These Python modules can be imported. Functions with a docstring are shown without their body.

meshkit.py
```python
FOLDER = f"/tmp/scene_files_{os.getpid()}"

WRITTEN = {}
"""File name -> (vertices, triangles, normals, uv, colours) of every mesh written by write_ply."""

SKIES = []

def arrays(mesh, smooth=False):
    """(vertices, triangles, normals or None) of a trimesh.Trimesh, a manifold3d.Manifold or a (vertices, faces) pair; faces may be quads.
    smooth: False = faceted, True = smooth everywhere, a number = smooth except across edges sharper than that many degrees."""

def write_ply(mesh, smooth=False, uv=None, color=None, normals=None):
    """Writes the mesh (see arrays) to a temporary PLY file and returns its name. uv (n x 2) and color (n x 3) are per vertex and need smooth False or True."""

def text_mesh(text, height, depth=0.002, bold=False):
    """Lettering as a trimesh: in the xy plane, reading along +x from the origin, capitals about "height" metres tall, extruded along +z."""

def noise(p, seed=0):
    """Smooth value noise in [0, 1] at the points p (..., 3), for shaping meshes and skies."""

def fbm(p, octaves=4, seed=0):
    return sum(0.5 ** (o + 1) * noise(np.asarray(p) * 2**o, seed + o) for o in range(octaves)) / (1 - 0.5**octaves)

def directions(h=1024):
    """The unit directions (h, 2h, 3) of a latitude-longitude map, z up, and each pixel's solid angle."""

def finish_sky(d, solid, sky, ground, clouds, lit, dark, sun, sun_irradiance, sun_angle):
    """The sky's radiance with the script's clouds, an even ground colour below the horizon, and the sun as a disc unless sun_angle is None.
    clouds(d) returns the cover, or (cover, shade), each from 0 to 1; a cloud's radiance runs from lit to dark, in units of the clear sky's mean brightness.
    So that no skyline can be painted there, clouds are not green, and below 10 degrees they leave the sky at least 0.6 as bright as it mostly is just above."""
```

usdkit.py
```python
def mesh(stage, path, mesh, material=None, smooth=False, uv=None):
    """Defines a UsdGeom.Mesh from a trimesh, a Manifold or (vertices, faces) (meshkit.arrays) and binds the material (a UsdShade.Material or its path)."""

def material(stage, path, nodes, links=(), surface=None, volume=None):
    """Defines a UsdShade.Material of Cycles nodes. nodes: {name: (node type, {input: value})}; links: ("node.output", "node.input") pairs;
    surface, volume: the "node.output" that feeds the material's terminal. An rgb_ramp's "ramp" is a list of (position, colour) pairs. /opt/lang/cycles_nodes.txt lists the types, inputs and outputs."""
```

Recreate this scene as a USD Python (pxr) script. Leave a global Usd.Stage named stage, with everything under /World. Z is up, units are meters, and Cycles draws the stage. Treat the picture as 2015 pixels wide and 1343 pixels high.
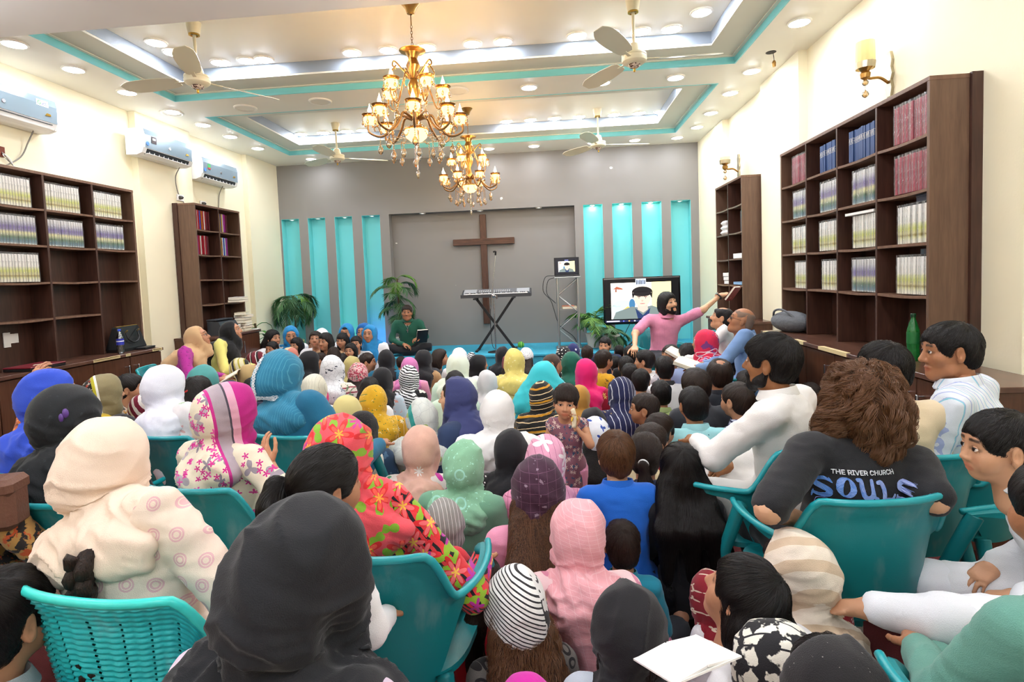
import math, random, numpy as np, trimesh, usdkit, meshkit
from pxr import Usd, UsdGeom, UsdShade, UsdLux, Sdf, Gf, Vt
PI = math.pi
stage = Usd.Stage.CreateInMemory()
UsdGeom.SetStageUpAxis(stage, 'Z'); UsdGeom.SetStageMetersPerUnit(stage, 1.0)
UsdGeom.Xform.Define(stage, '/World'); UsdGeom.Scope.Define(stage, '/World/Looks')
# ------------------------------------------------------------------ camera (a wide lens, frame cropped off centre), exposure
FPX, YAW, PITCH, ROLL, SX, SY = 1080.0, .084, .057, -.0385, -8.3, -65.8
EXPOSURE = 1.0
def cam_axes():
    cy, sy, cp, sp = math.cos(YAW), math.sin(YAW), math.cos(PITCH), math.sin(PITCH)
    fw = np.array([-sy*cp, cy*cp, -sp]); r = np.array([cy, sy, 0.]); u = np.cross(r, fw)
    c, s = math.cos(ROLL), math.sin(ROLL)
    return c*r+s*u, -s*r+c*u, fw
CR, CU, CF = cam_axes(); CP = np.array([0, 0, 1.5])
cam = UsdGeom.Camera.Define(stage, '/World/camera')
ap = 36.0; cam.CreateHorizontalApertureAttr(ap); cam.CreateVerticalApertureAttr(ap*1343/2015)
cam.CreateFocalLengthAttr(FPX*ap/2015)
cam.CreateHorizontalApertureOffsetAttr(-SX*ap/2015); cam.CreateVerticalApertureOffsetAttr(SY*ap/2015)
cam.CreateClippingRangeAttr(Gf.Vec2f(.05, 100)); cam.CreateExposureAttr(EXPOSURE)
m4 = Gf.Matrix4d(*CR, 0, *CU, 0, *(-CF), 0, *CP, 1)
cam.AddTransformOp().Set(m4)
def at(px, py, Z=None, Y=None, X=None, d=None):
    """the point of the place seen at a pixel of the 2015x1343 photograph, on a level, a plane or at a depth"""
    v = CF+(px-1007.5-SX)/FPX*CR-(py-671.5-SY)/FPX*CU
    t = d if d is not None else (Z-CP[2])/v[2] if Z is not None else (Y-CP[1])/v[1] if Y is not None else (X-CP[0])/v[0]
    return CP+t*v
# ------------------------------------------------------------------ materials
def lin(c):
    if isinstance(c, str):
        c = [int(c[i:i+2], 16)/255 for i in (0, 2, 4)]
        return tuple(x/12.92 if x <= .04045 else ((x+.055)/1.055)**2.4 for x in c)
    return tuple(c)
class G:
    """a small graph builder for one material"""
    def __init__(s): s.n, s.l, s.k = {}, [], 0
    def add(s, kind, _in=None, **v):
        s.k += 1; nm = f'n{s.k}'; s.n[nm] = (kind, {})
        for k, x in v.items():
            if isinstance(x, str) and '.' in x and x.split('.')[0] in s.n: s.l.append((x, f'{nm}.{k}'))
            else: s.n[nm][1][k] = x
        return nm
    def math(s, t, a, b=0.0, c=None):
        v = dict(math_type=t, value1=a, value2=b)
        if c is not None: v['value3'] = c
        return s.add('math', **v)+'.value'
    def mix(s, f, a, b, t='mix'):
        return s.add('mix', mix_type=t, fac=f, color1=a, color2=b)+'.color'
    def xyz(s, v): n = s.add('separate_xyz', vector=v); return n+'.x', n+'.y', n+'.z'
    def vec(s, x, y, z): return s.add('combine_xyz', x=x, y=y, z=z)+'.vector'
    def step(s, v, lo, hi): return s.add('map_range', value=v, from_min=lo, from_max=hi, to_min=0., to_max=1., clamp=True)+'.result'
    def done(s, name, out, volume=None): return usdkit.material(stage, '/World/Looks/'+name, s.n, s.l, surface=out)
MATS = {}
def mat(name, col=None, rough=.5, metal=0., spec=None, bump=None, build=None, cd=False, ior=1.5, sheen=0., trans=0., emit=None, coat=0., alpha=None, transl=0.):
    """cached principled material; build(g) may return the base colour's socket; bump=(scale, strength[, stretch xyz])"""
    if name in MATS: return MATS[name]
    g = G()
    base = lin(col) if col is not None else (.5, .5, .5)
    if cd: base = g.add('attribute', attribute='cd')+'.color'
    if build: base = build(g)
    v = dict(base_color=base, roughness=rough, metallic=metal, ior=ior)
    if sheen: v.update(sheen_weight=sheen, sheen_roughness=.4)
    if trans: v['transmission_weight'] = trans
    if coat: v.update(coat_weight=coat, coat_roughness=.1)
    if emit: v.update(emission_color=lin(emit[0]), emission_strength=emit[1])
    if spec is not None: v['specular_ior_level'] = spec
    if alpha is not None: v['alpha'] = alpha
    if bump:
        co = g.add('texture_coordinate')+'.object'
        if len(bump) > 2: co = g.add('mapping', vector=co, scale=bump[2])+'.vector'
        h = g.add('noise_texture', vector=co, scale=bump[0], detail=3.0)+'.fac'
        v['normal'] = g.add('bump', height=h, strength=bump[1], distance=.01)+'.normal'
    p = g.add('principled_bsdf', **v)
    out = p+'.BSDF'
    if transl:
        t = g.add('translucent_bsdf', color=base)
        out = g.add('mix_closure', fac=transl, closure1=out, closure2=t+'.BSDF')+'.closure'
    MATS[name] = g.done(name, out)
    return MATS[name]
# ------------------------------------------------------------------ prims
COUNT = {}
def path_for(name, parent):
    par = '/World' if parent is None else str(parent.GetPath())
    k = COUNT.get((par, name), 0); COUNT[(par, name)] = k+1
    return f'{par}/{name}' + (f'_{k:03d}' if k else '')
def tag(p, label=None, cat=None, group=None, kind=None):
    p = p.GetPrim() if hasattr(p, 'GetPrim') else p
    for k, v in (('label', label), ('category', cat), ('group', group), ('kind', kind)):
        if v: p.SetCustomDataByKey(k, v)
    return p
def thing(name, label, cat, loc=(0, 0, 0), rz=0., group=None, kind=None):
    x = UsdGeom.Xform.Define(stage, path_for(name, None))
    x.AddTranslateOp().Set(Gf.Vec3d(*map(float, loc)))
    x.AddRotateZOp().Set(float(math.degrees(rz)))
    return tag(x.GetPrim(), label, cat, group, kind)
def obj(name, mesh, m, parent=None, smooth=False, cd=None, hc=None, **t):
    if isinstance(mesh, MB): mesh = mesh.mesh()
    if cd is not None or hc is not None: smooth = True
    me = usdkit.mesh(stage, path_for(name, parent), mesh, m, smooth)
    for nm, val in (('cd', cd), ('hc', hc)):
        if val is not None:
            UsdGeom.PrimvarsAPI(me).CreatePrimvar(nm, Sdf.ValueTypeNames.Color3fArray if nm == 'cd' else Sdf.ValueTypeNames.Float3Array, 'vertex').Set(Vt.Vec3fArray.FromNumpy(np.asarray(val, np.float32)))
    return tag(me, **t)
def dup(src, loc, rz=0., label=None, group=None, scale=None):
    cat = src.GetCustomDataByKey('category')
    base = src.GetName()
    if base[-4:-3] == '_' and base[-3:].isdigit(): base = base[:-4]
    x = UsdGeom.Xform.Define(stage, path_for(base, None))
    p = x.GetPrim()
    p.GetReferences().AddInternalReference(src.GetPath())
    x.ClearXformOpOrder()
    x.GetPrim().GetAttribute('xformOp:translate').Set(Gf.Vec3d(*map(float, loc)))
    x.GetPrim().GetAttribute('xformOp:rotateZ').Set(float(math.degrees(rz)))
    ops = [UsdGeom.XformOp(p.GetAttribute('xformOp:translate')), UsdGeom.XformOp(p.GetAttribute('xformOp:rotateZ'))]
    if scale is not None:
        s = x.AddScaleOp(); s.Set(Gf.Vec3f(*scale)); ops.append(s)
    x.SetXformOpOrder(ops)
    p.SetInstanceable(True)
    return tag(p, label, cat, group)
def curves(name, strands, width, m, parent):
    """strands: list of (n,3) arrays"""
    c = UsdGeom.BasisCurves.Define(stage, path_for(name, parent))
    c.CreateTypeAttr('linear'); c.CreateWrapAttr('nonperiodic')
    c.CreatePointsAttr(Vt.Vec3fArray.FromNumpy(np.vstack(strands).astype(np.float32)))
    c.CreateCurveVertexCountsAttr(Vt.IntArray.FromNumpy(np.array([len(s) for s in strands], np.int32)))
    c.CreateWidthsAttr(Vt.FloatArray([float(width)])); c.SetWidthsInterpolation('constant')
    UsdShade.MaterialBindingAPI.Apply(c.GetPrim()).Bind(m)
    return c.GetPrim()
# ------------------------------------------------------------------ mesh builder
from scipy.spatial import ConvexHull
def _cham():
    s = []
    for a in range(3):
        for sg in np.ndindex(2, 2, 2):
            s.append([(1 if sg[i] else -1)*(1.0 if i == a else .8) for i in range(3)])
    P = np.array(s); h = ConvexHull(P); F = h.simplices.copy()
    for i, f in enumerate(F):
        n = np.cross(P[f[1]]-P[f[0]], P[f[2]]-P[f[0]])
        if n @ P[f].mean(0) < 0: F[i] = f[::-1]
    return P, F
CP_, CF_ = _cham()
BF = np.array([[0,2,3],[0,3,1],[4,5,7],[4,7,6],[0,1,5],[0,5,4],[2,6,7],[2,7,3],[0,4,6],[0,6,2],[1,3,7],[1,7,5]])
def rotz(a): c, s = math.cos(a), math.sin(a); return np.array([[c,-s,0],[s,c,0],[0,0,1.]])
def rotx(a): c, s = math.cos(a), math.sin(a); return np.array([[1.,0,0],[0,c,-s],[0,s,c]])
def roty(a): c, s = math.cos(a), math.sin(a); return np.array([[c,0,s],[0,1.,0],[-s,0,c]])
class MB:
    def __init__(s): s.v, s.f, s.n = [], [], 0
    def raw(s, v, f):
        v = np.asarray(v, float); f = np.asarray(f, int)
        if f.shape[1] == 4: f = np.vstack([f[:, [0,1,2]], f[:, [0,2,3]]])
        s.v.append(v); s.f.append(f+s.n); s.n += len(v); return s
    def box(s, lo, hi, ch=0., R=None, o=None):
        lo, hi = np.minimum(lo, hi).astype(float), np.maximum(lo, hi).astype(float)
        c, h = (lo+hi)/2, (hi-lo)/2
        if ch:
            ch = min(ch, h.min()*.9); P = np.sign(CP_)*(h-ch*(np.abs(CP_) < .9)); F = CF_
        else:
            P = np.array([[x, y, z] for x in (-1, 1) for y in (-1, 1) for z in (-1, 1)])*h; F = BF
        P = P+c
        if R is not None: P = (P-(o if o is not None else c))@R.T+(o if o is not None else c)
        return s.raw(P, F)
    def tube(s, pts, r, n=8, cap=True, closed=False):
        pts = np.asarray(pts, float); m = len(pts); r = np.broadcast_to(r, m)
        T = np.gradient(pts, axis=0) if not closed else np.roll(pts, -1, 0)-np.roll(pts, 1, 0)
        T /= np.linalg.norm(T, axis=1, keepdims=True)+1e-12
        N = np.cross(T[0], [0, 0, 1.]);
        if np.linalg.norm(N) < 1e-3: N = np.cross(T[0], [1., 0, 0])
        N /= np.linalg.norm(N); V = []
        for i in range(m):
            N = N-(N@T[i])*T[i]; N /= np.linalg.norm(N)+1e-12; B = np.cross(T[i], N)
            a = np.arange(n)*2*PI/n
            V.append(pts[i]+r[i]*(np.cos(a)[:, None]*N+np.sin(a)[:, None]*B))
        V = np.vstack(V); F = []
        for i in range(m if closed else m-1):
            j = (i+1) % m
            for k in range(n):
                k2 = (k+1) % n; F.append([i*n+k, i*n+k2, j*n+k2, j*n+k])
        F = np.array(F); F = np.vstack([F[:, [0,1,2]], F[:, [0,2,3]]])
        if cap and not closed:
            V = np.vstack([V, pts[0], pts[-1]]); e = len(V)-2
            F = np.vstack([F, [[e, (k+1) % n, k] for k in range(n)], [[e+1, (m-1)*n+k, (m-1)*n+(k+1) % n] for k in range(n)]])
        return s.raw(V, F)
    def lathe(s, prof, n=24, c=(0, 0, 0), R=None):
        """prof: (r, z) from bottom to top"""
        prof = np.asarray(prof, float); a = np.arange(n)*2*PI/n; m = len(prof)
        V = np.array([[r*math.cos(t), r*math.sin(t), z] for r, z in prof for t in a])
        F = [[i*n+k, i*n+(k+1) % n, (i+1)*n+(k+1) % n, (i+1)*n+k] for i in range(m-1) for k in range(n)]
        F = np.array(F); F = np.vstack([F[:, [0,1,2]], F[:, [0,2,3]]])
        if R is not None: V = V@R.T
        return s.raw(V+np.asarray(c, float), F)
    def sph(s, c, r, n=12, m=8, R=None):
        t = np.linspace(-PI/2, PI/2, m+1); r = np.broadcast_to(r, 3)
        P = MB().lathe(np.stack([np.cos(t), np.sin(t)], 1), n).mesh()
        V = P[0]*r
        if R is not None: V = V@R.T
        return s.raw(V+np.asarray(c, float), P[1])
    def prism(s, poly, y0, y1, ax=(0, 2), hole=None):
        """polygon in the plane of axes ax, extruded along the remaining axis"""
        from shapely.geometry import Polygon
        t = trimesh.creation.extrude_polygon(Polygon(poly, hole or []), y1-y0, engine='earcut')
        v = np.array(t.vertices); o = [i for i in range(3) if i not in ax][0]
        V = np.zeros_like(v); V[:, ax[0]], V[:, ax[1]], V[:, o] = v[:, 0], v[:, 1], v[:, 2]+y0
        F = np.array(t.faces)
        if np.linalg.det(np.eye(3)[[ax[0], ax[1], o]]) < 0: F = F[:, ::-1]
        return s.raw(V, F)
    def move(s, R=None, t=(0, 0, 0), sc=1.):
        s.v = [((x*sc) if R is None else (x*sc)@R.T)+np.asarray(t, float) for x in s.v]; return s
    def join(s, o): 
        v, f = o.mesh() if isinstance(o, MB) else o
        return s.raw(v, f)
    def mesh(s): return np.vstack(s.v), np.vstack(s.f)
def catmull(pts, n=6):
    P = np.asarray(pts, float); P = np.vstack([2*P[0]-P[1], P, 2*P[-1]-P[-2]]); out = []
    for i in range(1, len(P)-2):
        a, b, c, d = P[i-1:i+3]
        for t in np.linspace(0, 1, n, endpoint=False):
            out.append(.5*((2*b)+(c-a)*t+(2*a-5*b+4*c-d)*t*t+(3*b-a-3*c+d)*t**3))
    return np.array(out+[P[-2]])
def text(s, h, depth=.001, bold=False): 
    t = meshkit.text_mesh(s, h, depth, bold); return np.array(t.vertices), np.array(t.faces)
ORD = 'first second third fourth fifth sixth seventh eighth ninth tenth eleventh twelfth thirteenth fourteenth fifteenth sixteenth seventeenth eighteenth nineteenth twentieth twenty-first twenty-second twenty-third twenty-fourth twenty-fifth'.split()
m_black = mat('black_plastic', '141416', .45)
# ------------------------------------------------------------------ light: the hall's own downlights (lit discs let into the ceilings)
XL, XR, YB, YF, H, HU, HL, YS = -4.72, 2.42, 9.3, -4.0, 3.56, 3.76, 3.2, 3.43
LAMP, GLOBE = 52.0, 34.0
def lampmat(name, col, s): return mat(name, '000000', emit=(col, s))
m_led = lampmat('led_white', 'f5f7ff', LAMP)
m_trim = mat('lamp_trim_white', 'f4f2ea', .4)
def downlight(x, y, z, label, r=.085, first=[None], group='ceiling downlights', z0=None):
    if first[0] is None:
        t = thing('ceiling_light', label, 'ceiling light', (x, y, z), 0, group)
        obj('trim_ring', MB().lathe([(r*.92, -.002), (r*.96, -.014), (r*1.12, -.012), (r*1.16, 0)], 28), m_trim, t, 40)
        obj('diffuser', MB().lathe([(0, -.026), (r*.35, -.025), (r*.65, -.021), (r*.85, -.014), (r*.94, -.004)], 28), m_led, t, True)
        first[0] = t
    else: dup(first[0], (x, y, z), 0, label, group)
ROWS = [('on the dropped border along the left wall', [(-4.33, y, H) for y in (4.27, 4.83, 5.47, 6.15, 6.71, 7.3, 8.0)]),
        ('on the dropped border along the right wall', [(2.155, y, H) for y in (4.3, 4.98, 6.1, 6.8, 7.6, 8.3)]),
        ('on the band between the two ceiling recesses', [(x, 6.14, H) for x in (-.19, .6, 1.38)]),
        ('on the border above the grey wall', [(x, 8.88, H) for x in (-3.9, -.95, -.23, .7, 1.35, 2.0)]),
        ('upper ceiling of nearer recess, far row', [(x, 5.4, HU) for x in (-3.26, -2.98, -2.8, -1.9, -1.53, -1.15, -.7, -.4, .3, .61, .9, 1.19)]),
        ('upper ceiling of nearer recess, beside left fan', [(-3.54, 4.87, HU), (-3.54, 5.1, HU)]),
        ('upper ceiling of nearer recess, right side', [(1.38, 5.1, HU), (1.38, 4.7, HU)]),
        ('upper ceiling of farther recess, far row', [(x, 8.12, HU) for x in (-3.7, -3.35, -3.0, -2.75, -.6, -.25, .1, .45, .95, 1.3, 1.6)]),
        ('upper ceiling of farther recess, near row', [(x, 6.9, HU) for x in (-.45, -.1, .3, .9, 1.2, 1.5)])]
for where, pts in ROWS:
    for k, (x, y, z) in enumerate(pts): downlight(x, y, z, f'round downlight, {ORD[k]} from the {"camera" if "along" in where or "side" in where or "fan" in where else "left"}, '+where, group='downlights '+where)
# the low ceiling over the place of the camera has larger square panels
m_panel = lampmat('panel_led', 'f5f7ff', 8.0)
pan = None
for x in (-3.6, -1.15, 1.3):
    for y in (-2.6, -.6, 1.5):
        lb = f'square light panel of the low ceiling, {ORD[[-2.6, -.6, 1.5].index(y)]} row, {"left middle right".split()[[-3.6, -1.15, 1.3].index(x)]}'
        if pan is None:
            pan = thing('ceiling_panel_light', lb, 'ceiling light', (x, y, HL), 0, 'light panels of the low ceiling')
            obj('panel_frame', MB().prism([(-.32,-.32),(.32,-.32),(.32,.32),(-.32,.32)], -.012, 0, (0, 1), [[(-.29,-.29),(.29,-.29),(.29,.29),(-.29,.29)]]), m_trim, pan)
            obj('diffuser', MB().box((-.29,-.29,-.008), (.29,.29,-.002)), m_panel, pan)
        else: dup(pan, (x, y, HL), 0, lb, 'light panels of the low ceiling')
# opal globe lamps under the low ceiling light its underside and the rows of armchairs
m_globe = lampmat('opal_globe_lit', 'f8f9ff', GLOBE); pg = None
for x in (-3.4, -1.1, 1.2):
    for y in (2.35, -1.2):
        lb = f'opal globe ceiling lamp, {"nearer" if y > 0 else "farther"} row, {"left middle right".split()[[-3.4, -1.1, 1.2].index(x)]}, under the low ceiling'
        if pg is None:
            pg = thing('globe_lamp', lb, 'ceiling lamp', (x, y, HL), 0, 'opal globe lamps')
            obj('ceiling_cup', MB().lathe([(.01, -.05), (.04, -.03), (.05, 0)], 20), m_trim, pg, 30); obj('rod', MB().tube([(0, 0, -.04), (0, 0, -.12)], .012, 8), m_trim, pg); obj('globe', MB().sph((0, 0, -.20), .105, 24, 14), m_globe, pg, True)
        else: dup(pg, (x, y, HL), 0, lb, 'opal globe lamps')
# ------------------------------------------------------------------ room shell
def wallmat(name, col, rough=.6, chips=None, bs=.12):
    def b(g):
        co = g.add('geometry')+'.position'
        n = g.add('noise_texture', vector=co, scale=1.3, detail=4.)+'.fac'
        a = lin(col); base = g.mix(g.step(n, .35, .75), a, tuple(x*.95 for x in a))
        if chips:
            v = g.add('voronoi_texture', vector=g.add('vector_math', math_type='add', vector1=co, vector2=g.add('vector_math', math_type='scale', vector1=g.add('noise_texture', vector=co, scale=22.)+'.color', scale=.05)+'.vector')+'.vector', scale=2.3)
            keep = g.math('less_than', g.add('white_noise_texture', vector=v+'.position')+'.value', .3)
            base = g.mix(g.math('multiply', g.math('less_than', v+'.distance', .055), keep), base, lin(chips))
        return base
    return mat(name, rough=rough, build=b, bump=(60., bs))
m_cream = wallmat('wall_cream_paint', 'f6efd2', bs=.06)
m_ceil = wallmat('ceiling_paint', 'f3f0e4', .5, bs=.03)
m_ceilin = wallmat('ceiling_inner_paint', 'ece8dc', .5, bs=.03)
m_soffit = wallmat('ceiling_soffit_grey', 'd9d9ce', .6, bs=.03)
m_step = wallmat('ceiling_step_blue_grey', '8c98a6', .6, bs=.03)
m_teal = wallmat('ceiling_teal_band', '86dde6', .5, bs=.03)
m_niche = wallmat('niche_teal_paint', '7adde0', .5, bs=.04)
m_grey = wallmat('wall_grey_paint', '8a8784', .55, chips='e8e6e0', bs=.06)
S = 'structure'
def carpet(g):
    co = g.add('geometry')+'.position'
    n = g.add('noise_texture', vector=co, scale=160., detail=2.)+'.fac'
    m = g.add('noise_texture', vector=co, scale=5., detail=3.)+'.fac'
    return g.mix(g.step(m, .3, .7), g.mix(n, lin('5a1c20'), lin('7a2a2e')), g.mix(n, lin('4a181c'), lin('6a2428')))
obj('floor', MB().box((XL-.3, YF, -.1), (XR+.3, YB+.3, 0)), mat('carpet_red', rough=.95, build=carpet, bump=(300., .5)), kind=S, label='dark red carpeted hall floor')
obj('wall_left', MB().box((XL-.3, YF, 0), (XL-.08, YB+.3, HU+.2)).box((XL-.08, 6.05, 0), (XL, 7.0, H+.1)).box((XL-.08, 8.35, 0), (XL, YB, H+.1)).box((XL-.08, YF, 0), (XL, 3.3, H+.1)), m_cream, kind=S, label='cream painted left wall with shallow pilasters')
obj('wall_right', MB().box((XR+.08, YF, 0), (XR+.3, YB+.3, HU+.2)).box((XR, 5.62, 0), (XR+.08, 6.6, H+.1)).box((XR, 8.0, 0), (XR+.08, YB, H+.1)).box((XR, YF, 0), (XR+.08, 3.05, H+.1)), m_cream, kind=S, label='cream painted right wall with shallow pilasters')
obj('wall_front', MB().box((XL-.3, YF-.15, 0), (XR+.3, YF, HU+.2)), m_cream, kind=S)
# grey end wall with eight tall teal niches and one wide recess
ND, ZN = .16, 2.64
NL = [(-4.69, -4.37), (-4.215, -3.9), (-3.735, -3.42), (-3.25, -2.93)]
NR = [(.54, .86), (1.015, 1.34), (1.495, 1.82), (1.97, 2.29)]
REC = (-2.77, .395)
w = MB().box((XL-.1, YB, ZN), (XR+.1, YB+ND, H+.25)).box((XL-.1, YB+ND, 0), (XR+.1, YB+ND+.1, H+.25))
edges = [XL-.1]+[e for n in NL for e in n]+list(REC)+[e for n in NR for e in n]+[XR+.1]
for a, b in zip(edges[0::2], edges[1::2]): w.box((a, YB, 0), (b, YB+ND, ZN))
wb = obj('wall_back', w, m_grey, kind=S, label='grey painted end wall behind the stage')
for i, (a, b) in enumerate(NL+NR):
    n = MB().box((a, YB+ND-.012, .33), (b, YB+ND-.002, ZN)).box((a, YB+.004, .33), (a+.006, YB+ND-.01, ZN)).box((b-.006, YB+.004, .33), (b, YB+ND-.01, ZN)).box((a, YB+.004, ZN-.006), (b, YB+ND-.01, ZN))
    obj('niche_lining', n, m_niche, wb, label='turquoise painted niche')
obj('stage_platform', MB().box((XL, 8.14, 0), (XR, YB+ND, .32)).box((XL, 8.12, .29), (XR, YB+ND, .33), .008),
    mat('stage_carpet_blue', rough=.95, build=lambda g: g.mix(g.add('noise_texture', vector=g.add('geometry')+'.position', scale=120.)+'.fac', lin('2a8fb0'), lin('44b2cc')), bump=(250., .5)), kind=S, label='low stage covered in turquoise blue carpet')
# niche spotlights and the coloured uplights on the stage
m_spot_on = lampmat('niche_spot_lit', 'f2ffe0', 60.)
m_spot_dim = lampmat('niche_spot_dim', 'ffffff', 1.2)
for i, (a, b) in enumerate(NL+NR):
    on = i in (4, 5, 6)
    lb = f'{"lit" if on else "dim"} spotlight at the top of the {ORD[i]} turquoise niche from the left'
    t = thing('niche_spotlight', lb, 'spotlight', ((a+b)/2, YB+.075, ZN-.006), 0, 'niche spotlights, '+('lit' if on else 'dim')+('' if i != 7 else ' right'))
    obj('trim_ring', MB().lathe([(.028, -.004), (.045, -.008), (.05, 0)], 20), m_trim, t, 40)
    obj('bulb', MB().lathe([(0, -.012), (.02, -.01), (.03, -.002)], 16), m_spot_on if on else m_spot_dim, t, True)
for k, x in enumerate((-2.2, -1.2, -.2)):
    t = thing('recess_spotlight', f'dim spotlight under the top edge of the grey recess, {"left middle right".split()[k]}', 'spotlight', (x, YB+.075, ZN), 0, 'recess spotlights')
    obj('trim_ring', MB().lathe([(.03, -.006), (.05, -.012), (.056, 0)], 20), m_trim, t, 40)
    obj('bulb', MB().lathe([(0, -.01), (.02, -.009), (.032, -.003)], 16), m_spot_dim, t, True)
for (a, b), col, nm, s in ((NL[2], (.05, 1., .45), 'green', 9.), (NL[3], (.12, .12, 1.), 'violet blue', 30.)):
    t = thing('stage_uplight', f'small {nm} uplight standing at the foot of a niche', 'stage light', ((a+b)/2, YB-.06, .33))
    obj('housing', MB().box((-.09, -.03, 0), (.09, .03, .05), .006), mat('black_plastic', '141416', .45), t)
    obj('lens', MB().box((-.08, -.022, .05), (.08, .026, .056), .002), lampmat('uplight_'+nm.replace(' ', '_'), col, s), t)
# ceiling with two stepped recesses
C1 = (-4.08, 3.5, 1.905, 5.85); C2 = (-4.12, 6.44, 1.91, 8.57)
def rect(r): return [(r[0], r[1]), (r[2], r[1]), (r[2], r[3]), (r[0], r[3])]
def inset(r, d): return (r[0]+d, r[1]+d, r[2]-d, r[3]-d)
from shapely.geometry import Polygon
plate = Polygon(rect((XL-.3, YS, XR+.3, YB+.3)), [rect(C1), rect(C2)])
t = trimesh.creation.extrude_polygon(plate, .08, engine='earcut'); t.apply_translation((0, 0, H))
ce = obj('ceiling', (t.vertices, t.faces), m_ceil, kind=S, label='cream ceiling with two stepped recesses')
for c in (C1, C2):
    def ring(r, d, z0, z1): return MB().prism(rect(r), z0, z1, (0, 1), [rect(inset(r, d))])
    obj('teal_band', ring(inset(c, -.004), .012, H-.003, H+.07), m_teal, ce, label='turquoise painted edge of a ceiling recess')
    obj('recess_soffit', ring(inset(c, -.02), .34, H+.07, H+.09), m_soffit, ce)
    obj('recess_lip', ring(inset(c, .006), .035, H+.062, H+.072), m_ceil, ce)
    obj('recess_step', ring(inset(c, .31), .012, H+.088, HU), m_step, ce, label='blue grey step of a ceiling recess')
    obj('recess_top', MB().box((c[0]-.05, c[1]-.05, HU), (c[2]+.05, c[3]+.05, HU+.03)), m_ceilin, ce)
obj('ceiling_low', MB().box((XL-.3, YF, HL), (XR+.3, YS, HU)), wallmat('beam_white', 'f6f6f4', .5, bs=.03), kind=S, label='white low ceiling ending in a dropped edge beam')
# ------------------------------------------------------------------ bookcases, cabinets, books
rnd = random.Random(7)
def woodb(a, b, sc=(26, 26, 2.2)):
    def f(g):
        co = g.add('mapping', vector=g.add('texture_coordinate')+'.object', scale=sc)+'.vector'
        n = g.add('noise_texture', vector=co, scale=1.6, detail=5., roughness=.6, distortion=.4)+'.fac'
        return g.mix(g.step(n, .3, .72), lin(a), lin(b))
    return f
m_wood = mat('bookcase_wood', rough=.36, build=woodb('38221a', '4e3228'), bump=(40., .05, (10, 10, 1)))
m_woodl = mat('bookcase_end_wood', rough=.4, build=woodb('5a4234', '705543'), bump=(40., .06, (10, 10, 1)))
m_edge = mat('bookcase_edge', rough=.4, build=woodb('654838', '7d5e4a'))
m_cab = mat('cabinet_wood', rough=.3, build=woodb('4a2c1e', '5e3b2a'), bump=(40., .05, (10, 10, 1)))
m_top = mat('worktop_wood', rough=.22, build=woodb('50342a', '68483a', (6, 3, 20)))
m_worn = mat('worn_edge_cream', 'd8c493', .7)
m_chrome = mat('chrome', 'c8c8cc', .18, 1.)
ZT = 2.567; ROWZ = [2.567, 2.247, 1.927, 1.607, 1.287, .885]
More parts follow.
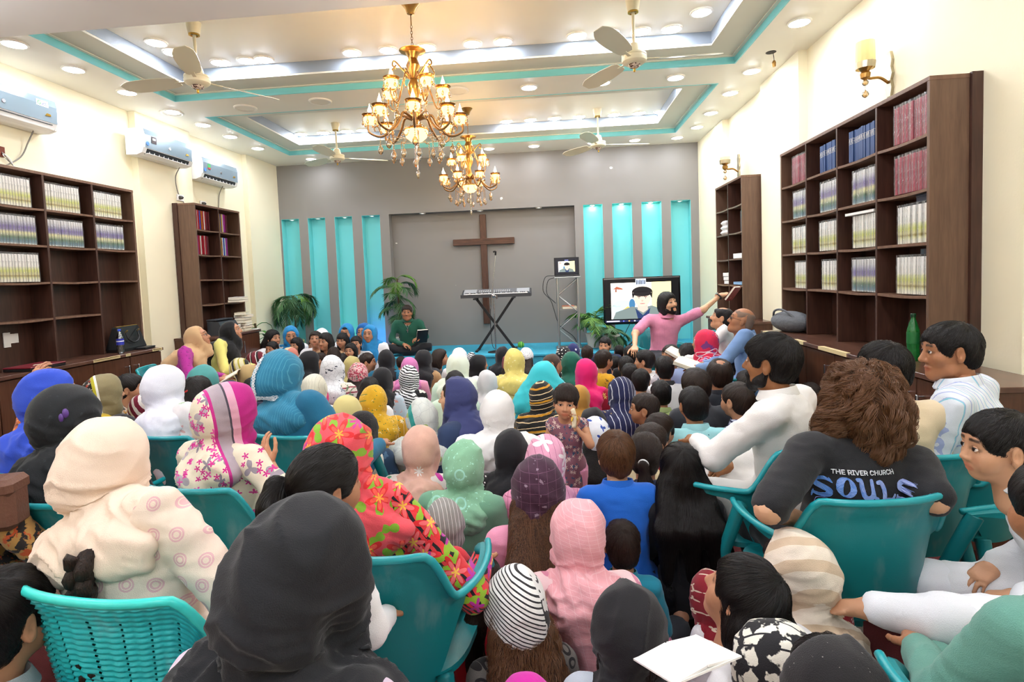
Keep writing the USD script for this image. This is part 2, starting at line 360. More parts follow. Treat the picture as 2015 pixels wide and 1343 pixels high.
def bookcase(label, xf, side, y0, ncol, cw, skip=()):
    """xf: front plane; side -1 = on the left wall (open to +x), +1 = on the right wall; columns run from y0 towards greater y"""
    xb = xf+side*.22; y1 = y0+ncol*cw
    t = thing('bookcase', label, 'bookcase')
    X = lambda a, b: (min(a, b), max(a, b))
    for yy in (y0-.012, y1-.012):
        a, b = X(xf, xb); obj('side_panel', MB().box((a, yy, .885), (b, yy+.024, ZT), .002), m_woodl, t)
    a, b = X(xb-side*.012, xb+side*.005); obj('back_panel', MB().box((a, y0, .885), (b, y1, ZT)), m_wood, t)
    a, b = X(xf-side*.002, xb); obj('top_panel', MB().box((a, y0-.014, ZT-.024), (b, y1+.014, ZT+.002), .002), m_edge, t)
    for k in range(1, ncol):
        a, b = X(xf, xb-side*.013); obj('divider', MB().box((a, y0+k*cw-.01, .885), (b, y0+k*cw+.01, ZT-.02), .002), m_wood, t)
    for r in range(1, 5):
        for k in range(ncol):
            if (r, k) in skip: continue
            a, b = X(xf+side*.003, xb-side*.013)
            sag = .004*(1 if (r+k) % 3 else -1)+.003
            ys = np.linspace(y0+k*cw+.011, y0+(k+1)*cw-.011, 9); m = MB()
            z = ROWZ[r]-sag*np.sin(np.linspace(0, PI, 9)); V = []
            for i in range(9): V += [(a, ys[i], z[i]-.018), (b, ys[i], z[i]-.018), (b, ys[i], z[i]), (a, ys[i], z[i])]
            F = [[4*i+j, 4*i+(j+1) % 4, 4*i+4+(j+1) % 4, 4*i+4+j] for i in range(8) for j in range(4)]+[[3, 2, 1, 0], [32, 33, 34, 35]]
            obj('shelf', m.raw(V, F), m_edge, t, 30)
    a, b = X(xb, xb+side*.06); obj('wall_batten', MB().box((a, y0-.03, .885), (b, y0-.008, ZT+.006)), m_wood, t)
    return t
def handle(parent, x, y, z, side, h=.16):
    xo = x-side*.035
    obj('handle', MB().tube([(x, y, z+h/2-.01), (xo, y, z+h/2-.01)], .005).tube([(x, y, z-h/2+.01), (xo, y, z-h/2+.01)], .005).box((xo-.006, y-.008, z-h/2), (xo+.006, y+.008, z+h/2), .003), m_chrome, parent)
def cabinet(label, xf, side, y0, y1, nd, worn=(), top=.885):
    xb = XL+.003 if side < 0 else XR-.003
    t = thing('cabinet', label, 'cabinet')
    X = lambda a, b: (min(a, b), max(a, b))
    a, b = X(xf+side*.024, xb); obj('body', MB().box((a, y0+.01, 0), (b, y1-.01, top-.03)), m_cab, t)
    a, b = X(xf-side*.02, xb); obj('worktop', MB().box((a, y0, top-.03), (b, y1, top), .003), m_top, t)
    dw = (y1-y0-.02)/nd
    for k in range(nd):
        a, b = X(xf, xf+side*.022)
        d = obj('door', MB().box((a, y0+.01+k*dw+.004, .08), (b, y0+.01+(k+1)*dw-.004, top-.04), .003), m_cab, t)
        handle(d, xf, y0+.01+(k+(.86 if k % 2 == 0 else .14))*dw, top-.2, side)
    for (ya, yb) in worn:
        a, b = X(xf-side*.0225, xf-side*.0195); obj('worn_edge', MB().box((a, ya, top-.026), (b, yb, top-.002)).box((min(a, a-side*-.0), ya+.01, top-.001), (xf+side*.012 if side > 0 else a+.02, yb-.02, top+.001)), m_worn, t, label='chipped pale edge strip of the worktop')
    return t
LY1 = 5.56; LCW = .5155
bookcase('large dark wooden bookcase on the left wall below the nearest air conditioner', -4.432, -1, LY1-4*LCW, 4, LCW, skip=((4, 3),))
bookcase('narrow dark wooden bookcase on the left wall nearer the stage', -4.432, -1, 6.586, 2, .485)
bookcase('large dark wooden bookcase on the right wall with four columns of books', 2.219, 1, 3.464, 4, .5215)
bookcase('narrow dark wooden bookcase on the right wall beside the screen', 2.219, 1, 6.668, 2, .501)
cabinet('long low dark wooden cabinet under the large left bookcase', -4.2, -1, 2.9, 5.52, 6, [(4.62, 4.93), (5.0, 5.06), (5.36, 5.5)])
cabinet('low dark wooden cabinet under the narrow left bookcase', -4.2, -1, 6.42, 7.5, 2)
cabinet('long low dark wooden cabinet under the large right bookcase', 2.0, 1, 2.75, 5.46, 6, [(5.0, 5.4), (4.55, 4.75), (3.9, 4.3)])
cabinet('low dark wooden cabinet under the narrow right bookcase', 2.0, 1, 6.3, 7.36, 2)
# books
def spine(stops, marks=None):
    def f(g):
        co = g.add('texture_coordinate')+'.object'
        x, y, z = g.xyz(co)
        n = g.add('noise_texture', vector=g.add('mapping', vector=co, scale=(90, 90, 60))+'.vector', scale=1., detail=3.)+'.fac'
        zz = g.math('add', g.math('multiply', z, 1/.235), g.math('multiply', g.math('subtract', n, .5), .09))
        r = g.add('rgb_ramp', fac=zz, ramp=[(p, lin(c)) for p, c in stops])+'.color'
        if marks:
            k = g.math('multiply', g.math('greater_than', g.add('noise_texture', vector=co, scale=140., detail=2.)+'.fac', .53), g.math('multiply', g.math('greater_than', z, marks[0]), g.math('less_than', z, marks[1])))
            r = g.mix(k, r, lin(marks[2]))
        return r
    return f
m_pages = mat('book_pages', 'e9e2cf', .9)
def plastic():
    g = G(); co = g.add('texture_coordinate')+'.object'
    h = g.add('noise_texture', vector=g.add('mapping', vector=co, scale=(60, 40, 26))+'.vector', scale=1., detail=3., distortion=1.5)+'.fac'
    nb = g.add('bump', height=h, strength=.9, distance=.01)+'.normal'
    a = g.add('transparent_bsdf', color=(.97, .97, .97)); b = g.add('glossy_bsdf', color=(.95, .95, .95), roughness=.12, normal=nb)
    d = g.add('diffuse_bsdf', color=(.85, .85, .85), normal=nb)
    f = g.add('layer_weight', blend=.25, normal=nb)
    gd = g.add('mix_closure', fac=.35, closure1=b+'.BSDF', closure2=d+'.BSDF')+'.closure'
    fac = g.math('minimum', g.math('add', g.math('multiply', f+'.facing', .6), g.math('multiply', g.step(h, .55, .75), .45)), .8)
    return g.done('clear_plastic_wrap', g.add('mix_closure', fac=fac, closure1=a+'.BSDF', closure2=gd)+'.closure')
m_plastic = plastic()
B_WHITE = mat('book_white_yellow', rough=.5, build=spine([(0, 'e8e6d8'), (.08, 'e3e2cf'), (.16, 'd8d7a8'), (.22, '9c8a4a'), (.27, 'd5cf9a'), (.4, 'c9cf72'), (.5, 'dfe2b4'), (.56, 'eceae2'), (1, 'f2f1ee')]))
B_PURP = mat('book_purple_green', rough=.5, build=spine([(0, 'e6e6e0'), (.05, '7f97a2'), (.12, '5f7f8c'), (.25, '647f62'), (.35, 'c9cba0'), (.42, 'd9d6a0'), (.5, '8d83ad'), (.62, '776ca2'), (.74, 'b5b2c4'), (.85, 'd7d8d8'), (1, 'e4e4e4')]))
B_RED = mat('book_wine_red', rough=.5, build=spine([(0, '9a3a4a'), (.5, '8e2c40'), (1, 'a34a5a')]))
B_BLUE = mat('book_blue_cloth', rough=.5, build=spine([(0, '2c4676'), (1, '3a5688')], (.13, .175, 'd9d4c0')))
B_BLK = mat('book_black', '1d1d22', .5)
FOIL = {n: mat('foil_'+n, c, .25, .55) for n, c in (('red', 'a0182c'), ('white', 'd8d4d0'), ('purple', 'a0258c'), ('blue', '3a4fae'), ('gold', 'b98a20'), ('wine', '5d1524'), ('pink', 'c03a78'))}
BOOKS = {}
def wrapmesh(w, d, h):
    m = MB(); a = .0025
    n = 7; V = []; zs = np.linspace(-.001, h+.012, n)
    r = random.Random(int(w*1e4))
    for z in zs:
        for (x, y) in [(-w/2-a, -a-.002), (0, -a-.004), (w/2+a, -a-.002), (w/2+a, d/2), (w/2+a, d), (-w/2-a, d), (-w/2-a, d/2)]:
            V.append((x+r.uniform(-.0015, .0015), y+r.uniform(-.003, .001), z+(r.uniform(-.006, .012) if z == zs[-1] else 0)))
    F = [[i*7+j, i*7+(j+1) % 7, i*7+7+(j+1) % 7, i*7+7+j] for i in range(n-1) for j in range(7)]
    return m.raw(V, F)
def book(kind, label, loc, rz, group, w=.025, h=.235, d=.16, wrap=False):
    key = (kind, w, h, wrap)
    m = {'white': B_WHITE, 'purple': B_PURP, 'red': B_RED, 'blue': B_BLUE, 'black': B_BLK}.get(kind) or FOIL[kind[5:]]
    if key in BOOKS: return dup(BOOKS[key], loc, rz, label, group)
    t = thing('book', label, 'book', loc, rz, group)
    c = .0025
    obj('cover', MB().box((-w/2, 0, 0), (w/2, .005, h), .0012).box((-w/2, .003, 0), (-w/2+c, d, h)).box((w/2-c, .003, 0), (w/2, d, h)), m, t)
    obj('pages', MB().box((-w/2+c, .005, .004), (w/2-c, d-.004, h-.004)), m_pages, t)
    if wrap: obj('plastic_wrap', wrapmesh(w, d, h), m_plastic, t, True)
    BOOKS[key] = t; return t
def fill(side, ya, yb, z, kinds, where, w=.025, h=.235, wrap=False, desc='book', xf=None, ws=()):
    """a row of books with spines to the room between ya and yb"""
    xf = xf if xf is not None else (-4.432 if side < 0 else 2.219); y = ya; i = 0
    while y+w <= yb+1e-6:
        kd = kinds[i % len(kinds)]
        ww = w
        lb = {'white': 'wrapped white book', 'purple': 'wrapped purple-green book', 'red': 'wrapped wine red book', 'blue': 'blue cloth book', 'black': 'black book'}.get(kd) or f'shiny {kd[5:]} book'
        book(kd, f'{lb}, {ORD[i]} from near end, {where}', (xf+side*(.02+rnd.uniform(0, .012)), y+w/2, z), (PI/2 if side < 0 else -PI/2)+rnd.uniform(-.02, .02), f'{lb}s {where}', ww, h+rnd.choice((0, 0, .004)) if not wrap else h, wrap=wrap)
        y += w+.0008+rnd.uniform(0, .0012); i += 1
rn = ['top row', 'second row', 'third row', 'fourth row']
LC = lambda k: LY1-(k+1)*LCW   # near edge of left column k, counted from the stage end
cn = ['far column', 'middle column', 'near column']
for r, k, kd, f in [(0, 0, 'white', .72), (0, 1, 'white', .76), (0, 2, 'white', .78), (1, 0, 'purple', .74), (1, 1, 'purple', .78), (1, 2, 'purple', .82), (2, 2, 'white', .84)]:
    fill(-1, LC(k)+.012, LC(k)+.012+LCW*f, ROWZ[r+1]+.002, [kd], f'{rn[r]}, {cn[k]}, left bookcase', wrap=True)
RC = lambda k: 3.464+k*.5215
cn = ['nearest column', 'second column', 'third column', 'farthest column']
for r, k, kd, n in [(0, 0, ['red'], 13), (0, 1, ['blue'], 14), (0, 2, ['blue'], 12), (0, 3, ['red'], 12), (1, 0, ['red'], 12), (1, 1, ['purple'], 13), (1, 2, ['purple'], 12), (1, 3, ['purple'], 11),
                    (2, 0, ['white'], 12), (2, 1, ['white'], 12), (2, 2, ['white'], 12), (2, 3, ['white'], 12), (3, 0, ['white'], 11), (3, 1, ['purple'], 13), (3, 2, ['white'], 11), (3, 3, ['white'], 10)]:
    wr = kd[0] != 'blue'; y = RC(k)+.013
    if (r, k) == (1, 0): fill(1, y, y+.027, ROWZ[r+1]+.002, ['white'], 'red row, right bookcase', wrap=True); y += .028
    if (r, k) == (3, 0): fill(1, y, y+.027, ROWZ[r+1]+.002, ['black'], 'fourth row, right bookcase', h=.21); y += .028
    fill(1, y, y+n*(.0268 if wr else .0265), ROWZ[r+1]+.002, kd, f'{rn[r]}, {cn[k]}, right bookcase', wrap=wr, h=.235 if wr else .225)
for y, z, kds, wh in [(6.6, ROWZ[1], 'white red white red blue red gold red white red wine wine wine', 'top left bay, narrow left bookcase'), (7.085, ROWZ[1], 'white gold blue gold white purple purple wine wine', 'top right bay, narrow left bookcase'),
                      (6.6, ROWZ[2], 'purple purple red red white red red white red wine wine', 'second left bay, narrow left bookcase'), (7.085, ROWZ[2], 'gold gold red white blue white purple purple wine', 'second right bay, narrow left bookcase')]:
    ks = ['foil_'+k for k in kds.split()]
    fill(-1, y, y+.0235*len(ks), z+.002, ks, wh, w=.022, h=.24)
for y, z, kds, wh in [(6.69, ROWZ[1], 'purple pink wine', 'top near bay, narrow right bookcase'), (7.18, ROWZ[1], 'pink pink wine', 'top far bay, narrow right bookcase'), (6.69, ROWZ[2], 'wine red wine wine wine', 'second near bay, narrow right bookcase'), (7.18, ROWZ[2], 'pink purple', 'second far bay, narrow right bookcase'),
                      (7.18, ROWZ[3], 'wine wine', 'third far bay, narrow right bookcase')]:
    ks = ['foil_'+k for k in kds.split()]
    fill(1, y, y+.0235*len(ks), z+.002, ks, wh, w=.022, h=.24)
def flatbook(label, loc, rz, size, m, cat='book', nm='book'):
    a, b, c = size; t = thing(nm, label, cat, loc, rz)
    obj('cover', MB().box((-a/2, -b/2, 0), (a/2, b/2, .003)).box((-a/2, -b/2, c-.003), (a/2, b/2, c)).box((-a/2, -b/2, 0), (-a/2+.003, b/2, c)), m, t)
    obj('pages', MB().box((-a/2+.003, -b/2+.004, .003), (a/2-.004, b/2-.004, c-.003)), m_pages, t); return t
m_paper = mat('white_paper', 'f2f2ee', .8); m_cream2 = mat('cream_cover', 'dccfae', .6); m_lblue = mat('light_blue_card', '8fb6dc', .6)
y = 7.3
for k, (m, rz) in enumerate([(m_cream2, .1), (mat('brown_cover', '7a5a40', .6), -.1), (m_paper, .2), (m_cream2, 0), (mat('grey_cover', '8a8480', .6), .15), (m_paper, -.2), (m_cream2, .3)]):
    flatbook(f'{["bottom","second","third","fourth","fifth","sixth","top"][k]} book of the pale stack on the left cabinet near the stage', (-4.33, y+.02*((k*7) % 3), .887+k*.037), rz, (.15, .21, .035), m)
for k in range(3): flatbook(f'{["small pale book standing flat beside the stack on the left cabinet, lowest","small brown book in the middle beside the stack on the left cabinet","small white book on top beside the stack on the left cabinet"][k]}', (-4.32, 7.08, .887+k*.034), .2*k, (.14, .19, .032), [m_cream2, mat('brown_cover'), m_paper][k])
for k in range(2): flatbook(['large pale book lying on the fourth shelf of the narrow left bookcase', 'thin white book on top of the large pale book in the narrow left bookcase'][k], (-4.34, 7.25, ROWZ[4]+.002+.036*k), .1*k, (.16, .24, .034), [m_cream2, m_paper][k])
flatbook('loose white papers on top of the left cabinet near the stage', (-4.3, 7.45, .887), .2, (.2, .1, .006), m_paper, 'papers', 'paper_stack')
flatbook('loose white papers lying on top of the wrapped books in the right bookcase', (2.30, RC(1)+.22, ROWZ[3]+.244), .05, (.16, .34, .02), m_paper, 'papers', 'paper_stack')
flatbook('white paper stack on the fourth shelf of the narrow right bookcase', (2.31, 6.83, ROWZ[3]+.003), .1, (.17, .28, .06), m_paper, 'papers', 'paper_stack')
flatbook('light blue folder lying on the fifth shelf of the narrow right bookcase', (2.31, 6.86, ROWZ[4]+.003), 0, (.17, .3, .035), m_lblue, 'folder', 'folder')
for k in range(3): flatbook(['lowest white box on the fifth shelf of the narrow right bookcase', 'middle white box on the fifth shelf of the narrow right bookcase', 'topmost white box on the fifth shelf of the narrow right bookcase'][k], (2.31, 7.33, ROWZ[4]+.003+.05*k), .1*k, (.14, .2, .047), m_paper, 'box', 'carton')
flatbook('small cream paper slip on the empty bottom shelf of the right bookcase', (2.32, RC(3)+.25, .888), .3, (.1, .14, .008), m_cream2, 'papers', 'paper_slip')
# white folded towels
t = thing('towel_pile', 'pile of folded white towels on the second shelf of the narrow right bookcase', 'towels', (2.31, 7.43, ROWZ[2]+.003))
for k in range(3):
    obj('towel', MB().box((-.08, -.12+.02*k, .062*k), (.08, .12-.01*k, .062*k+.06), .025), mat('white_towel', 'f0efec', .95, bump=(90., .6)), t)
# disc spindle and dark box
t = thing('disc_spindle', 'stack of dark discs on the wrapped books near the end of the right bookcase', 'disc stack', (2.30, RC(0)+.08, ROWZ[4]+.25))
obj('disc_stack', MB().lathe([(0, 0), (.06, 0), (.06, .03), (.055, .034), (0, .034)], 28), mat('disc_grey', '4a4d58', .2, .5), t)
t = thing('dark_box', 'dark blue box lying on the books in the third row of the right bookcase', 'box', (2.31, RC(0)+.1, ROWZ[3]+.25), 0)
obj('lid', MB().box((-.06, -.06, .03), (.06, .06, .05), .003), mat('navy_card', '23283c', .5), t); obj('box_body', MB().box((-.057, -.057, 0), (.057, .057, .032)), mat('navy_card'), t)
# things on the left cabinet
m_black = mat('black_plastic', '141416', .45); m_leather = mat('black_leather', '17181a', .42, bump=(220., .25)); m_gold = mat('gold_metal', 'c9a24a', .3, 1.)
t = thing('handbag', 'black leather handbag standing in the tall bay of the left bookcase', 'handbag', (-4.42, 5.31, .886), .1)
prof = [(-.19, 0), (.19, 0), (.2, .03), (.165, .235), (.15, .25), (-.15, .25), (-.165, .235), (-.2, .03)]
b = MB().prism(prof, -.075, .075, (1, 2)); v, f = b.mesh()
obj('bag_body', (v*np.array([1, 1, 1])*np.where((v[:, 2:] > .2), [[.35, 1, 1]], [[1, 1, 1]]), f), m_leather, t)
for x in (.06, -.06):
    obj('strap', MB().tube(catmull([(x, -.09, .2), (x+.02, -.08, .12), (x+.03, 0, .085), (x+.02, .08, .12), (x, .09, .2)], 5), .009), m_leather, t)
obj('zip', MB().box((-.012, -.15, .249), (.012, .17, .256), .002), m_gold, t)
for y in (-.09, .09): obj('buckle', MB().tube([(.07+.01*math.cos(a), y+.012*math.sin(a), .2+.014*math.cos(a)) for a in np.linspace(0, 2*PI, 12, endpoint=False)], .003, 6, closed=True), m_gold, t)
def bottle(label, loc, h, r, m, capm, lab=None, nm='water_bottle'):
    t = thing(nm, label, 'bottle', loc)
    pr = [(0, .004), (r*.8, 0), (r, .012), (r, h*.22), (r*.94, h*.27), (r, h*.32), (r, h*.6), (r*.95, h*.66), (r*.62, h*.8), (r*.36, h*.88), (r*.36, h*.93), (0, h*.93)]
    obj('bottle_body', MB().lathe(pr, 24), m, t, 40)
    obj('cap', MB().lathe([(0, h*.925), (r*.42, h*.925), (r*.44, h*.94), (r*.44, h*.985), (r*.36, h), (0, h)], 20), capm, t, 30)
    if lab: obj('label_band', MB().lathe([(r*1.01, h*.36), (r*1.02, h*.37), (r*1.02, h*.6), (r*1.01, h*.61)], 24), lab, t, 40)
    return t
def clear(name, col, f=.12):
    g = G(); a = g.add('transparent_bsdf', color=lin(col)); b = g.add('glossy_bsdf', color=(1, 1, 1), roughness=.05); fr = g.add('fresnel', IOR=1.45)
    return g.done(name, g.add('mix_closure', fac=g.math('add', fr+'.fac', f), closure1=a+'.BSDF', closure2=b+'.BSDF')+'.closure')
m_pet = clear('clear_bottle_plastic', 'e4ecf0'); m_green = mat('green_glass', '1e8a3c', .08, trans=.6)
lb = lambda g: g.mix(g.math('multiply', g.math('greater_than', g.xyz(g.add('texture_coordinate')+'.object')[2], .118), g.math('less_than', g.xyz(g.add('texture_coordinate')+'.object')[2], .128)), lin('2b35a8'), lin('e8e8f2'))
bottle('clear plastic water bottle with blue cap on the left cabinet edge', (-4.27, 5.05, .886), .24, .032, m_pet, mat('blue_cap', '2b4fd0', .4), mat('bottle_label_blue', rough=.4, build=lb))
g_ = bottle('green glass bottle standing at the near end of the right cabinet', (2.2, 3.56, .886), .29, .034, m_green, mat('green_cap', '0c3a1c', .4), mat('bottle_label_green', '14632e', .4), 'glass_bottle')
t = thing('wallet', 'dark wallet lying on the left cabinet beside the handbag', 'wallet', (-4.3, 5.42, .886), .2)
obj('flap', MB().box((-.05, -.1, .012), (.05, .1, .022), .004), m_leather, t); obj('wallet_body', MB().box((-.048, -.098, 0), (.048, .098, .013), .003), m_leather, t)
t = thing('red_folder', 'dark red zipped folder lying on the left cabinet under a hand', 'folder', (-4.30, 4.18, .886), .05)
m_redl = mat('red_leatherette', '6e1420', .45, bump=(150., .2))
obj('cover', MB().box((-.12, -.17, .022), (.12, .17, .034), .005), m_redl, t); obj('folder_body', MB().box((-.118, -.168, 0), (.118, .168, .023), .004), m_black, t)
obj('emblem', MB().tube(catmull([(.05, -.07, .035), (.03, -.03, .035), (.06, 0, .035), (.035, .05, .035), (.06, .08, .035)], 5), .005, 6), mat('pale_print', 'c9b9a8', .6), t)
t = thing('wall_socket', 'torn white socket cover on the back of an empty bay in the left bookcase', 'socket', (-4.638, 4.3, 1.12))
obj('cover_plate', MB().prism([(-.06, -.06), (.0, -.06), (.0, -.03), (.07, -.03), (.07, .05), (.0, .05), (.0, .065), (-.06, .065)], 0, .008, (1, 2)), m_paper, t)
t = thing('printer', 'dark grey printer in the bottom bay of the narrow left bookcase', 'printer', (-4.33, 6.84, .886))
m_pg = mat('printer_grey', '33363c', .4)
obj('printer_body', MB().prism([(-.09, 0), (.1, 0), (.1, .1), (.06, .17), (-.09, .19)], -.19, .19, (0, 2)), m_pg, t)
obj('paper_tray', MB().box((.07, -.15, .02), (.135, .15, .04), .003), m_black, t); obj('lid', MB().box((-.1, -.195, .185), (.03, .195, .205), .006), m_pg, t)
# strap hanging on the right cabinet
t = thing('black_strap', 'black looped strap hanging over the right cabinet edge', 'strap', (1.972, 3.42, .886))
pts = catmull([(.06, -.02, .004), (.0, -.01, .006), (-.012, 0, -.03), (-.014, .03, -.16), (-.014, .05, -.24), (-.014, .01, -.27), (-.016, -.03, -.22), (-.014, -.02, -.1), (-.012, .0, -.01)], 6); V = []
for p in pts: V += [p+np.array([-.002, -.018, 0]), p+np.array([-.002, .018, 0]), p+np.array([.002, .018, 0]), p+np.array([.002, -.018, 0])]
obj('webbing', MB().raw(V, [[4*i+j, 4*i+(j+1) % 4, 4*i+4+(j+1) % 4, 4*i+4+j] for i in range(len(pts)-1) for j in range(4)]), mat('black_webbing', '1c1c20', .8), t)
obj('buckle', MB().box((-.02, -.025, -.05), (-.012, .025, -.02), .003), m_black, t)
# grey bag behind the seated men
t = thing('grey_bag', 'grey cloth bag lying on the right cabinet behind the seated men', 'bag', (2.2, 5.3, .886), .2)
obj('bag_body', MB().sph((0, 0, .09), (.14, .24, .1), 20, 12), mat('grey_cloth', '5c5f63', .9, bump=(40., .8)), t, True)
obj('strap', MB().tube(catmull([(-.05, -.2, .1), (-.1, -.05, .2), (-.1, .1, .19), (-.05, .2, .1)], 6), .01), mat('grey_cloth'), t)
t = thing('camera_kit', 'small black camera on the far right cabinet', 'camera', (2.12, 6.55, .886), -.6)
obj('camera_body', MB().box((-.06, -.03, 0), (.06, .03, .08), .01).box((-.025, -.02, .08), (.025, .02, .1), .006), m_black, t); obj('lens', MB().tube([(0, -.03, .04), (0, -.09, .04)], .03, 16), m_black, t)
flatbook('white open magazine on the far right cabinet', (2.1, 7.0, .886), .3, (.2, .28, .012), m_paper, 'magazine', 'magazine')
# ------------------------------------------------------------------ chandeliers
m_brass = mat('antique_brass', 'a8824a', .32, 1.); m_bronze = mat('bronze_arm', '8f7350', .4, 1.)
m_crystal = clear('amber_crystal', 'e8cfa0', .25)
m_flame = lampmat('candle_bulb_lit', 'ffd9a0', 75.); m_bowl = lampmat('frosted_bowl_lit', 'ffb060', 3.2)
def drop(c, h, r):
    return [(c, h, r)]
def drops(m, c, h, r):
    m.lathe([(0, -h), (r*.7, -h*.82), (r, -h*.6), (r*.75, -h*.3), (r*.2, -.004), (0, 0)], 8, c)
def beads(m, a, b, n, r, sag=0.):
    for i in range(n):
        s = i/(n-1); p = np.array(a)*(1-s)+np.array(b)*s-np.array([0, 0, sag*math.sin(PI*s)]); m.sph(p, r, 6, 4)
def chandelier(label, loc):
    t = thing('chandelier', label, 'chandelier', loc)       # origin at the upper ceiling
    obj('ceiling_cup', MB().lathe([(.012, -.085), (.03, -.08), (.045, -.04), (.07, -.008), (.075, 0)], 24), m_brass, t, 30)
    ch = MB().tube([(0, 0, -.08), (0, 0, -.17)], .005)
    for k in range(9):
        z = -.185-k*.023; a = k % 2*PI/2
        ch.tube([(.008*math.cos(q)*math.cos(a), .008*math.cos(q)*math.sin(a), z+.015*math.sin(q)) for q in np.linspace(0, 2*PI, 10, endpoint=False)], .0025, 5, closed=True)
    obj('chain', ch, m_bronze, t, True)
    obj('stem', MB().lathe([(0, -1.05), (.015, -1.04), (.03, -1.0), (.02, -.96), (.045, -.9), (.03, -.84), (.02, -.78), (.05, -.72), (.055, -.66), (.025, -.6), (.04, -.54), (.06, -.5), (.035, -.44), (.05, -.41), (.06, -.395), (.105, -.382), (.11, -.376), (.05, -.372), (.015, -.36), (0, -.36)], 20), m_brass, t, 40)
    def arm(R, zc, a, zroot, big):
        ca, sa = math.cos(a), math.sin(a); P = lambda r, z: (r*ca, r*sa, z)
        pts = catmull([P(.03, zroot), P(R*.35, zroot+.03), P(R*.5, zroot-.06), P(R*.75, zc-.17), P(R*1.02, zc-.14), P(R*1.05, zc-.075), P(R, zc-.065)], 5)
        r_ = np.linspace(.012, .008, len(pts)) if big else np.full(len(pts), .007)
        m = MB().tube(pts, r_, 7)
        m.tube(catmull([P(R*.78, zc-.15), P(R*.84, zc-.09), P(R*.92, zc-.1), P(R*.9, zc-.13)], 4), .005, 6)
        am = obj('arm', m, m_bronze, t, True)
        c = P(R, zc)
        obj('drip_dish', MB().lathe([(0, -.012), (.03, -.012), (.055, -.006), (.066, .008), (.062, .01), (.02, 0), (.014, .012), (0, .012)], 20, c), m_brass, am, 40)
        obj('glass_bowl', MB().lathe([(.012, -.075), (.035, -.068), (.05, -.045), (.052, -.025), (.045, -.012)], 20, c), m_bowl, am, True)
        obj('candle_bulb', MB().lathe([(0, .012), (.011, .014), (.017, .03), (.0165, .045), (.009, .065), (.003, .085), (0, .098)], 12, c), m_flame, am, True)
        d = MB()
        for k in range(6):
            q = a+k*PI/3+.3; cc = (c[0]+.06*math.cos(q), c[1]+.06*math.sin(q), c[2]-.005)
            beads(d, cc, (cc[0], cc[1], cc[2]-.03), 3, .005); drops(d, (cc[0], cc[1], cc[2]-.035), .045, .012)
        e = P(R*.8, zc-.18); beads(d, e, (e[0], e[1], e[2]-.05), 4, .006); drops(d, (e[0], e[1], e[2]-.055), .085, .026)
        obj('crystal_drops', d, m_crystal, am, True, kind='stuff')
    for k in range(5): arm(.24, -.66, k*2*PI/5+.35, -.6, False)
    for k in range(8): arm(.37, -.9, k*2*PI/8+.2, -.93, True)
    for k in range(5):
        a = k*2*PI/5+1.0; P = lambda r, z: (r*math.cos(a), r*math.sin(a), z)
        obj('scroll', MB().tube(catmull([P(.03, -.6), P(.1, -.52), P(.15, -.47), P(.17, -.5), P(.14, -.53)], 4), .007, 6).tube(catmull([P(.14, -.5), P(.19, -.58), P(.16, -.62)], 4), .006, 6), m_brass, t, True)
    obj('centre_bowl', MB().lathe([(0, -1.12), (.05, -1.11), (.085, -1.08), (.1, -1.04), (.095, -1.02)], 28), m_bowl, t, True)
    obj('bowl_rim', MB().lathe([(.094, -1.024), (.106, -1.02), (.1, -1.012), (.06, -1.0), (.02, -.99)], 28), m_brass, t, 30)
    m = MB()
    for k in range(10):
        a = k*2*PI/10; c = (.2*math.cos(a), .2*math.sin(a), -1.08); beads(m, (.09*math.cos(a), .09*math.sin(a), -1.0), c, 10, .006, .05)
        beads(m, c, (c[0], c[1], -1.2), 9, .0065); drops(m, (c[0], c[1], -1.205), .08, .024)
    obj('bead_strings', m, m_crystal, t, True, kind='stuff')
    obj('finial', MB().lathe([(0, -1.42), (.012, -1.415), (.012, -1.39), (.018, -1.37), (.006, -1.35), (.01, -1.29), (.02, -1.25), (.008, -1.2), (.02, -1.16), (.012, -1.12)], 12), m_crystal, t, True)
    return t
ch = chandelier('large brass chandelier with lit candle bulbs in the nearer ceiling recess', (-1.09, 4.56, HU))
dup(ch, (-1.07, 7.42, HU), .3, 'brass chandelier with lit candle bulbs in the farther recess, before the grey wall')
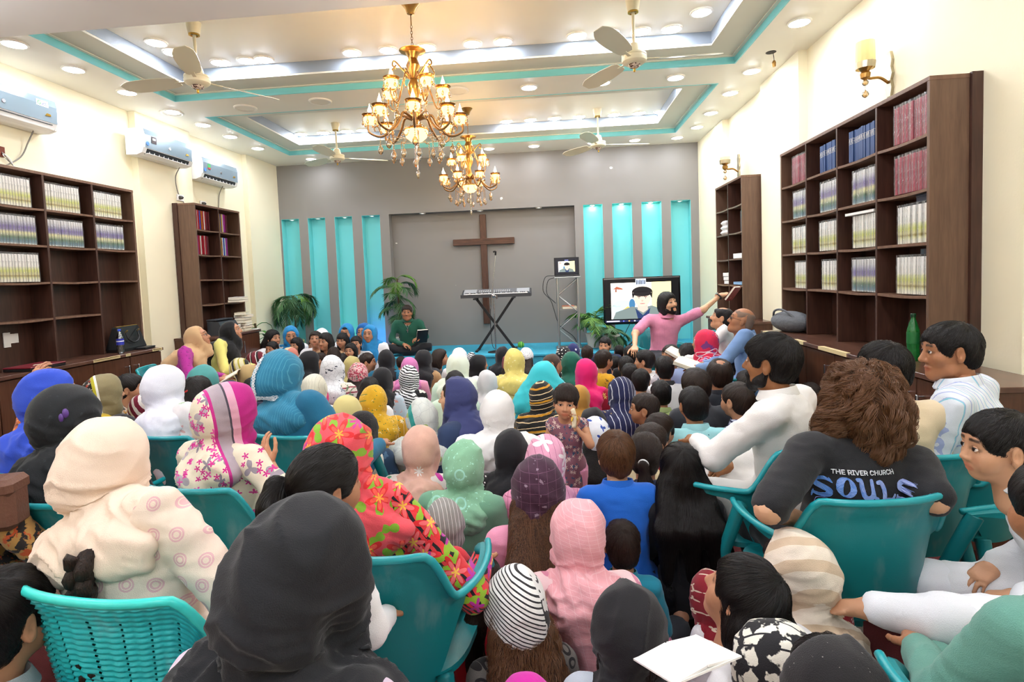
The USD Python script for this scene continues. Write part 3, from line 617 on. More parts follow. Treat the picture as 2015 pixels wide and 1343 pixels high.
# ------------------------------------------------------------------ ceiling fans
m_fan = mat('fan_cream', 'e6dfc2', .35); m_blade = mat('fan_blade_cream', 'd9d3bb', .35)
m_fcap = mat('fan_cap_brown', rough=.3, build=lambda g: g.mix(g.math('greater_than', g.add('noise_texture', vector=g.add('texture_coordinate')+'.object', scale=60.)+'.fac', .52), lin('4a2a22'), lin('cbb9a8')))
def fan(label, loc, rz):
    t = thing('ceiling_fan', label, 'ceiling fan', loc, rz)
    obj('canopy', MB().lathe([(.02, -.1), (.045, -.095), (.05, -.07), (.06, -.01), (.062, 0)], 24), m_fan, t, 30)
    obj('gold_ring', MB().lathe([(.03, -.108), (.044, -.106), (.044, -.098), (.03, -.096)], 24), m_gold, t, 30)
    obj('rod', MB().tube([(0, 0, -.1), (0, 0, -.4)], .013, 12), m_fan, t, True)
    obj('motor_housing', MB().lathe([(.03, -.53), (.075, -.525), (.1, -.505), (.105, -.485), (.1, -.465), (.104, -.46), (.1, -.445), (.06, -.435), (.052, -.4), (.04, -.362), (.03, -.355), (.013, -.35)], 32), m_fan, t, 35)
    obj('bottom_cap', MB().lathe([(0, -.562), (.025, -.558), (.045, -.545), (.05, -.528)], 24), m_fcap, t, True)
    obj('finial', MB().lathe([(0, -.59), (.008, -.588), (.012, -.575), (.006, -.568), (.014, -.56)], 12), m_gold, t, True)
    for k in range(3):
        R = rotz(k*2*PI/3); n = 12; xs = np.linspace(.17, .72, n)
        w = .048+.03*np.sin(np.linspace(.15, 2.6, n)); w[-1] *= .55; w[-2] *= .85; w[0] *= .8
        V = []
        for x, ww in zip(xs, w):
            for s in (-1, 1):
                V.append((x, s*ww+.01, -.485+s*ww*.3)); V.append((x, s*ww+.01, -.481+s*ww*.3))
        F = []
        for i in range(n-1):
            o = i*4
            F += [[o, o+4, o+6, o+2], [o+1, o+3, o+7, o+5], [o, o+1, o+5, o+4], [o+2, o+6, o+7, o+3]]
        F += [[0, 2, 3, 1], [(n-1)*4, (n-1)*4+1, (n-1)*4+3, (n-1)*4+2]]
        b = obj('blade', MB().raw(V, F).move(R), m_blade, t, 50)
        obj('bracket', MB().box((.09, -.015, -.49), (.21, .015, -.484), .002).move(R), m_fan, b)
    return t
fn = fan('cream ceiling fan with three blades, right of the large chandelier', (.74, 4.79, HU), 0.0)
dup(fn, (-2.98, 4.58, HU), .95, 'cream ceiling fan left of the large chandelier')
dup(fn, (-3.0, 7.7, HU), .5, 'cream ceiling fan left of the farther chandelier')
dup(fn, (.69, 7.82, HU), .15, 'cream ceiling fan right of the farther chandelier')
# ------------------------------------------------------------------ round ceiling speakers, bare wire outlet
sp = None
for x, y, lb in [(*at(338, 222, Z=H)[:2], 'round white flush disc on the ceiling band, farthest left'), (*at(483, 212, Z=H)[:2], 'round white flush disc on the ceiling band below the left fan'), (*at(630, 199, Z=H)[:2], 'round white flush disc on the ceiling band, left of the large chandelier'), (*at(900, 178, Z=H)[:2], 'round white flush disc on the ceiling band behind the large chandelier')]:
    if sp is None:
        sp = thing('ceiling_disc', lb, 'ceiling disc', (x, y, H), 0, 'flush discs on the ceiling band')
        obj('trim_ring', MB().lathe([(.1, -.012), (.115, -.016), (.125, -.01), (.128, 0)], 32), m_trim, sp, 40); obj('grille', MB().lathe([(0, -.008), (.102, -.01)], 32), m_ceilin, sp)
    else: dup(sp, (x, y, H), 0, lb, 'flush discs on the ceiling band')
p = at(1517, 103, Z=H)
t = thing('bare_bulb_holder', 'bare bulb holder on a wire hanging from a dark ceiling hole at right', 'lamp holder', (p[0], p[1], H))
obj('ceiling_hole', MB().lathe([(0, -.003), (.045, -.003), (.048, 0)], 20), mat('dark_hole', '3a3836', .8), t)
obj('wire', MB().tube(catmull([(.02, 0, 0), (.03, .01, -.04), (.028, 0, -.08)], 4), .003, 6), m_black, t); obj('socket', MB().lathe([(0, -.14), (.016, -.138), (.018, -.1), (.01, -.08), (0, -.08)], 14, (.028, 0, 0)), m_brass, t, 30)
# ------------------------------------------------------------------ wall lamps
def fluted(r0, r1, z0, z1, n=14):
    V = []; N = n*4; a = np.arange(N)*2*PI/N; zs = np.linspace(z0, z1, 5)
    for i, z in enumerate(zs):
        r = (r0+(r1-r0)*i/4)*(1+.035*np.abs(np.sin(a*n/2)))
        V += [(x, y, z) for x, y in zip(r*np.cos(a), r*np.sin(a))]
    F = [[i*N+k, i*N+(k+1) % N, (i+1)*N+(k+1) % N, (i+1)*N+k] for i in range(4) for k in range(N)]
    return MB().raw(V, F)
m_shade = mat('cream_glass_shade', 'f0dfae', .45, transl=.4, emit=('ffd68a', .25)); m_silver = mat('antique_silver', 'b8b09a', .35, 1., build=None)
def sconce(label, loc, shade=True):
    t = thing('wall_lamp', label, 'wall lamp', loc)     # fixed on the right wall, arm reaches towards -x
    obj('back_plate', MB().prism([(-.02, -.16), (.02, -.16), (.035, -.1), (.022, -.04), (.04, .0), (.025, .05), (.035, .1), (.015, .16), (-.015, .16), (-.035, .1), (-.025, .05), (-.04, 0), (-.022, -.04), (-.035, -.1)], -.02, 0, (1, 2)), m_silver, t)
    obj('arm', MB().tube(catmull([(-.02, 0, -.06), (-.08, 0, -.02), (-.15, 0, -.02), (-.18, 0, -.005)], 5), .01, 8), m_brass, t, True)
    obj('cup', MB().lathe([(.01, -.03), (.03, -.015), (.035, .015), (.025, .03), (.03, .035), (.045, .06)], 18, (-.18, 0, 0)), m_brass, t, 35)
    obj('collar', fluted(.06, .066, .05, .095, 12).move(t=(-.18, 0, 0)), m_silver, t, 30)
    if shade: obj('lamp_shade', fluted(.062, .06, .08, .24).move(t=(-.18, 0, 0)), m_shade, t, True)
    else: obj('glass_cup', fluted(.045, .06, .06, .13).move(t=(-.18, 0, 0)), m_shade, t, True)
    m = MB().sph((-.18, 0, -.05), .022, 10, 6).tube([(-.18, 0, -.07), (-.18, 0, -.1)], .0015, 5); drops(m, (-.18, 0, -.1), .06, .025); obj('crystal_drop', m, m_crystal, t, True)
    return t
sconce('wall lamp with cream fluted shade above the large right bookcase', (XR+.08, 4.3, 2.86))
sconce('small brass wall lamp with glass cup above the narrow right bookcase', (XR, 7.32, 2.78), False)
# ------------------------------------------------------------------ air conditioners on the left wall
m_acw = mat('ac_white', 'f2f3f3', .3); m_acg = mat('ac_silver_blue', '8698a4', .16, .2); m_slot = mat('ac_slot_dark', '23262a', .6)
def aircon(label, loc, w, openv, silver=True):
    """origin: middle of its back on the wall"""
    t = thing('air_conditioner', label, 'air conditioner', loc)
    pr = [(0, -.14), (.12, -.145), (.185, -.122), (.21, -.065), (.215, .08), (.2, .14), (0, .145)]
    obj('ac_body', MB().prism(pr, -w/2, w/2, (0, 2)), m_acw, t)
    fp = [(.2155, -.03), (.2175, -.03), (.2175, .08), (.203, .1405), (.201, .1405)]
    obj('front_panel', MB().prism([(.17, -.05), (.2135, -.068), (.2195, .08), (.205, .142), (.18, .147)], -w/2+.012, w/2-.004, (0, 2)), m_acg, t)
    for s in (-1, 1): obj('end_cap', MB().prism([(0, -.142), (.12, -.147), (.188, -.125), (.2135, -.065), (.2185, .08), (.203, .145), (0, .148)], s*w/2-.012, s*w/2+.012, (0, 2)), m_acw, t, 20)
    if openv:
        obj('air_slot', MB().prism([(.12, -.1425), (.1665, -.129), (.1865, -.1195), (.2065, -.075), (.15, -.07)], -w/2+.05, w/2-.05, (0, 2)), m_slot, t)
        fl = obj('louvre', MB().box((.14, -w/2+.06, -.135), (.205, w/2-.06, -.129), .002, roty(-.3)), m_acw, t)
        for k in range(9): obj('fin', MB().box((.16, -w/2+.1+k*(w-.2)/8-.003, -.118), (.196, -w/2+.1+k*(w-.2)/8+.003, -.085)), m_acw, t)
    else:
        obj('louvre', MB().prism([(.1, -.147), (.165, -.133), (.192, -.122), (.195, -.116), (.1, -.13)], -w/2+.06, w/2-.06, (0, 2)), m_acw, t); obj('air_slot', MB().box((.18, -w/2+.05, -.086), (.2095, w/2-.05, -.08)), m_slot, t)
    obj('badge', MB().lathe([(0, .003), (.016, .003), (.018, 0)], 18, (.218, 0, .0), roty(PI/2)), m_chrome, t)
    obj('corner_mark', MB().prism([(-.03, -.012), (.03, -.006), (.026, .01), (-.01, .014)], .2175, .2215, (1, 2)).move(t=(0, w/2-.1, -.005)), m_gold, t)
    return t
a1 = aircon('nearest air conditioner on the left wall, closed, cut by the frame edge', (XL-.08, 4.38, 3.15), 1.02, False)
a2 = aircon('middle air conditioner on the left wall with open louvre', (XL, 6.30, 3.17), .82, True)
a3 = aircon('air conditioner on the left wall nearest the stage', (XL-.08, 7.44, 3.1), .82, True)
m_st1, m_st2, m_st3 = mat('sticker_white', 'f4f4f4', .4), mat('sticker_red', '9c2a34', .4), mat('sticker_green', '2f9a4c', .4)
obj('sticker', MB().prism([(.3, .06), (.42, .06), (.42, .115), (.3, .115)], .2185, .2203, (1, 2)), m_st1, a1)
tx, tf = text('G', .035); obj('sticker_print', (tx@np.array([[0, 1, 0], [0, 0, 1], [1, 0, 0]])+np.array([.2204, .31, .07]), tf), m_st3, a1)
tx, tf = text('idt', .028); obj('sticker_print', (tx@np.array([[0, 1, 0], [0, 0, 1], [1, 0, 0]])+np.array([.2204, .355, .072]), tf), mat('print_blue', '2a4a9a', .5), a1)
obj('sticker', MB().prism([(-.3, .0), (-.22, .0), (-.22, .075), (-.3, .075)], .2185, .221, (1, 2)), mat('sticker_dark', '3a2e30', .4), a2)
obj('sticker_print', MB().prism([(-.28, .035), (-.235, .035), (-.235, .06), (-.28, .06)], .221, .2222, (1, 2)), m_st1, a2)
obj('sticker', MB().prism([(-.3, .0), (-.24, .0), (-.24, .07), (-.3, .07)], .2185, .221, (1, 2)), m_st3, a3); obj('sticker_print', MB().prism([(-.3, .0), (-.24, .0), (-.24, .022), (-.3, .022)], .221, .2222, (1, 2)), m_st2, a3)
for a in (a2, a3): obj('round_sticker', MB().lathe([(0, .004), (.022, .004), (.024, 0)], 20, (.218, -.36, -.02), roty(PI/2)), mat('sticker_blue', '4a7fd0', .4), a)
m_cord = mat('grey_cord', '8a8780', .6)
for a, pts, lb in ((None, [(.1, 4.75, 3.0), (.05, 4.74, 2.9), (.02, 4.68, 2.75), (.01, 4.5, 2.62), (.01, 4.42, 2.56)], 'nearest'), (None, [(.1, 6.62, 3.02), (.03, 6.63, 2.9), (.015, 6.68, 2.72), (.015, 6.78, 2.6), (.02, 6.74, 2.575)], 'middle'), (None, [(.1, 7.65, 2.96), (.02, 7.68, 2.85), (.012, 7.66, 2.7), (.012, 7.64, 2.57)], 'farthest')):
    xo = XL-.08 if lb != 'middle' else XL
    tag(obj('power_cord', MB().tube(catmull([(xo+p[0], p[1], p[2]) for p in pts], 6), .006, 6), m_cord, smooth=True), f'grey power cord hanging from the {lb} air conditioner to the bookcase top', 'cord')
t = thing('broken_socket', 'broken wall socket with loose wires on the left wall under the nearest air conditioner', 'socket', (XL-.08, 4.52, 2.76))
obj('plate', MB().box((0, -.03, -.04), (.012, .03, .05), .003), mat('rust_brown', '7a3a2a', .7), t)
for k in range(3): obj('wire', MB().tube(catmull([(.01, 0, 0), (.03, .02*k, -.04), (.02, .06+.02*k, -.08-.02*k)], 4), .004, 6), [m_chrome, m_cord, m_st1][k], t)
for y, lb in ((6.72, 'pair of plugs and sockets on top of the narrow left bookcase, nearer'), (7.3, 'white socket with a plug above the narrow left bookcase')):
    t = thing('plug_socket', lb, 'socket', (XL-.08 if y > 7 else XL, y, 2.66))
    obj('socket_plate', MB().box((0, -.06, -.04), (.02, .06, .04), .004), m_st1, t)
    obj('plug', MB().lathe([(0, 0), (.025, 0), (.022, .03), (.01, .045)], 14, (.02, -.02, 0), roty(PI/2)), mat('plug_grey', '4c4a48', .5), t, 30)
# ------------------------------------------------------------------ cross
m_cross = mat('cross_wood', rough=.35, build=woodb('3a2219', '59382a', (30, 30, 3)), bump=(50., .08))
t = thing('wooden_cross', 'large dark wooden cross hung on the grey recess wall', 'cross', (-1.165, YB+ND, 0))
obj('upright', MB().box((-.055, -.06, .69), (.055, -.003, 2.575), .006), m_cross, t)
obj('crossbar', MB().box((-.53, -.066, 2.055), (.53, -.008, 2.165), .006), mat('cross_wood_bar', rough=.35, build=woodb('3a2219', '5f3d2c', (3, 30, 30)), bump=(50., .08)), t)
# ------------------------------------------------------------------ keyboard on its stand
m_kb = mat('keyboard_grey', '3a3c40', .4); m_kbs = mat('keyboard_silver', '7d8186', .35, .4)
t = thing('keyboard_stand', 'black folding X shaped stand under the keyboard', 'stand', (-.93, 8.66, .33))
for s in (-1, 1):
    obj('leg', MB().box((-.02, -.015, -.52), (.02, .015, .52), .003).move(roty(s*.62), (0, s*.03, .425)), m_black, t)
    obj('foot', MB().box((-.02, -.2, 0), (.02, .2, .025), .004).move(t=(s*-.3, 0, 0)), m_black, t); obj('support', MB().box((-.02, -.2, .82), (.02, .2, .845), .004).move(t=(s*.3, 0, 0)), m_black, t)
obj('pivot_bolt', MB().tube([(0, -.08, .425), (0, .08, .425)], .02, 14), m_chrome, t)
t = thing('keyboard', 'grey electronic keyboard with silver end panels on an X stand', 'keyboard', (-.9, 8.66, 1.18))
obj('keyboard_body', MB().prism([(-.17, 0), (.17, 0), (.17, .1), (.12, .12), (-.05, .055), (-.17, .05)], -.55, .55, (1, 2)), m_kb, t)
obj('control_panel', MB().prism([(-.045, .06), (.118, .123), (.118, .127), (-.045, .064)], -.53, .53, (1, 2)), m_kbs, t)
for s in (-1, 1): obj('speaker_grille', MB().prism([(-.03, .07), (.1, .12), (.1, .125), (-.03, .075)], s*.42-.1, s*.42+.1, (1, 2)), mat('speaker_grey', 'a9adb2', .5, bump=(400., .5)), t)
wk = MB(); bk = MB()
for k in range(36): wk.box((-.5+k*.0278+.001, -.16, .05), (-.5+(k+1)*.0278-.001, -.05, .066), .001)
for k in range(36):
    if k % 7 not in (2, 6): bk.box((-.5+(k+1)*.0278-.007, -.115, .064), (-.5+(k+1)*.0278+.007, -.05, .078), .001)
obj('white_keys', wk, m_acw, t); obj('black_keys', bk, m_black, t)
b = MB()
for k in range(30): b.box((-.28+(k % 15)*.034, .0+.04*(k//15), .084+.016*(k//15)), (-.262+(k % 15)*.034, .012+.04*(k//15), .094+.016*(k//15)), .002)
obj('buttons', b, m_acw, t, kind='stuff')
# microphone stand
t = thing('microphone_stand', 'chrome microphone stand with angled boom before the keyboard', 'microphone stand', (-.92, 8.42, .33))
obj('pole', MB().tube([(0, 0, .03), (0, 0, .86)], .011, 12), m_chrome, t, True); obj('round_base', MB().lathe([(0, .03), (.03, .028), (.12, .012), (.125, 0)], 28), m_black, t, 30)
obj('boom', MB().tube([(-.05, -.02, .68), (.055, -.02, 1.5)], .008, 10), m_chrome, t, True)
obj('clamp', MB().sph((0, -.01, .88), (.025, .03, .03), 12, 8).tube([(-.03, -.02, .9), (.06, -.02, .86)], .01, 8).tube([(.05, -.02, .83), (.05, -.02, .89)], .014, 8), m_chrome, t, 40)
obj('microphone_clip', MB().tube([(.055, -.02, 1.5), (.06, -.03, 1.56)], .014, 10).tube([(.02, -.03, 1.55), (.06, -.03, 1.56)], .012, 10), m_black, t, True)
# ------------------------------------------------------------------ truss stand, laptop
m_alu = mat('aluminium', 'b9bcbc', .3, .9)
t = thing('truss_stand', 'silver lattice truss stand carrying a laptop', 'stand', (.22, 8.62, .33))
hw = .155
obj('base_plate', MB().box((-.2, -.2, 0), (.2, .2, .02), .003), m_alu, t)
for sx in (-1, 1):
    for sy in (-1, 1): obj('tube', MB().tube([(sx*hw, sy*hw, .02), (sx*hw, sy*hw, 1.12)], .02, 14), m_alu, t, True)
for k in range(4):
    z0 = .06+k*.26
    for sy in (-1, 1):
        s = 1 if k % 2 else -1
        obj('brace', MB().tube([(-s*hw, sy*hw, z0), (s*hw, sy*hw, z0+.26)], .008, 8), m_alu, t, True); obj('brace', MB().tube([(sy*hw, -s*hw, z0), (sy*hw, s*hw, z0+.26)], .008, 8), m_alu, t, True)
obj('top_plate', MB().box((-.2, -.2, 1.11), (.2, .2, 1.13), .004), m_alu, t)
obj('middle_shelf', MB().box((-.15, -.15, .62), (.15, .15, .63)), m_alu, t)
flatbook('pale book lying on the shelf inside the truss stand', (.24, 8.58, .963), .1, (.22, .16, .035), m_cream2); flatbook('orange booklet on top of the book inside the truss stand', (.22, 8.58, .999), -.1, (.18, .14, .012), mat('orange_cover', 'd2694a', .6))
# pictures shown on the two screens: flat coloured shapes on an emitting panel
def ell(cx, cy, rx, ry, n=28, a0=0, a1=2*PI): return [(cx+rx*math.cos(a), cy+ry*math.sin(a)) for a in np.linspace(a0, a1, n, endpoint=a1-a0 < 6.2)]
def scr(col, s=1.0): return mat('screen_'+col, '000000', rough=.4, emit=(col, s))
def screen_picture(par, W, Hh, y, x0=0., z0=0., ss=1., frac=1.0):
    """a video call: a man in a grey jacket before a pale room; coordinates -1..1"""
    L = []
    def P(poly, col, k): L.append((poly, col, k))
    P([(-1, -1), (1, -1), (1, 1), (-1, 1)], 'ece2c4', 0)
    P([(-1, -1), (-.2, -1), (-.2, 1), (-1, 1)], 'efe3da', 1)
    P(ell(-.62, -.35, .38, .4), 'b6dbea', 2); P(ell(-.3, -.2, .1, .3), '3a6f96', 3); P([(-.72, -.62), (-.45, -.3), (-.3, -.42), (-.55, -.75)], 'd7b25a', 4); P([(-.8, -.8), (-.6, -.5), (-.5, -.6), (-.7, -.9)], 'dfeaf0', 5)
    P([(-.92, .66), (-.8, .8), (-.62, .7), (-.6, .62), (-.82, .66)], 'a5563c', 3); P([(-.86, .5), (-.82, .8), (-.8, .5)], '8a4a34', 4)
    P([(.35, -1), (1, -1), (1, 1), (.35, 1)], 'efdf9e', 2)
    P([(-.95, -1), (-.85, -.62), (-.3, -.32), (.0, -.42), (.35, -.3), (.75, -.55), (.88, -1)], '6d7a78', 6)
    P([(-.2, -.42), (.05, -.82), (.3, -.42), (.22, -1), (-.12, -1)], '22345c', 7)
    P([(-.12, -.2), (.2, -.2), (.22, -.5), (.06, -.68), (-.12, -.5)], 'd8b2a4', 8)
    P(ell(.04, .1, .27, .42), 'e0bba9', 9); P(ell(.04, .46, .34, .3, a0=-.1, a1=PI+.1), '181518', 10); P([(-.3, .45), (-.28, .1), (-.2, .35)], '181518', 11); P([(.38, .45), (.36, .1), (.28, .35)], '181518', 11)
    P(ell(.04, .38, .3, .16), '1c181a', 10)
    for s in (-1, 1):
        P(ell(.04+s*.11, .2, .06, .02), '3a2a2a', 12); P(ell(.04+s*.11, .13, .045, .02), 'f0e6e2', 12); P(ell(.04+s*.11, .13, .02, .02), '2a1c1c', 13)
    P(ell(.04, -.02, .035, .05), 'cfa090', 12); P(ell(.04, -.18, .09, .022), 'b06a6a', 12)
    for poly, col, k in L:
        q = [(x0+max(-1, min(1, a))*W/2*frac, z0+max(-1, min(1, b))*Hh/2*frac) for a, b in poly]
        if poly is L[0][0]: pass
        yy = y-.0003*k
        obj('video_picture', MB().prism(q, yy-.0002, yy, (0, 2)), scr(col, ss), par)
t = thing('laptop', 'black laptop showing a video call on top of the truss stand', 'laptop', (.22, 8.62, 1.462))
obj('keyboard_base', MB().box((-.19, -.13, 0), (.19, .12, .02), .004), m_black, t)
k = MB()
for i in range(48): k.box((-.16+(i % 12)*.027, -.05+(i//12)*.03, .02), (-.138+(i % 12)*.027, -.026+(i//12)*.03, .0225))
obj('keys', k, m_kb, t, kind='stuff')
lid = obj('lid', MB().box((-.195, .11, .015), (.195, .122, .3), .004), m_black, t)
obj('screen_panel', MB().box((-.18, .1085, .035), (.18, .1105, .285)), scr('1b1d2c', .5), lid)
screen_picture(t, .26, .17, .1075, 0, .155, 1.0)
obj('camera_note', MB().prism([(-.03, .245), (.03, .245), (.03, .262), (-.03, .262)], .1055, .1075, (0, 2)), scr('7f88c8', .8), t)
# ------------------------------------------------------------------ television on a tripod
t = thing('tv_stand', 'black tripod stand holding the television', 'stand', (1.42, 8.72, .33))
obj('pole', MB().tube([(0, 0, .12), (0, 0, .9)], .028, 16), m_black, t, True); obj('collar', MB().lathe([(.03, .2), (.055, .2), (.055, .26), (.03, .28)], 16), m_black, t, 30)
for k in range(3):
    a = k*2*PI/3+PI/2; obj('leg', MB().box((-.015, -.01, 0), (.015, .01, .42), .003).move(rotx(-.95), (0, .03, 0)).move(rotz(a), (0, 0, .24)).move(np.diag([1, 1, 1.]), (0, 0, 0)) if False else MB().tube([(.04*math.cos(a), .04*math.sin(a), .24), (.36*math.cos(a), .36*math.sin(a), .012)], .014, 8), m_black, t, True)
obj('mount', MB().box((-.2, -.06, .6), (.2, .02, .9), .005), m_black, t)
t = thing('television', 'large flat television showing a video call with a man in a grey jacket', 'television', (1.352, 8.62, 1.05), .03)
W, Hh = 1.17, .715
obj('tv_body', MB().box((-W/2, -.02, -Hh/2), (W/2, .03, Hh/2), .008), m_black, t)
obj('bezel', MB().prism([(-W/2-.004, -Hh/2-.004), (W/2+.004, -Hh/2-.004), (W/2+.004, Hh/2+.004), (-W/2-.004, Hh/2+.004)], -.026, -.016, (0, 2), [[(-W/2+.022, -Hh/2+.03), (W/2-.022, -Hh/2+.03), (W/2-.022, Hh/2-.02), (-W/2+.022, Hh/2-.02)]]), mat('tv_bezel', '101012', .15, coat=.5), t)
obj('top_strip', MB().box((-W/2+.01, -.0275, Hh/2-.022), (W/2-.01, -.0255, Hh/2-.004)), mat('tv_silver', '9a9a9a', .3, .8), t)
sp_ = obj('screen_panel', MB().box((-W/2+.02, -.0225, -Hh/2+.03), (W/2-.02, -.0205, Hh/2-.018)), scr('0d0f14', .3), t)
screen_picture(t, .92, .56, -.0235, -.01, 0, 1.15)
obj('taskbar', MB().prism([(-W/2+.022, -Hh/2+.03), (W/2-.022, -Hh/2+.03), (W/2-.022, -Hh/2+.06), (-W/2+.022, -Hh/2+.06)], -.0245, -.023, (0, 2)), scr('2a2f55', .8), t)
obj('search_box', MB().prism([(-W/2+.04, -Hh/2+.035), (-W/2+.24, -Hh/2+.035), (-W/2+.24, -Hh/2+.056), (-W/2+.04, -Hh/2+.056)], -.0255, -.0246, (0, 2)), scr('c9c3e0', 1.), t)
for k, c in enumerate(['5a6ae0', 'd9a441', 'e8e8e8', '4aa0e0', 'd24b3c', '3cb05a', '5ab0e8', 'e0e0e8', 'c04a4a']):
    x = -W/2+.29+k*.085; obj('taskbar_icon', MB().prism([(x, -Hh/2+.037), (x+.022, -Hh/2+.037), (x+.022, -Hh/2+.055), (x, -Hh/2+.055)], -.0258, -.0248, (0, 2)), scr(c, 1.), t)
obj('picture_inset', MB().prism([(-.09, .24), (.07, .24), (.07, .335), (-.09, .335)], -.029, -.0262, (0, 2)), scr('b9c3d2', 1.), t)
for k in range(6): obj('picture_inset', MB().prism([(-.08+k*.024, .25), (-.066+k*.024, .25), (-.06+k*.024, .31), (-.075+k*.024, .32-.01*(k % 2))], -.03, -.0291, (0, 2)), scr(['4a5570', '6a7894', '3a4258'][k % 3], .8), t)
for lb, pts in (('black cable hanging from the laptop down the truss stand', [(.04, 8.7, 1.48), (-.12, 8.68, 1.46), (-.16, 8.66, 1.25), (-.05, 8.62, 1.1), (.0, 8.6, .95), (.08, 8.64, .7), (.3, 8.7, .5), (.35, 8.72, .34)]), ('thin black cable looping beside the truss stand', [(.02, 8.66, 1.45), (-.08, 8.64, 1.4), (-.1, 8.6, 1.2), (.03, 8.58, 1.05)]), ('thin black cable hanging below the television', [(1.18, 8.66, .7), (1.1, 8.66, .55), (1.02, 8.66, .36)]), ('thin dark cable hanging from the keyboard', [(-1.0, 8.75, 1.18), (-1.02, 8.72, .8), (-1.0, 8.7, .4), (-.9, 8.65, .335)])):
    tag(obj('cable', MB().tube(catmull(pts, 6), .005, 6), m_black, smooth=True), lb, 'cable')
t = thing('green_ball', 'small bright green striped ball on the stage', 'ball', at(1025, 679, Z=.37))
obj('ball_body', MB().sph((0, 0, 0), .055, 20, 12), mat('ball_green', rough=.4, build=lambda g: g.mix(g.math('greater_than', g.math('sine', g.math('multiply', g.xyz(g.add('texture_coordinate')+'.object')[0], 160.)), 0.), lin('3f9a3a'), lin('86c94a'))), t, True)
obj('valve', MB().lathe([(0, .056), (.004, .056), (.005, .053)], 8), m_black, t)
# ------------------------------------------------------------------ plants
m_leaf = mat('palm_green', rough=.5, build=lambda g: g.mix(g.add('object_info')+'.random', lin('3f6a44'), lin('5d8a56')), transl=.25)
m_leaf2 = mat('palm_light_green', '6f9e45', .5, transl=.25); m_stem = mat('plant_stem', '5a4a30', .7); m_potm = mat('pot_white', 'd9d6cf', .5)
def leafblade(m, p, d, up, L, w):
    d = d/np.linalg.norm(d); s = np.cross(d, up); s /= np.linalg.norm(s)+1e-9; nrm = np.cross(s, d)
    q = [p, p+d*L*.35+s*w+nrm*.004, p+d*L, p+d*L*.35-s*w+nrm*.004, p+d*L*.4-nrm*.004]
    m.raw(q, [[0, 4, 1], [1, 4, 2], [2, 4, 3], [3, 4, 0], [0, 1, 2], [0, 2, 3]])
def frond(base, az, el0, droop, L, n, ll, w, rg):
    """one feathered frond: a rib and narrow leaflets, kept inside the room"""
    m = MB(); m.lo, m.hi = LIM; p = np.array(base, float); pts = [p.copy()]; el = el0
    N = 14
    for i in range(N):
        el -= droop/N; p = p+L/N*np.array([math.cos(az)*math.cos(el), math.sin(az)*math.cos(el), math.sin(el)]); pts.append(p.copy())
    pts = np.array(pts); m.tube(pts, np.linspace(.005, .0015, len(pts)), 5)
    for k in range(n):
        s = .18+.82*k/n; i = s*N; j = min(int(i), N-1); q = pts[j]+(pts[j+1]-pts[j])*(i-j); T = pts[j+1]-pts[j]; T /= np.linalg.norm(T)
        side = np.cross(T, [0, 0, 1.]); side /= np.linalg.norm(side)+1e-9
        for sg in (-1, 1):
            d = T*.75+side*sg*(1.0-.4*s)+np.array([0, 0, -.35-.2*s])+rg.normal(0, .07, 3)
            leafblade(m, q, d, np.array([0, 0, 1.]), ll*(1.1-.7*abs(s-.45)), w)
    m.v = [np.minimum(np.maximum(v, m.lo), m.hi) for v in m.v]
    return m
def palm(label, loc, h, nf, L, droop, seed, ll=.2, light=2, r0=.02, el=(.2, 1.2), tiers=None):
    rg = np.random.default_rng(seed); t = thing('potted_palm', label, 'plant', loc)
    obj('pot', MB().lathe([(0, 0), (.1, 0), (.13, .2), (.14, .22), (.12, .22), (.11, .18), (0, .18)], 24), m_potm, t, 30)
    obj('stem', MB().tube([(0, 0, .15), (.01, 0, h*.6), (0, 0, h)], [.02, .016, .012], 8), m_stem, t, True)
    global LIM; LIM = np.array([XL+.02-loc[0], -9, .01]), np.array([9, YB-.02-loc[1], 9.])
    for k in range(nf):
        az = k*2.4+rg.uniform(-.3, .3); z = h-(rg.uniform(0, .5)*h if tiers is None else tiers*(k/nf))
        obj('frond', frond((0, 0, z), az, rg.uniform(*el), droop*rg.uniform(.8, 1.2), L*rg.uniform(.8, 1.15), 22, ll, .009, rg), m_leaf if k >= light else m_leaf2, t)
    return t
palm('bushy dark green palm in the left corner by the first teal niche', (-4.38, 8.95, .33), .98, 20, .5, 2.3, 3, .22, 1, el=(.3, 1.0), tiers=.3)
palm('tall palm with drooping fronds standing behind the man in the green shirt', (-2.58, 8.95, .33), 1.2, 17, .42, 2.2, 5, .2, 3, el=(.3, 1.1), tiers=.75)
palm('fresh green palm between the truss stand and the television', (.62, 8.72, .33), .45, 16, .48, 1.6, 8, .2, 9, el=(.5, 1.35), tiers=.25)
palm('low dark palm under the left edge of the television', (.86, 8.45, .33), .25, 12, .3, 1.6, 9, .16, 0, el=(.3, 1.2), tiers=.1)
rg = np.random.default_rng(4); p = at(503, 655, X=-4.3)
t = thing('potted_dracaena', 'leafy green dracaena with broad leaves beside the far left cabinet', 'plant', (-4.36, 7.72, 0))
obj('pot', MB().lathe([(0, 0), (.12, 0), (.15, .25), (.16, .27), (.13, .27), (0, .22)], 24), mat('pot_brown', '5a3a2a', .5), t, 30)
obj('stem', MB().tube([(0, 0, .2), (.0, .0, .6), (-.03, .0, .95)], .016, 8), m_stem, t, True)
m_drac = mat('dracaena_leaf', rough=.4, build=lambda g: g.mix(g.step(g.math('absolute', g.xyz(g.add('texture_coordinate')+'.generated')[1]), .3, .7), lin('4d8a3a'), lin('8cbf4a')), transl=.2)
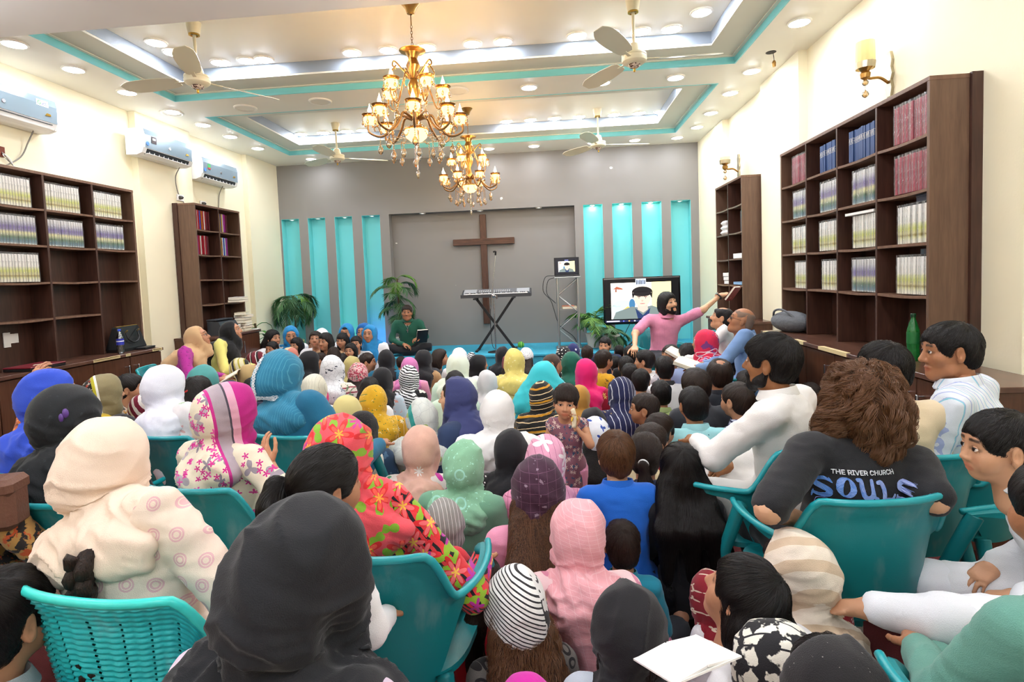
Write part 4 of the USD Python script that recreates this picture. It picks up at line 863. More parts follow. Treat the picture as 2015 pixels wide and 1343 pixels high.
for k in range(18):
    z = .45+.5*k/18; az = k*2.4; el = rg.uniform(.0, .8); m = MB(); pts = []
    p = np.array([-.02, 0, z]); L = rg.uniform(.25, .36); V = []
    for i in range(7):
        s = i/6; e = el-1.6*s*s; q = p+L*s*np.array([math.cos(az)*math.cos(e), math.sin(az)*math.cos(e), math.sin(e)])
        w_ = .032*math.sin(PI*min(1, s*.9+.08))+.002; sd = np.array([-math.sin(az), math.cos(az), 0])*w_
        V += [q-sd+(0, 0, .006), q-(0, 0, .004), q+sd+(0, 0, .006), q+(0, 0, .002)]
    F = [[4*i+j, 4*i+(j+1) % 4, 4*i+4+(j+1) % 4, 4*i+4+j] for i in range(6) for j in range(4)]
    obj('leaf', m.raw(V, F), m_drac, t, 60)
t = thing('flower_pot_plant', 'yellow green plant on the stage behind the seated girls', 'plant', (-4.2, 8.6, .33))
obj('pot', MB().lathe([(0, 0), (.09, 0), (.11, .15), (.09, .15), (0, .12)], 20), m_potm, t, 30)
for k in range(12):
    m = MB(); az = k*2.4
    for i in range(3): leafblade(m, np.array([0, 0, .13]), np.array([math.cos(az), math.sin(az), .6+.3*i]), np.array([0, 0, 1.]), .2, .025)
    obj('leaf', m, mat('yellow_leaf', 'c9c95a', .5, transl=.2), t)
# ------------------------------------------------------------------ figures: smooth unions of tapered limbs, meshed by surface nets
class Vol:
    def __init__(s, prims, h, pad=.03):
        B = [Vol.bb(p) for p in prims if p[0] != '-']; s.h = h
        lo = np.min([b[0] for b in B], 0)-pad-2*h; hi = np.max([b[1] for b in B], 0)+pad+2*h
        s.ax = [np.arange(lo[i], hi[i]+h, h) for i in range(3)]; s.D = np.full([len(a) for a in s.ax], .4, np.float32)
        for p in prims: s.put(p)
    @staticmethod
    def bb(p):
        if p[0] == '-': p = p[1]
        if p[0] == 'c':
            _, a, b, ra, rb = p[:5]; a, b = np.asarray(a, float), np.asarray(b, float)
            return np.minimum(a-ra, b-rb), np.maximum(a+ra, b+rb)
        _, c, r, R = p[:4]; c = np.asarray(c, float); e = np.abs(np.asarray(R))@np.asarray(r) if R is not None else np.asarray(r)
        return c-e, c+e
    def put(s, p):
        neg = p[0] == '-'
        if neg: p = p[1]
        k = p[5] if p[0] == 'c' and len(p) > 5 else p[4] if p[0] == 'e' and len(p) > 4 else .03
        lo, hi = Vol.bb(p); m = k+2.5*s.h+.012; sl = []
        for i in range(3):
            a, b = np.searchsorted(s.ax[i], [lo[i]-m, hi[i]+m]); sl.append(slice(a, b))
            if b <= a: return
        X, Y, Z = np.meshgrid(*[s.ax[i][sl[i]].astype(np.float32) for i in range(3)], indexing='ij', sparse=True)
        if p[0] == 'c':
            a, b = np.asarray(p[1], np.float32), np.asarray(p[2], np.float32); ab = b-a; L = max(float(ab@ab), 1e-9)
            t = np.clip(((X-a[0])*ab[0]+(Y-a[1])*ab[1]+(Z-a[2])*ab[2])/L, 0, 1)
            d = np.sqrt((X-a[0]-t*ab[0])**2+(Y-a[1]-t*ab[1])**2+(Z-a[2]-t*ab[2])**2)-(p[3]+(p[4]-p[3])*t)
        else:
            c, r, R = np.asarray(p[1], np.float32), np.asarray(p[2], np.float32), p[3]
            x, y, z = X-c[0], Y-c[1], Z-c[2]
            if R is not None: R = np.asarray(R, np.float32); x, y, z = x*R[0, 0]+y*R[1, 0]+z*R[2, 0], x*R[0, 1]+y*R[1, 1]+z*R[2, 1], x*R[0, 2]+y*R[1, 2]+z*R[2, 2]
            k0 = np.sqrt((x/r[0])**2+(y/r[1])**2+(z/r[2])**2); k1 = np.sqrt((x/r[0]**2)**2+(y/r[1]**2)**2+(z/r[2]**2)**2)
            d = k0*(k0-1)/np.maximum(k1, 1e-6)
        D = s.D[tuple(sl)]
        if neg:
            h = np.clip(.5+.5*(-D-d)/k*-1, 0, 1); e = -D
            h = np.clip(.5+.5*(d-e)/k, 0, 1); s.D[tuple(sl)] = -(d*(1-h)+e*h-k*h*(1-h))
        else:
            h = np.clip(.5+.5*(d-D)/k, 0, 1); s.D[tuple(sl)] = d*(1-h)+D*h-k*h*(1-h)
    def mesh(s):
        D, ax = s.D, s.ax; I = D < 0
        n = [len(a)-1 for a in ax]
        cnt = np.zeros(n, np.int8)
        for o in np.ndindex(2, 2, 2): cnt += I[o[0]:o[0]+n[0], o[1]:o[1]+n[1], o[2]:o[2]+n[2]]
        cell = np.argwhere((cnt > 0) & (cnt < 8))
        idx = np.full(n, -1, np.int64); idx[tuple(cell.T)] = np.arange(len(cell))
        cor = list(np.ndindex(2, 2, 2)); dv = np.stack([D[cell[:, 0]+o[0], cell[:, 1]+o[1], cell[:, 2]+o[2]] for o in cor], 1)
        acc = np.zeros((len(cell), 3)); num = np.zeros(len(cell))
        for i, a in enumerate(cor):
            for j, b in enumerate(cor):
                if j > i and sum(abs(x-y) for x, y in zip(a, b)) == 1:
                    da, db = dv[:, i], dv[:, j]; m = (da < 0) != (db < 0)
                    t = np.where(m, da/np.where(m, da-db, 1), 0)[:, None]
                    acc += m[:, None]*(np.array(a)+t*(np.array(b)-np.array(a))); num += m
        V = np.stack([a[0] for a in ax])+(cell+acc/num[:, None])*s.h
        F = []
        for a in range(3):
            b, c = (a+1) % 3, (a+2) % 3
            sl0 = [slice(None)]*3; sl1 = [slice(None)]*3
            sl0[a] = slice(0, -1); sl1[a] = slice(1, None)
            e = np.argwhere(I[tuple(sl0)] != I[tuple(sl1)])
            e = e[(e[:, b] > 0) & (e[:, c] > 0) & (e[:, b] < D.shape[b]-1) & (e[:, c] < D.shape[c]-1)]
            q = []
            for ob, oc in ((0, 0), (1, 0), (1, 1), (0, 1)):
                w = e.copy(); w[:, b] -= ob; w[:, c] -= oc; q.append(idx[tuple(w.T)])
            q = np.stack(q, 1); fl = I[tuple(e.T)]; q[fl] = q[fl]
            q[~fl] = q[~fl][:, ::-1]; F.append(q)
        F = np.vstack(F); return V, np.vstack([F[:, [0, 1, 2]], F[:, [0, 2, 3]]])
def vnorm(V, F):
    n = np.zeros_like(V); fn = np.cross(V[F[:, 1]]-V[F[:, 0]], V[F[:, 2]]-V[F[:, 0]])
    for k in range(3): np.add.at(n, F[:, k], fn)
    return n/np.maximum(np.linalg.norm(n, axis=1, keepdims=True), 1e-12)
def relax(V, F, n=1, lam=.5):
    E = np.vstack([F[:, [0, 1]], F[:, [1, 2]], F[:, [2, 0]]])
    for _ in range(n):
        a = np.zeros_like(V); c = np.zeros(len(V))
        np.add.at(a, E[:, 0], V[E[:, 1]]); np.add.at(c, E[:, 0], 1); np.add.at(a, E[:, 1], V[E[:, 0]]); np.add.at(c, E[:, 1], 1)
        V = V+lam*(a/np.maximum(c, 1)[:, None]-V)
    return V
def C(a, b, ra, rb=None, k=.03): return ('c', a, b, ra, ra if rb is None else rb, k)
def El(c, r, R=None, k=.03): return ('e', c, r, R, k)
def sub(p): return ('-', p)
sst = lambda a, b, x: (lambda t: t*t*(3-2*t))(np.clip((x-a)/(b-a), 0, 1))
# ---- head templates (origin in the middle of the skull, looking along +y); colours are the skin's own: lips, brows, lashes
def head_template(kind, h):
    """kind m / f / c (child); returns vertices, faces, tint (n,3) to be multiplied with the skin colour, and where it is hair-coloured"""
    c = kind == 'c'; jw = {'m': 1.06, 'f': .96, 'c': .95}[kind]; jz = .86 if c else 1.; fy = .92 if c else 1.
    P = [El((0, -.012, .03), (.075, .094, .084)), El((0, .022, -.03*jz), (.058*jw, .062, .083*jz), None, .03),
         El((0, .058*fy, -.088*jz), (.026*jw, .026, .022), None, .03), C((-.042, .052, -.018), (.042, .052, -.018), .026, None, .025)]
    if kind == 'm': P.append(C((-.045*jw, .02, -.07), (.0, .062, -.09), .024, .02, .02)); P.append(C((.045*jw, .02, -.07), (.0, .062, -.09), .024, .02, .02))
    else:
        for s in (-1, 1): P.append(El((s*.034, .056, -.045*jz), (.024, .024, .026), None, .02))
    P.append(C((-.036, .066, .034), (.036, .066, .034), .017, None, .02))
    for s in (-1, 1): P.append(sub(El((s*.032, .098*fy, .010), (.017, .017, .012), None, .012)))
    for s in (-1, 1): P.append(El((s*.031, .072, .010), (.0155, .0145, .0115), None, .006))
    ns = .8 if c else 1.
    P += [C((0, .083, .018), (0, .083+.02*ns, -.022*jz), .0075, .011*ns, .012), El((0, .083+.019*ns, -.026*jz), (.0115*ns, .011*ns, .010*ns), None, .008)]
    for s in (-1, 1): P.append(El((s*.0125*ns, .088, -.030*jz), (.0085, .010, .0075), None, .008))
    P += [El((0, .081, -.058*jz), (.027, .011, .0062), None, .006), El((0, .079, -.070*jz), (.022, .0115, .0072), None, .006), sub(C((-.02, .094, -.0635*jz), (.02, .094, -.0635*jz), .0035, None, .004))]
    for s in (-1, 1): P += [El((s*.077, -.008, .0), (.009, .02, .032), rotz(-s*.35), .008), El((s*.076, -.004, -.026), (.007, .010, .012), None, .008), sub(El((s*.087, -.002, .002), (.007, .011, .018), rotz(-s*.35), .004))]
    P += [C((0, -.022, -.05), (0, -.04, -.17), .05*jw, .054*jw, .03)]
    V, F = Vol(P, h).mesh(); V = relax(V, F, 1, .35)
    T = np.ones((len(V), 3)); hr = np.zeros(len(V)); x, y, z = V.T
    def paint(m, col): T[:] = T*(1-m[:, None])+np.asarray(col)*m[:, None]*1.0
    lip = sst(1.15, .8, np.sqrt((x/.025)**2+((z+.0635*jz)/.0125)**2))*(y > .07)
    T[:] = T*(1-lip[:, None]*.75)+lip[:, None]*.75*np.array([.92, .55, .55])
    chk = sst(1, .2, np.sqrt(((np.abs(x)-.036)/.025)**2+((z+.03)/.025)**2))*(y > .03)*.25; T[:] = T*(1-chk[:, None])+chk[:, None]*np.array([1.08, .78, .74])
    br = sst(1, .5, np.abs(z-.0335-.006*np.cos((np.abs(x)-.03)*50))/.0065)*sst(.054, .046, np.abs(x))*sst(.008, .014, np.abs(x))*(y > .045); hr = np.maximum(hr, br*.9)
    lash = sst(1.25, .95, np.sqrt(((np.abs(x)-.031)/.018)**2+((z-.0105)/.0095)**2))*(y > .06)*(z > .004); hr = np.maximum(hr, lash*.55)
    return V, F, T, hr
def eye_parts(kind):
    """two eyeballs with almond opening, iris and pupil as own colours"""
    out = []
    for s in (-1, 1):
        V, F = MB().sph((0, 0, 0), 1., 24, 20, rotx(-PI/2)).mesh(); x, _, z = V.T; y = V[:, 1]
        al = (np.abs(z-.04) < .54*np.sqrt(np.clip(1-(x/.98)**2, 0, 1))) & (y > 0)
        cols = np.tile(np.array([[1., 1., 1.]]), (len(V), 1)); w = al; cols[w] = (-1, -1, -1)
        r = np.sqrt(x**2+(z-.05)**2); ir = (r < .6) & (y > 0) & al
        rim = (np.abs(z-.04) > .40*np.sqrt(np.clip(1-(x/.98)**2, 0, 1))) & (z > .04) & al
        cols[ir] = (-2, -2, -2); cols[rim] = (-3, -3, -3)
        out.append((V*np.array([.0138, .0135, .0125])+np.array([s*.031, .0745, .0105]), F, cols))
    return out
_H = {}
def head_mesh(kind, h, skin, hairc, eyes):
    k = (kind, h)
    if k not in _H: _H[k] = head_template(kind, h)
    V, F, T, hr = _H[k]; sk = np.array(lin(skin)); hc = np.array(lin(hairc))
    col = T*sk*(1-hr[:, None])+hr[:, None]*hc; VV, FF, CC = [V], [F], [col]; n = len(V)
    if eyes:
        for v, f, c in eye_parts(kind):
            cc = np.where(c > 0, sk*.93, c); cc[c[:, 0] == -1] = lin('e6dfd8'); cc[c[:, 0] == -2] = lin('1c100b'); cc[c[:, 0] == -3] = lin('17100e')
            VV.append(v); FF.append(f+n); CC.append(cc); n += len(v)
    return np.vstack(VV), np.vstack(FF), np.vstack(CC)
_HAND = {}
def hand_mesh(h, curl, side):
    """wrist at the origin, fingers along +y, palm towards -z, thumb on the side given"""
    k = (h, curl)
    if k not in _HAND:
        P = [C((-.022, .03, 0), (-.024, .085, 0), .016, .014, .015), C((0, .02, 0), (0, .09, .002), .017, .014, .015), C((.022, .03, 0), (.022, .082, 0), .016, .013, .015), C((0, -.03, 0), (0, .02, 0), .024, .024, .02)]
        for i, (x, L, r) in enumerate(((-.029, .072, .0082), (-.0098, .082, .0085), (.0098, .076, .0082), (.028, .058, .0072))):
            a = np.array([x, .09-.006*abs(i-1.2), 0]); d = 0.
            for j, f in enumerate((.45, .32, .23)):
                d += curl*(.75 if j == 0 else 1.); sp = (i-1.5)*.05
                b = a+L*f*np.array([sp*math.cos(d), math.cos(d), -math.sin(d)]); P.append(C(a, b, r*(1-.08*j), r*(.92-.1*j), .004)); a = b
        a = np.array([-.026, .02, -.006])
        for v, r in (((-.026, .03, -.012), .012), ((-.012, .032, -.008), .0095), ((-.002, .026, -.004), .0085)):
            b = a+np.array(v); P.append(C(a, b, r*1.08, r*.95, .006)); a = b
        _HAND[k] = Vol(P, h).mesh()
    V, F = _HAND[k]
    if side > 0: return V*np.array([1, 1, 1]), F
    return V*np.array([-1, 1, 1]), F[:, ::-1]
def basis(d, up):
    """rotation whose y axis is d and whose z axis is as near to up as can be"""
    y = np.asarray(d, float); y = y/np.linalg.norm(y); x = np.cross(y, up); x /= np.linalg.norm(x)+1e-9; return np.stack([x, y, np.cross(x, y)], 1)
SKIN = ['b98566', 'c4906e', 'a87352', '96643f', 'cfa07e']
m_skin = mat('skin', rough=.5, cd=True, spec=.35, bump=(180., .06)); m_cdcloth = mat('cd_cloth', rough=.9, cd=True)
HAIRC = '0d0908'
def hairmat(nm, a, b, rough=.42):
    def f(g):
        hc = g.add('attribute', attribute='hc')+'.vector'
        n = g.add('noise_texture', vector=hc, scale=3., detail=4., roughness=.65)+'.fac'; f.h = n
        return g.mix(g.step(n, .35, .7), lin(a), lin(b))
    if nm in MATS: return MATS[nm]
    g = G(); c = f(g); nb = g.add('bump', height=f.h, strength=.8, distance=.008)+'.normal'
    p = g.add('principled_bsdf', base_color=c, roughness=rough, normal=nb, specular_ior_level=.32, anisotropic=.3)
    MATS[nm] = g.done(nm, p+'.BSDF'); return MATS[nm]
HB = hairmat('hair_black', '070506', '1a1311'); HBR = hairmat('hair_dark_brown', '140c08', '352319'); HBROWN = hairmat('hair_brown', '2a1a10', '66452c'); HGREY = hairmat('hair_grey_black', '1a1817', '55504c')
m_strand = {'hair_black': mat('strand_black', '120d0b', .3), 'hair_dark_brown': mat('strand_dark_brown', '2c1c13', .3), 'hair_brown': mat('strand_brown', '6e4a2e', .32)}
# ---- joints
def joints(pose, s, w=1., lean=.06, male=False, tall=0., side=0., head=(0, 0, 0), hd=None, arms=None, child=False, chair=.44):
    zs = {'floor': 0., 'chair': chair/s if pose == 'chair' else 0, 'kneel': .16, 'stand': .80, 'crouch': .1}[pose]; J = {}
    sw = .19 if male else .165
    if child: sw *= .92
    sw *= w**.6
    U = {'N': (0, .015, .545+tall), 'S0': (-sw, 0, .502+tall), 'S1': (sw, 0, .502+tall), 'CH': (0, .01, .415+tall*.8), 'WA': (0, 0, .27+tall*.5), 'HD': (0, .055, .685+tall), 'B': (0, -.04, .435+tall*.8), 'F': (0, .07, .41+tall*.8), 'PB': (0, -.05, .2+tall*.3)}
    cl, sl = math.cos(lean), math.sin(lean); cs, ss = math.cos(side), math.sin(side)
    for k, (x, y, z) in U.items():
        z -= .08; y, z = y*cl+z*sl, -y*sl+z*cl; x, z = x*cs+z*ss, -x*ss+z*cs; J[k] = np.array([x, y, z+.08+zs])
    J['PE'] = np.array([0, 0, .10+zs])
    if hd is not None: J['HD'] = J['HD']+np.array(hd)
    A = arms or {}
    for i, sg in ((0, -1), (1, 1)):
        e, wr = A.get(i, ((sg*(sw+.055), .07, .26+zs+tall*.6), (sg*.10, .27, .17+zs)))
        J[f'E{i}'], J[f'W{i}'] = np.array(e, float), np.array(wr, float)
    for i, sg in ((0, -1), (1, 1)):
        if pose == 'floor': L = [(sg*.09, .02, .09), (sg*.31, .27, .12), (-sg*.06, .27, .05), (-sg*.17, .30, .035)]
        elif pose == 'chair': L = [(sg*.09, .02, zs+.08), (sg*.12, .44, zs+.07), (sg*.12, .43, .09/s), (sg*.13, .56, .03/s)]
        elif pose == 'kneel': L = [(sg*.09, .02, zs+.07), (sg*.13, .38, .07), (sg*.09, -.06, .055), (sg*.10, -.21, .05)]
        elif pose == 'crouch': L = [(sg*.10, .0, .16), (sg*.2, .25, .48), (sg*.13, .1, .07), (sg*.14, .24, .03)]
        else: L = [(sg*.085, 0, zs), (sg*.09, .02, zs*.52), (sg*.09, -.01, .08), (sg*.10, .12, .03)]
        for nme, p in zip(('H', 'K', 'A', 'T'), L): J[f'{nme}{i}'] = np.array(p, float)
    J['R'] = rotz(head[0])@rotx(-head[1])@roty(head[2])
    for k in J:
        if k != 'R': J[k] = J[k]*s
    J['s'], J['w'], J['sw'], J['zs'] = s, w, sw, zs*s
    return J
def torso_prims(J, e, male):
    s, w = J['s'], J['w']; m = 1.08 if male else 1.
    R = None
    sh = J['S1']-J['S0']; ux = sh/np.linalg.norm(sh)
    a, b = J['S0']+ux*.045*s, J['S1']-ux*.045*s
    return [El(J['PE'], np.array([.172*w, .13*w, .12])*s+e, R, .05*s), El(J['WA'], np.array([.137*w*m, .105*w, .16])*s+e, R, .06*s), El(J['CH'], np.array([.155*w*m, .108*w, .14])*s+e, R, .06*s),
            C(a, b, .058*s+e, None, .05*s), C(J['CH']+(0, 0, .05*s), J['N'], .085*s+e, .058*s+e, .05*s)]
def arm_prims(J, i, e, cuff=1.0, k=.035):
    s, w = J['s'], J['w']**.5; S, E, W = J[f'S{i}'], J[f'E{i}'], J[f'W{i}']; k *= s
    if cuff <= .5: return [C(S, S+(E-S)*cuff*2, .056*s*w+e, .053*s*w+e*1.4, k)]
    return [C(S, E, .056*s*w+e, .045*s*w+e, k), C(E, E+(W-E)*(cuff-.5)*2, .045*s*w+e, .036*s*w+e*1.2, k)]
def folds(V, F, amp, seed, sc=(7, 7, 16), ridge=True):
    n = vnorm(V, F); f = meshkit.fbm(V*np.array(sc)+seed*3.7, 3, seed % 97)
    if ridge: f = 1-np.abs(2*f-1)*2.2
    else: f = 2*f-1
    return V+n*(amp*(f-.3))[:, None]
# ------------------------------------------------------------------ clothes, scarves, hair
class HF:
    """head frame: turns head coordinates into the figure's"""
    def __init__(s, c, R, k): s.c, s.R, s.k = np.asarray(c, float), R, k
    def p(s, q): return s.c+s.R@(np.asarray(q, float)*s.k)
    def C(s, a, b, ra, rb=None, k=.03): return C(s.p(a), s.p(b), ra*s.k, (ra if rb is None else rb)*s.k, k)
    def E(s, c, r, R=None, k=.03): return El(s.p(c), np.asarray(r)*s.k, s.R if R is None else s.R@R, k)
    def inv(s, V): return (V-s.c)@s.R/s.k
def scarf_mesh(J, hf, style, h, seed, o):
    s, w = J['s'], J['w']; rg = np.random.default_rng(seed); pf = o.get('puff', 1.)
    N, CH, B, Fr, S0, S1 = J['N'], J['CH'], J['B'], J['F'], J['S0'], J['S1']; k = .04*s
    fo = o.get('face', (0, .138, -.03, .06, .09, .098))
    P = [hf.E((0, -.016, .03), (.091*pf, .114*pf, .102*pf), None, k), hf.E((0, -.06, -.012), (.072*pf, .075*pf, .088), None, k)]
    b = o.get('bun', 0.)
    if b: P.append(hf.E((0, -.11, -.01), (.05*b, .05*b, .05*b), None, k))
    if style in ('shawl', 'hijab', 'tent', 'long'):
        k2 = .026*s
        for sg in (-1, 1): P.append(hf.C((sg*.05, .008, .01), (sg*.04, .012, -.105), .05, .046, k2))
        P += [hf.C((0, -.048, -.05), (0, -.046, -.13), .066, .058, k2), hf.C((0, .028, -.125), (0, .01, -.17), .05, .058, k2), C(hf.p((0, -.04, -.13)), N+(0, -.012, .0), .064*s, .08*s, k2)]
        if style != 'hijab' or o.get('drape', 1):
            ux = (S1-S0)/np.linalg.norm(S1-S0); dr = o.get('dr', 1.)
            P += [C(N+(0, -.01, -.035*s), S0+ux*.05*s, .074*s*w**.5, .056*s*dr, k2), C(N+(0, -.01, -.035*s), S1-ux*.05*s, .074*s*w**.5, .056*s*dr, k2), El(B+(0, -.035*s, .035*s), np.array([.13*w*dr, .07, .085])*s, None, k), El(Fr+(0, .02*s, 0), np.array([.12*w, .07*w, .14])*s, None, k)]
        if style == 'tent':
            t = o.get('spread', 1.)
            for sg, S in ((-1, S0), (1, S1)): P.append(C(hf.p((sg*.045, -.045, .0)), S+np.array([sg*.01*t, -.04*s, -.06*s]), .075*s, .085*s*t, .06*s))
            P.append(C(hf.p((0, -.06, -.02)), B+(0, -.045*s, -.02*s), .09*s, .12*s*t, .06*s))
        if style == 'long':
            n = o.get('side', 1); S = S1 if n > 0 else S0
            P += [C(B+(n*.03, -.055*s, .02), J['PB']+(n*.05*s, -.07*s, 0), .07*s, .075*s, k), C(B+(-n*.06*s, -.05*s, .02), J['PB']+(-n*.04*s, -.06*s, .08*s), .06*s, .06*s, k)]
        if o.get('back'):
            q = J['PB']+np.array([0, -.07*s, o['back']*s]); P.append(C(B+(0, -.05*s, 0), q, .1*s, .07*s, k))
        if o.get('tail'): # one end hanging over the back to a point
            n = o['tail']; P.append(C(B+(0, -.05*s, .06*s), B+(n*.1*s, -.085*s, -.17*s), .1*s, .025*s, .06*s))
    elif style == 'tied':
        P += [hf.C((0, -.06, -.05), (0, -.075, -.10), .06, .045, k)]
        for sg in (-1, 1): P.append(hf.C((sg*.055, .01, .0), (sg*.045, -.01, -.08), .046, .04, k))
        if o.get('knot'): P += [hf.E((o['knot']*.03, -.115, -.10), (.035, .03, .025), None, .015), hf.C((o['knot']*.04, -.12, -.1), (o['knot']*.09, -.13, -.17), .016, .03, .015)]
    P.append(sub(hf.E(fo[:3], fo[3:], None, .02)))
    if style == 'tied': P.append(sub(hf.C((0, .06, -.11), (0, .02, -.19), .07, .08, .02)))
    V, F = Vol(P, h).mesh()
    V = relax(V, F, 1, .4)
    # folds of the cloth
    q = hf.inv(V); n = vnorm(V, F); lo = sst(.05, -.11, q[:, 2]); A = o.get('fold', 1.)*.0055*s
    al = o.get('ang', rg.uniform(-.5, .5)); ax_ = np.abs(q[:, 0]-.03*math.sin(seed)); sm = seed*1.37
    wp = meshkit.fbm(q*6+seed, 2, seed % 89)-.5
    def ridge(a, b, c, sd): # sharp crests along b, close together along a
        nz = meshkit.noise(np.stack([a+1.6*wp, b+.8*wp, c], 1)+sm, seed+sd); r = 1-np.abs(2*nz-1); return r*r*1.6-.55
    ca, sa = math.cos(al), math.sin(al); v = q[:, 2]+o.get('cowl', .55)*ax_; fq = o.get('fq', 1.)
    f_cowl = ridge(v*24*fq, q[:, 0]*5, q[:, 1]*5, 1)+.5*ridge(v*44*fq, q[:, 0]*8, q[:, 1]*8, 2)
    f_diag = ridge((q[:, 0]*ca+q[:, 2]*sa)*15*fq, (q[:, 2]*ca-q[:, 0]*sa)*3.5, q[:, 1]*5, 3)
    f_vert = ridge((q[:, 0]+.25*q[:, 1])*22*fq, q[:, 2]*3.5, q[:, 1]*6, 4)+.5*ridge((q[:, 0]-.2*q[:, 1])*40*fq, q[:, 2]*5, q[:, 1]*9, 5)
    low = sst(-.20, -.30, q[:, 2]); vt = o.get('vert', .35)
    f = lo*(1-low)*((1-vt)*f_cowl+vt*f_vert+.35*f_diag)+low*(f_vert*.8+.5*f_diag)+(1-lo)*(.42*f_diag+.15*f_cowl)
    A = A*(3.6 if h < .012 else 2.8)
    V = V+n*(A*f)[:, None]; V[:, 2] = np.maximum(V[:, 2], .006)
    if 'zmin' in o: pass
    return V, F
def strand_coords(q, kind):
    """coordinates that run slowly along the strands and fast across them"""
    if kind == 'cap':
        W = np.array([0, -.055, .1]); v = q-W; ax = np.array([0, -.5, .86]); a = v@ax; u = v-np.outer(a, ax); r = np.linalg.norm(u, axis=1)+1e-6
        e1 = np.array([1., 0, 0]); e2 = np.cross(ax, e1); return np.stack([(u@e1)/r*7, (u@e2)/r*7, np.linalg.norm(v, axis=1)*9], 1)
    if kind == 'back': # combed back to a tie at the nape
        W = np.array([0, -.12, -.0]); v = q-W; d = np.linalg.norm(v, axis=1)+1e-6; return np.stack([v[:, 0]/d*8, v[:, 2]/d*8, d*7], 1)
    return np.stack([q[:, 0]*75, q[:, 1]*75, q[:, 2]*5], 1)
def hair_mesh(J, hf, style, h, seed, o):
    s = J['s']; t = o.get('thick', .012); P = [hf.E((0, -.012, .034), (.077+t, .096+t*1.1, .085+t*1.2), None, .02)]
    fh = o.get('fringe', 0.)
    if style == 'short':
        P += [hf.E((0, -.052, -.022), (.066+t*.6, .05+t*.5, .062), None, .02)]
        P += [sub(hf.E((0, .105, -.045-fh), (.10, .075, .102), None, .01)), sub(hf.C((-.075, .015, -.04), (-.075, .02, -.1), .03, .05, .01)), sub(hf.C((.075, .015, -.04), (.075, .02, -.1), .03, .05, .01)), sub(hf.C((-.1, -.06, -.112), (.1, -.06, -.112), .038, .038, .01))]
        for sg in (-1, 1): P.append(sub(hf.E((sg*.092, .0, -.006), (.03, .026, .042), None, .008)))
        if o.get('bald'): P.append(sub(hf.E((0, -.01+o.get('by', 0), .125), (.062*o['bald'], .085*o['bald'], .04*o['bald']), None, .02)))
        kind = 'cap'
    elif style == 'bob' or style == 'long':
        P += [hf.E((0, -.06, -.03), (.082+t*.6, .06+t, .085), None, .03)]
        L = o.get('len', .2)
        if style == 'long':
            B, PB = J['B'], J['PB']; e = np.array([o.get('lx', 0), -.085*s, .0])
            top = hf.p((0, -.075, -.06)); mid = B+np.array([o.get('lx', 0)*.4, -.085*s, 0]); end = mid+(PB+np.array([o.get('lx', 0), -.095*s, 0])-mid)*L
            wd = o.get('wide', .085)
            for sg in (-1, 0, 1):
                x = np.array([sg*wd*.75*s, .0, 0]); P += [C(top+x*.7, mid+x, .062*s, .06*s, .04), C(mid+x, end+x*o.get('taper', .8), .055*s, .03*s, .04)]
        else:
            wf = o.get('wide', 0.); rr = .04+wf*.25
            for sg in (-1, 1): P.append(hf.C((sg*(.06+wf*.4), -.02, .0), (sg*(.066+wf), -.015, -.06-L*.3), rr, rr*.85, .03))
            P.append(hf.C((0, -.07, -.04), (0, -.07, -.07-L*.35), .07+wf*.3, .055+wf*.3, .03))
        P += [sub(hf.E((0, .112, -.045-fh), (.088, .075, .108), None, .012))]
        kind = 'long' if style == 'long' else 'cap'
    elif style in ('pony', 'bun'):
        P += [hf.E((0, -.05, -.025), (.069, .055, .06), None, .02), sub(hf.E((0, .108, -.045), (.088, .075, .105), None, .012)), sub(hf.C((-.1, -.06, -.115), (.1, -.06, -.115), .034, .034, .01))]
        for sg in (-1, 1): P += [sub(hf.C((sg*.08, .015, -.045), (sg*.075, .02, -.1), .03, .045, .01)), sub(hf.E((sg*.088, -.004, -.006), (.02, .022, .034), None, .008))]
        if style == 'bun': P.append(hf.E((0, -.125, o.get('bz', .01)), (.045, .04, .045), None, .01))
        kind = 'back'
    V, F = Vol(P, h).mesh(); V = relax(V, F, 1, .4)
    q = hf.inv(V); hc = strand_coords(q, kind)
    if kind == 'long': # blend from the crown's whorl to hanging strands
        m = sst(.03, -.05, q[:, 2])[:, None]; hc = strand_coords(q, 'cap')*(1-m)+m*hc
    n = vnorm(V, F); f = meshkit.fbm(hc*o.get('cl', .55)+seed, 3, seed % 61)-.5; V = V+n*(f*o.get('amp', .018)*s)[:, None]
    return V, F, hc
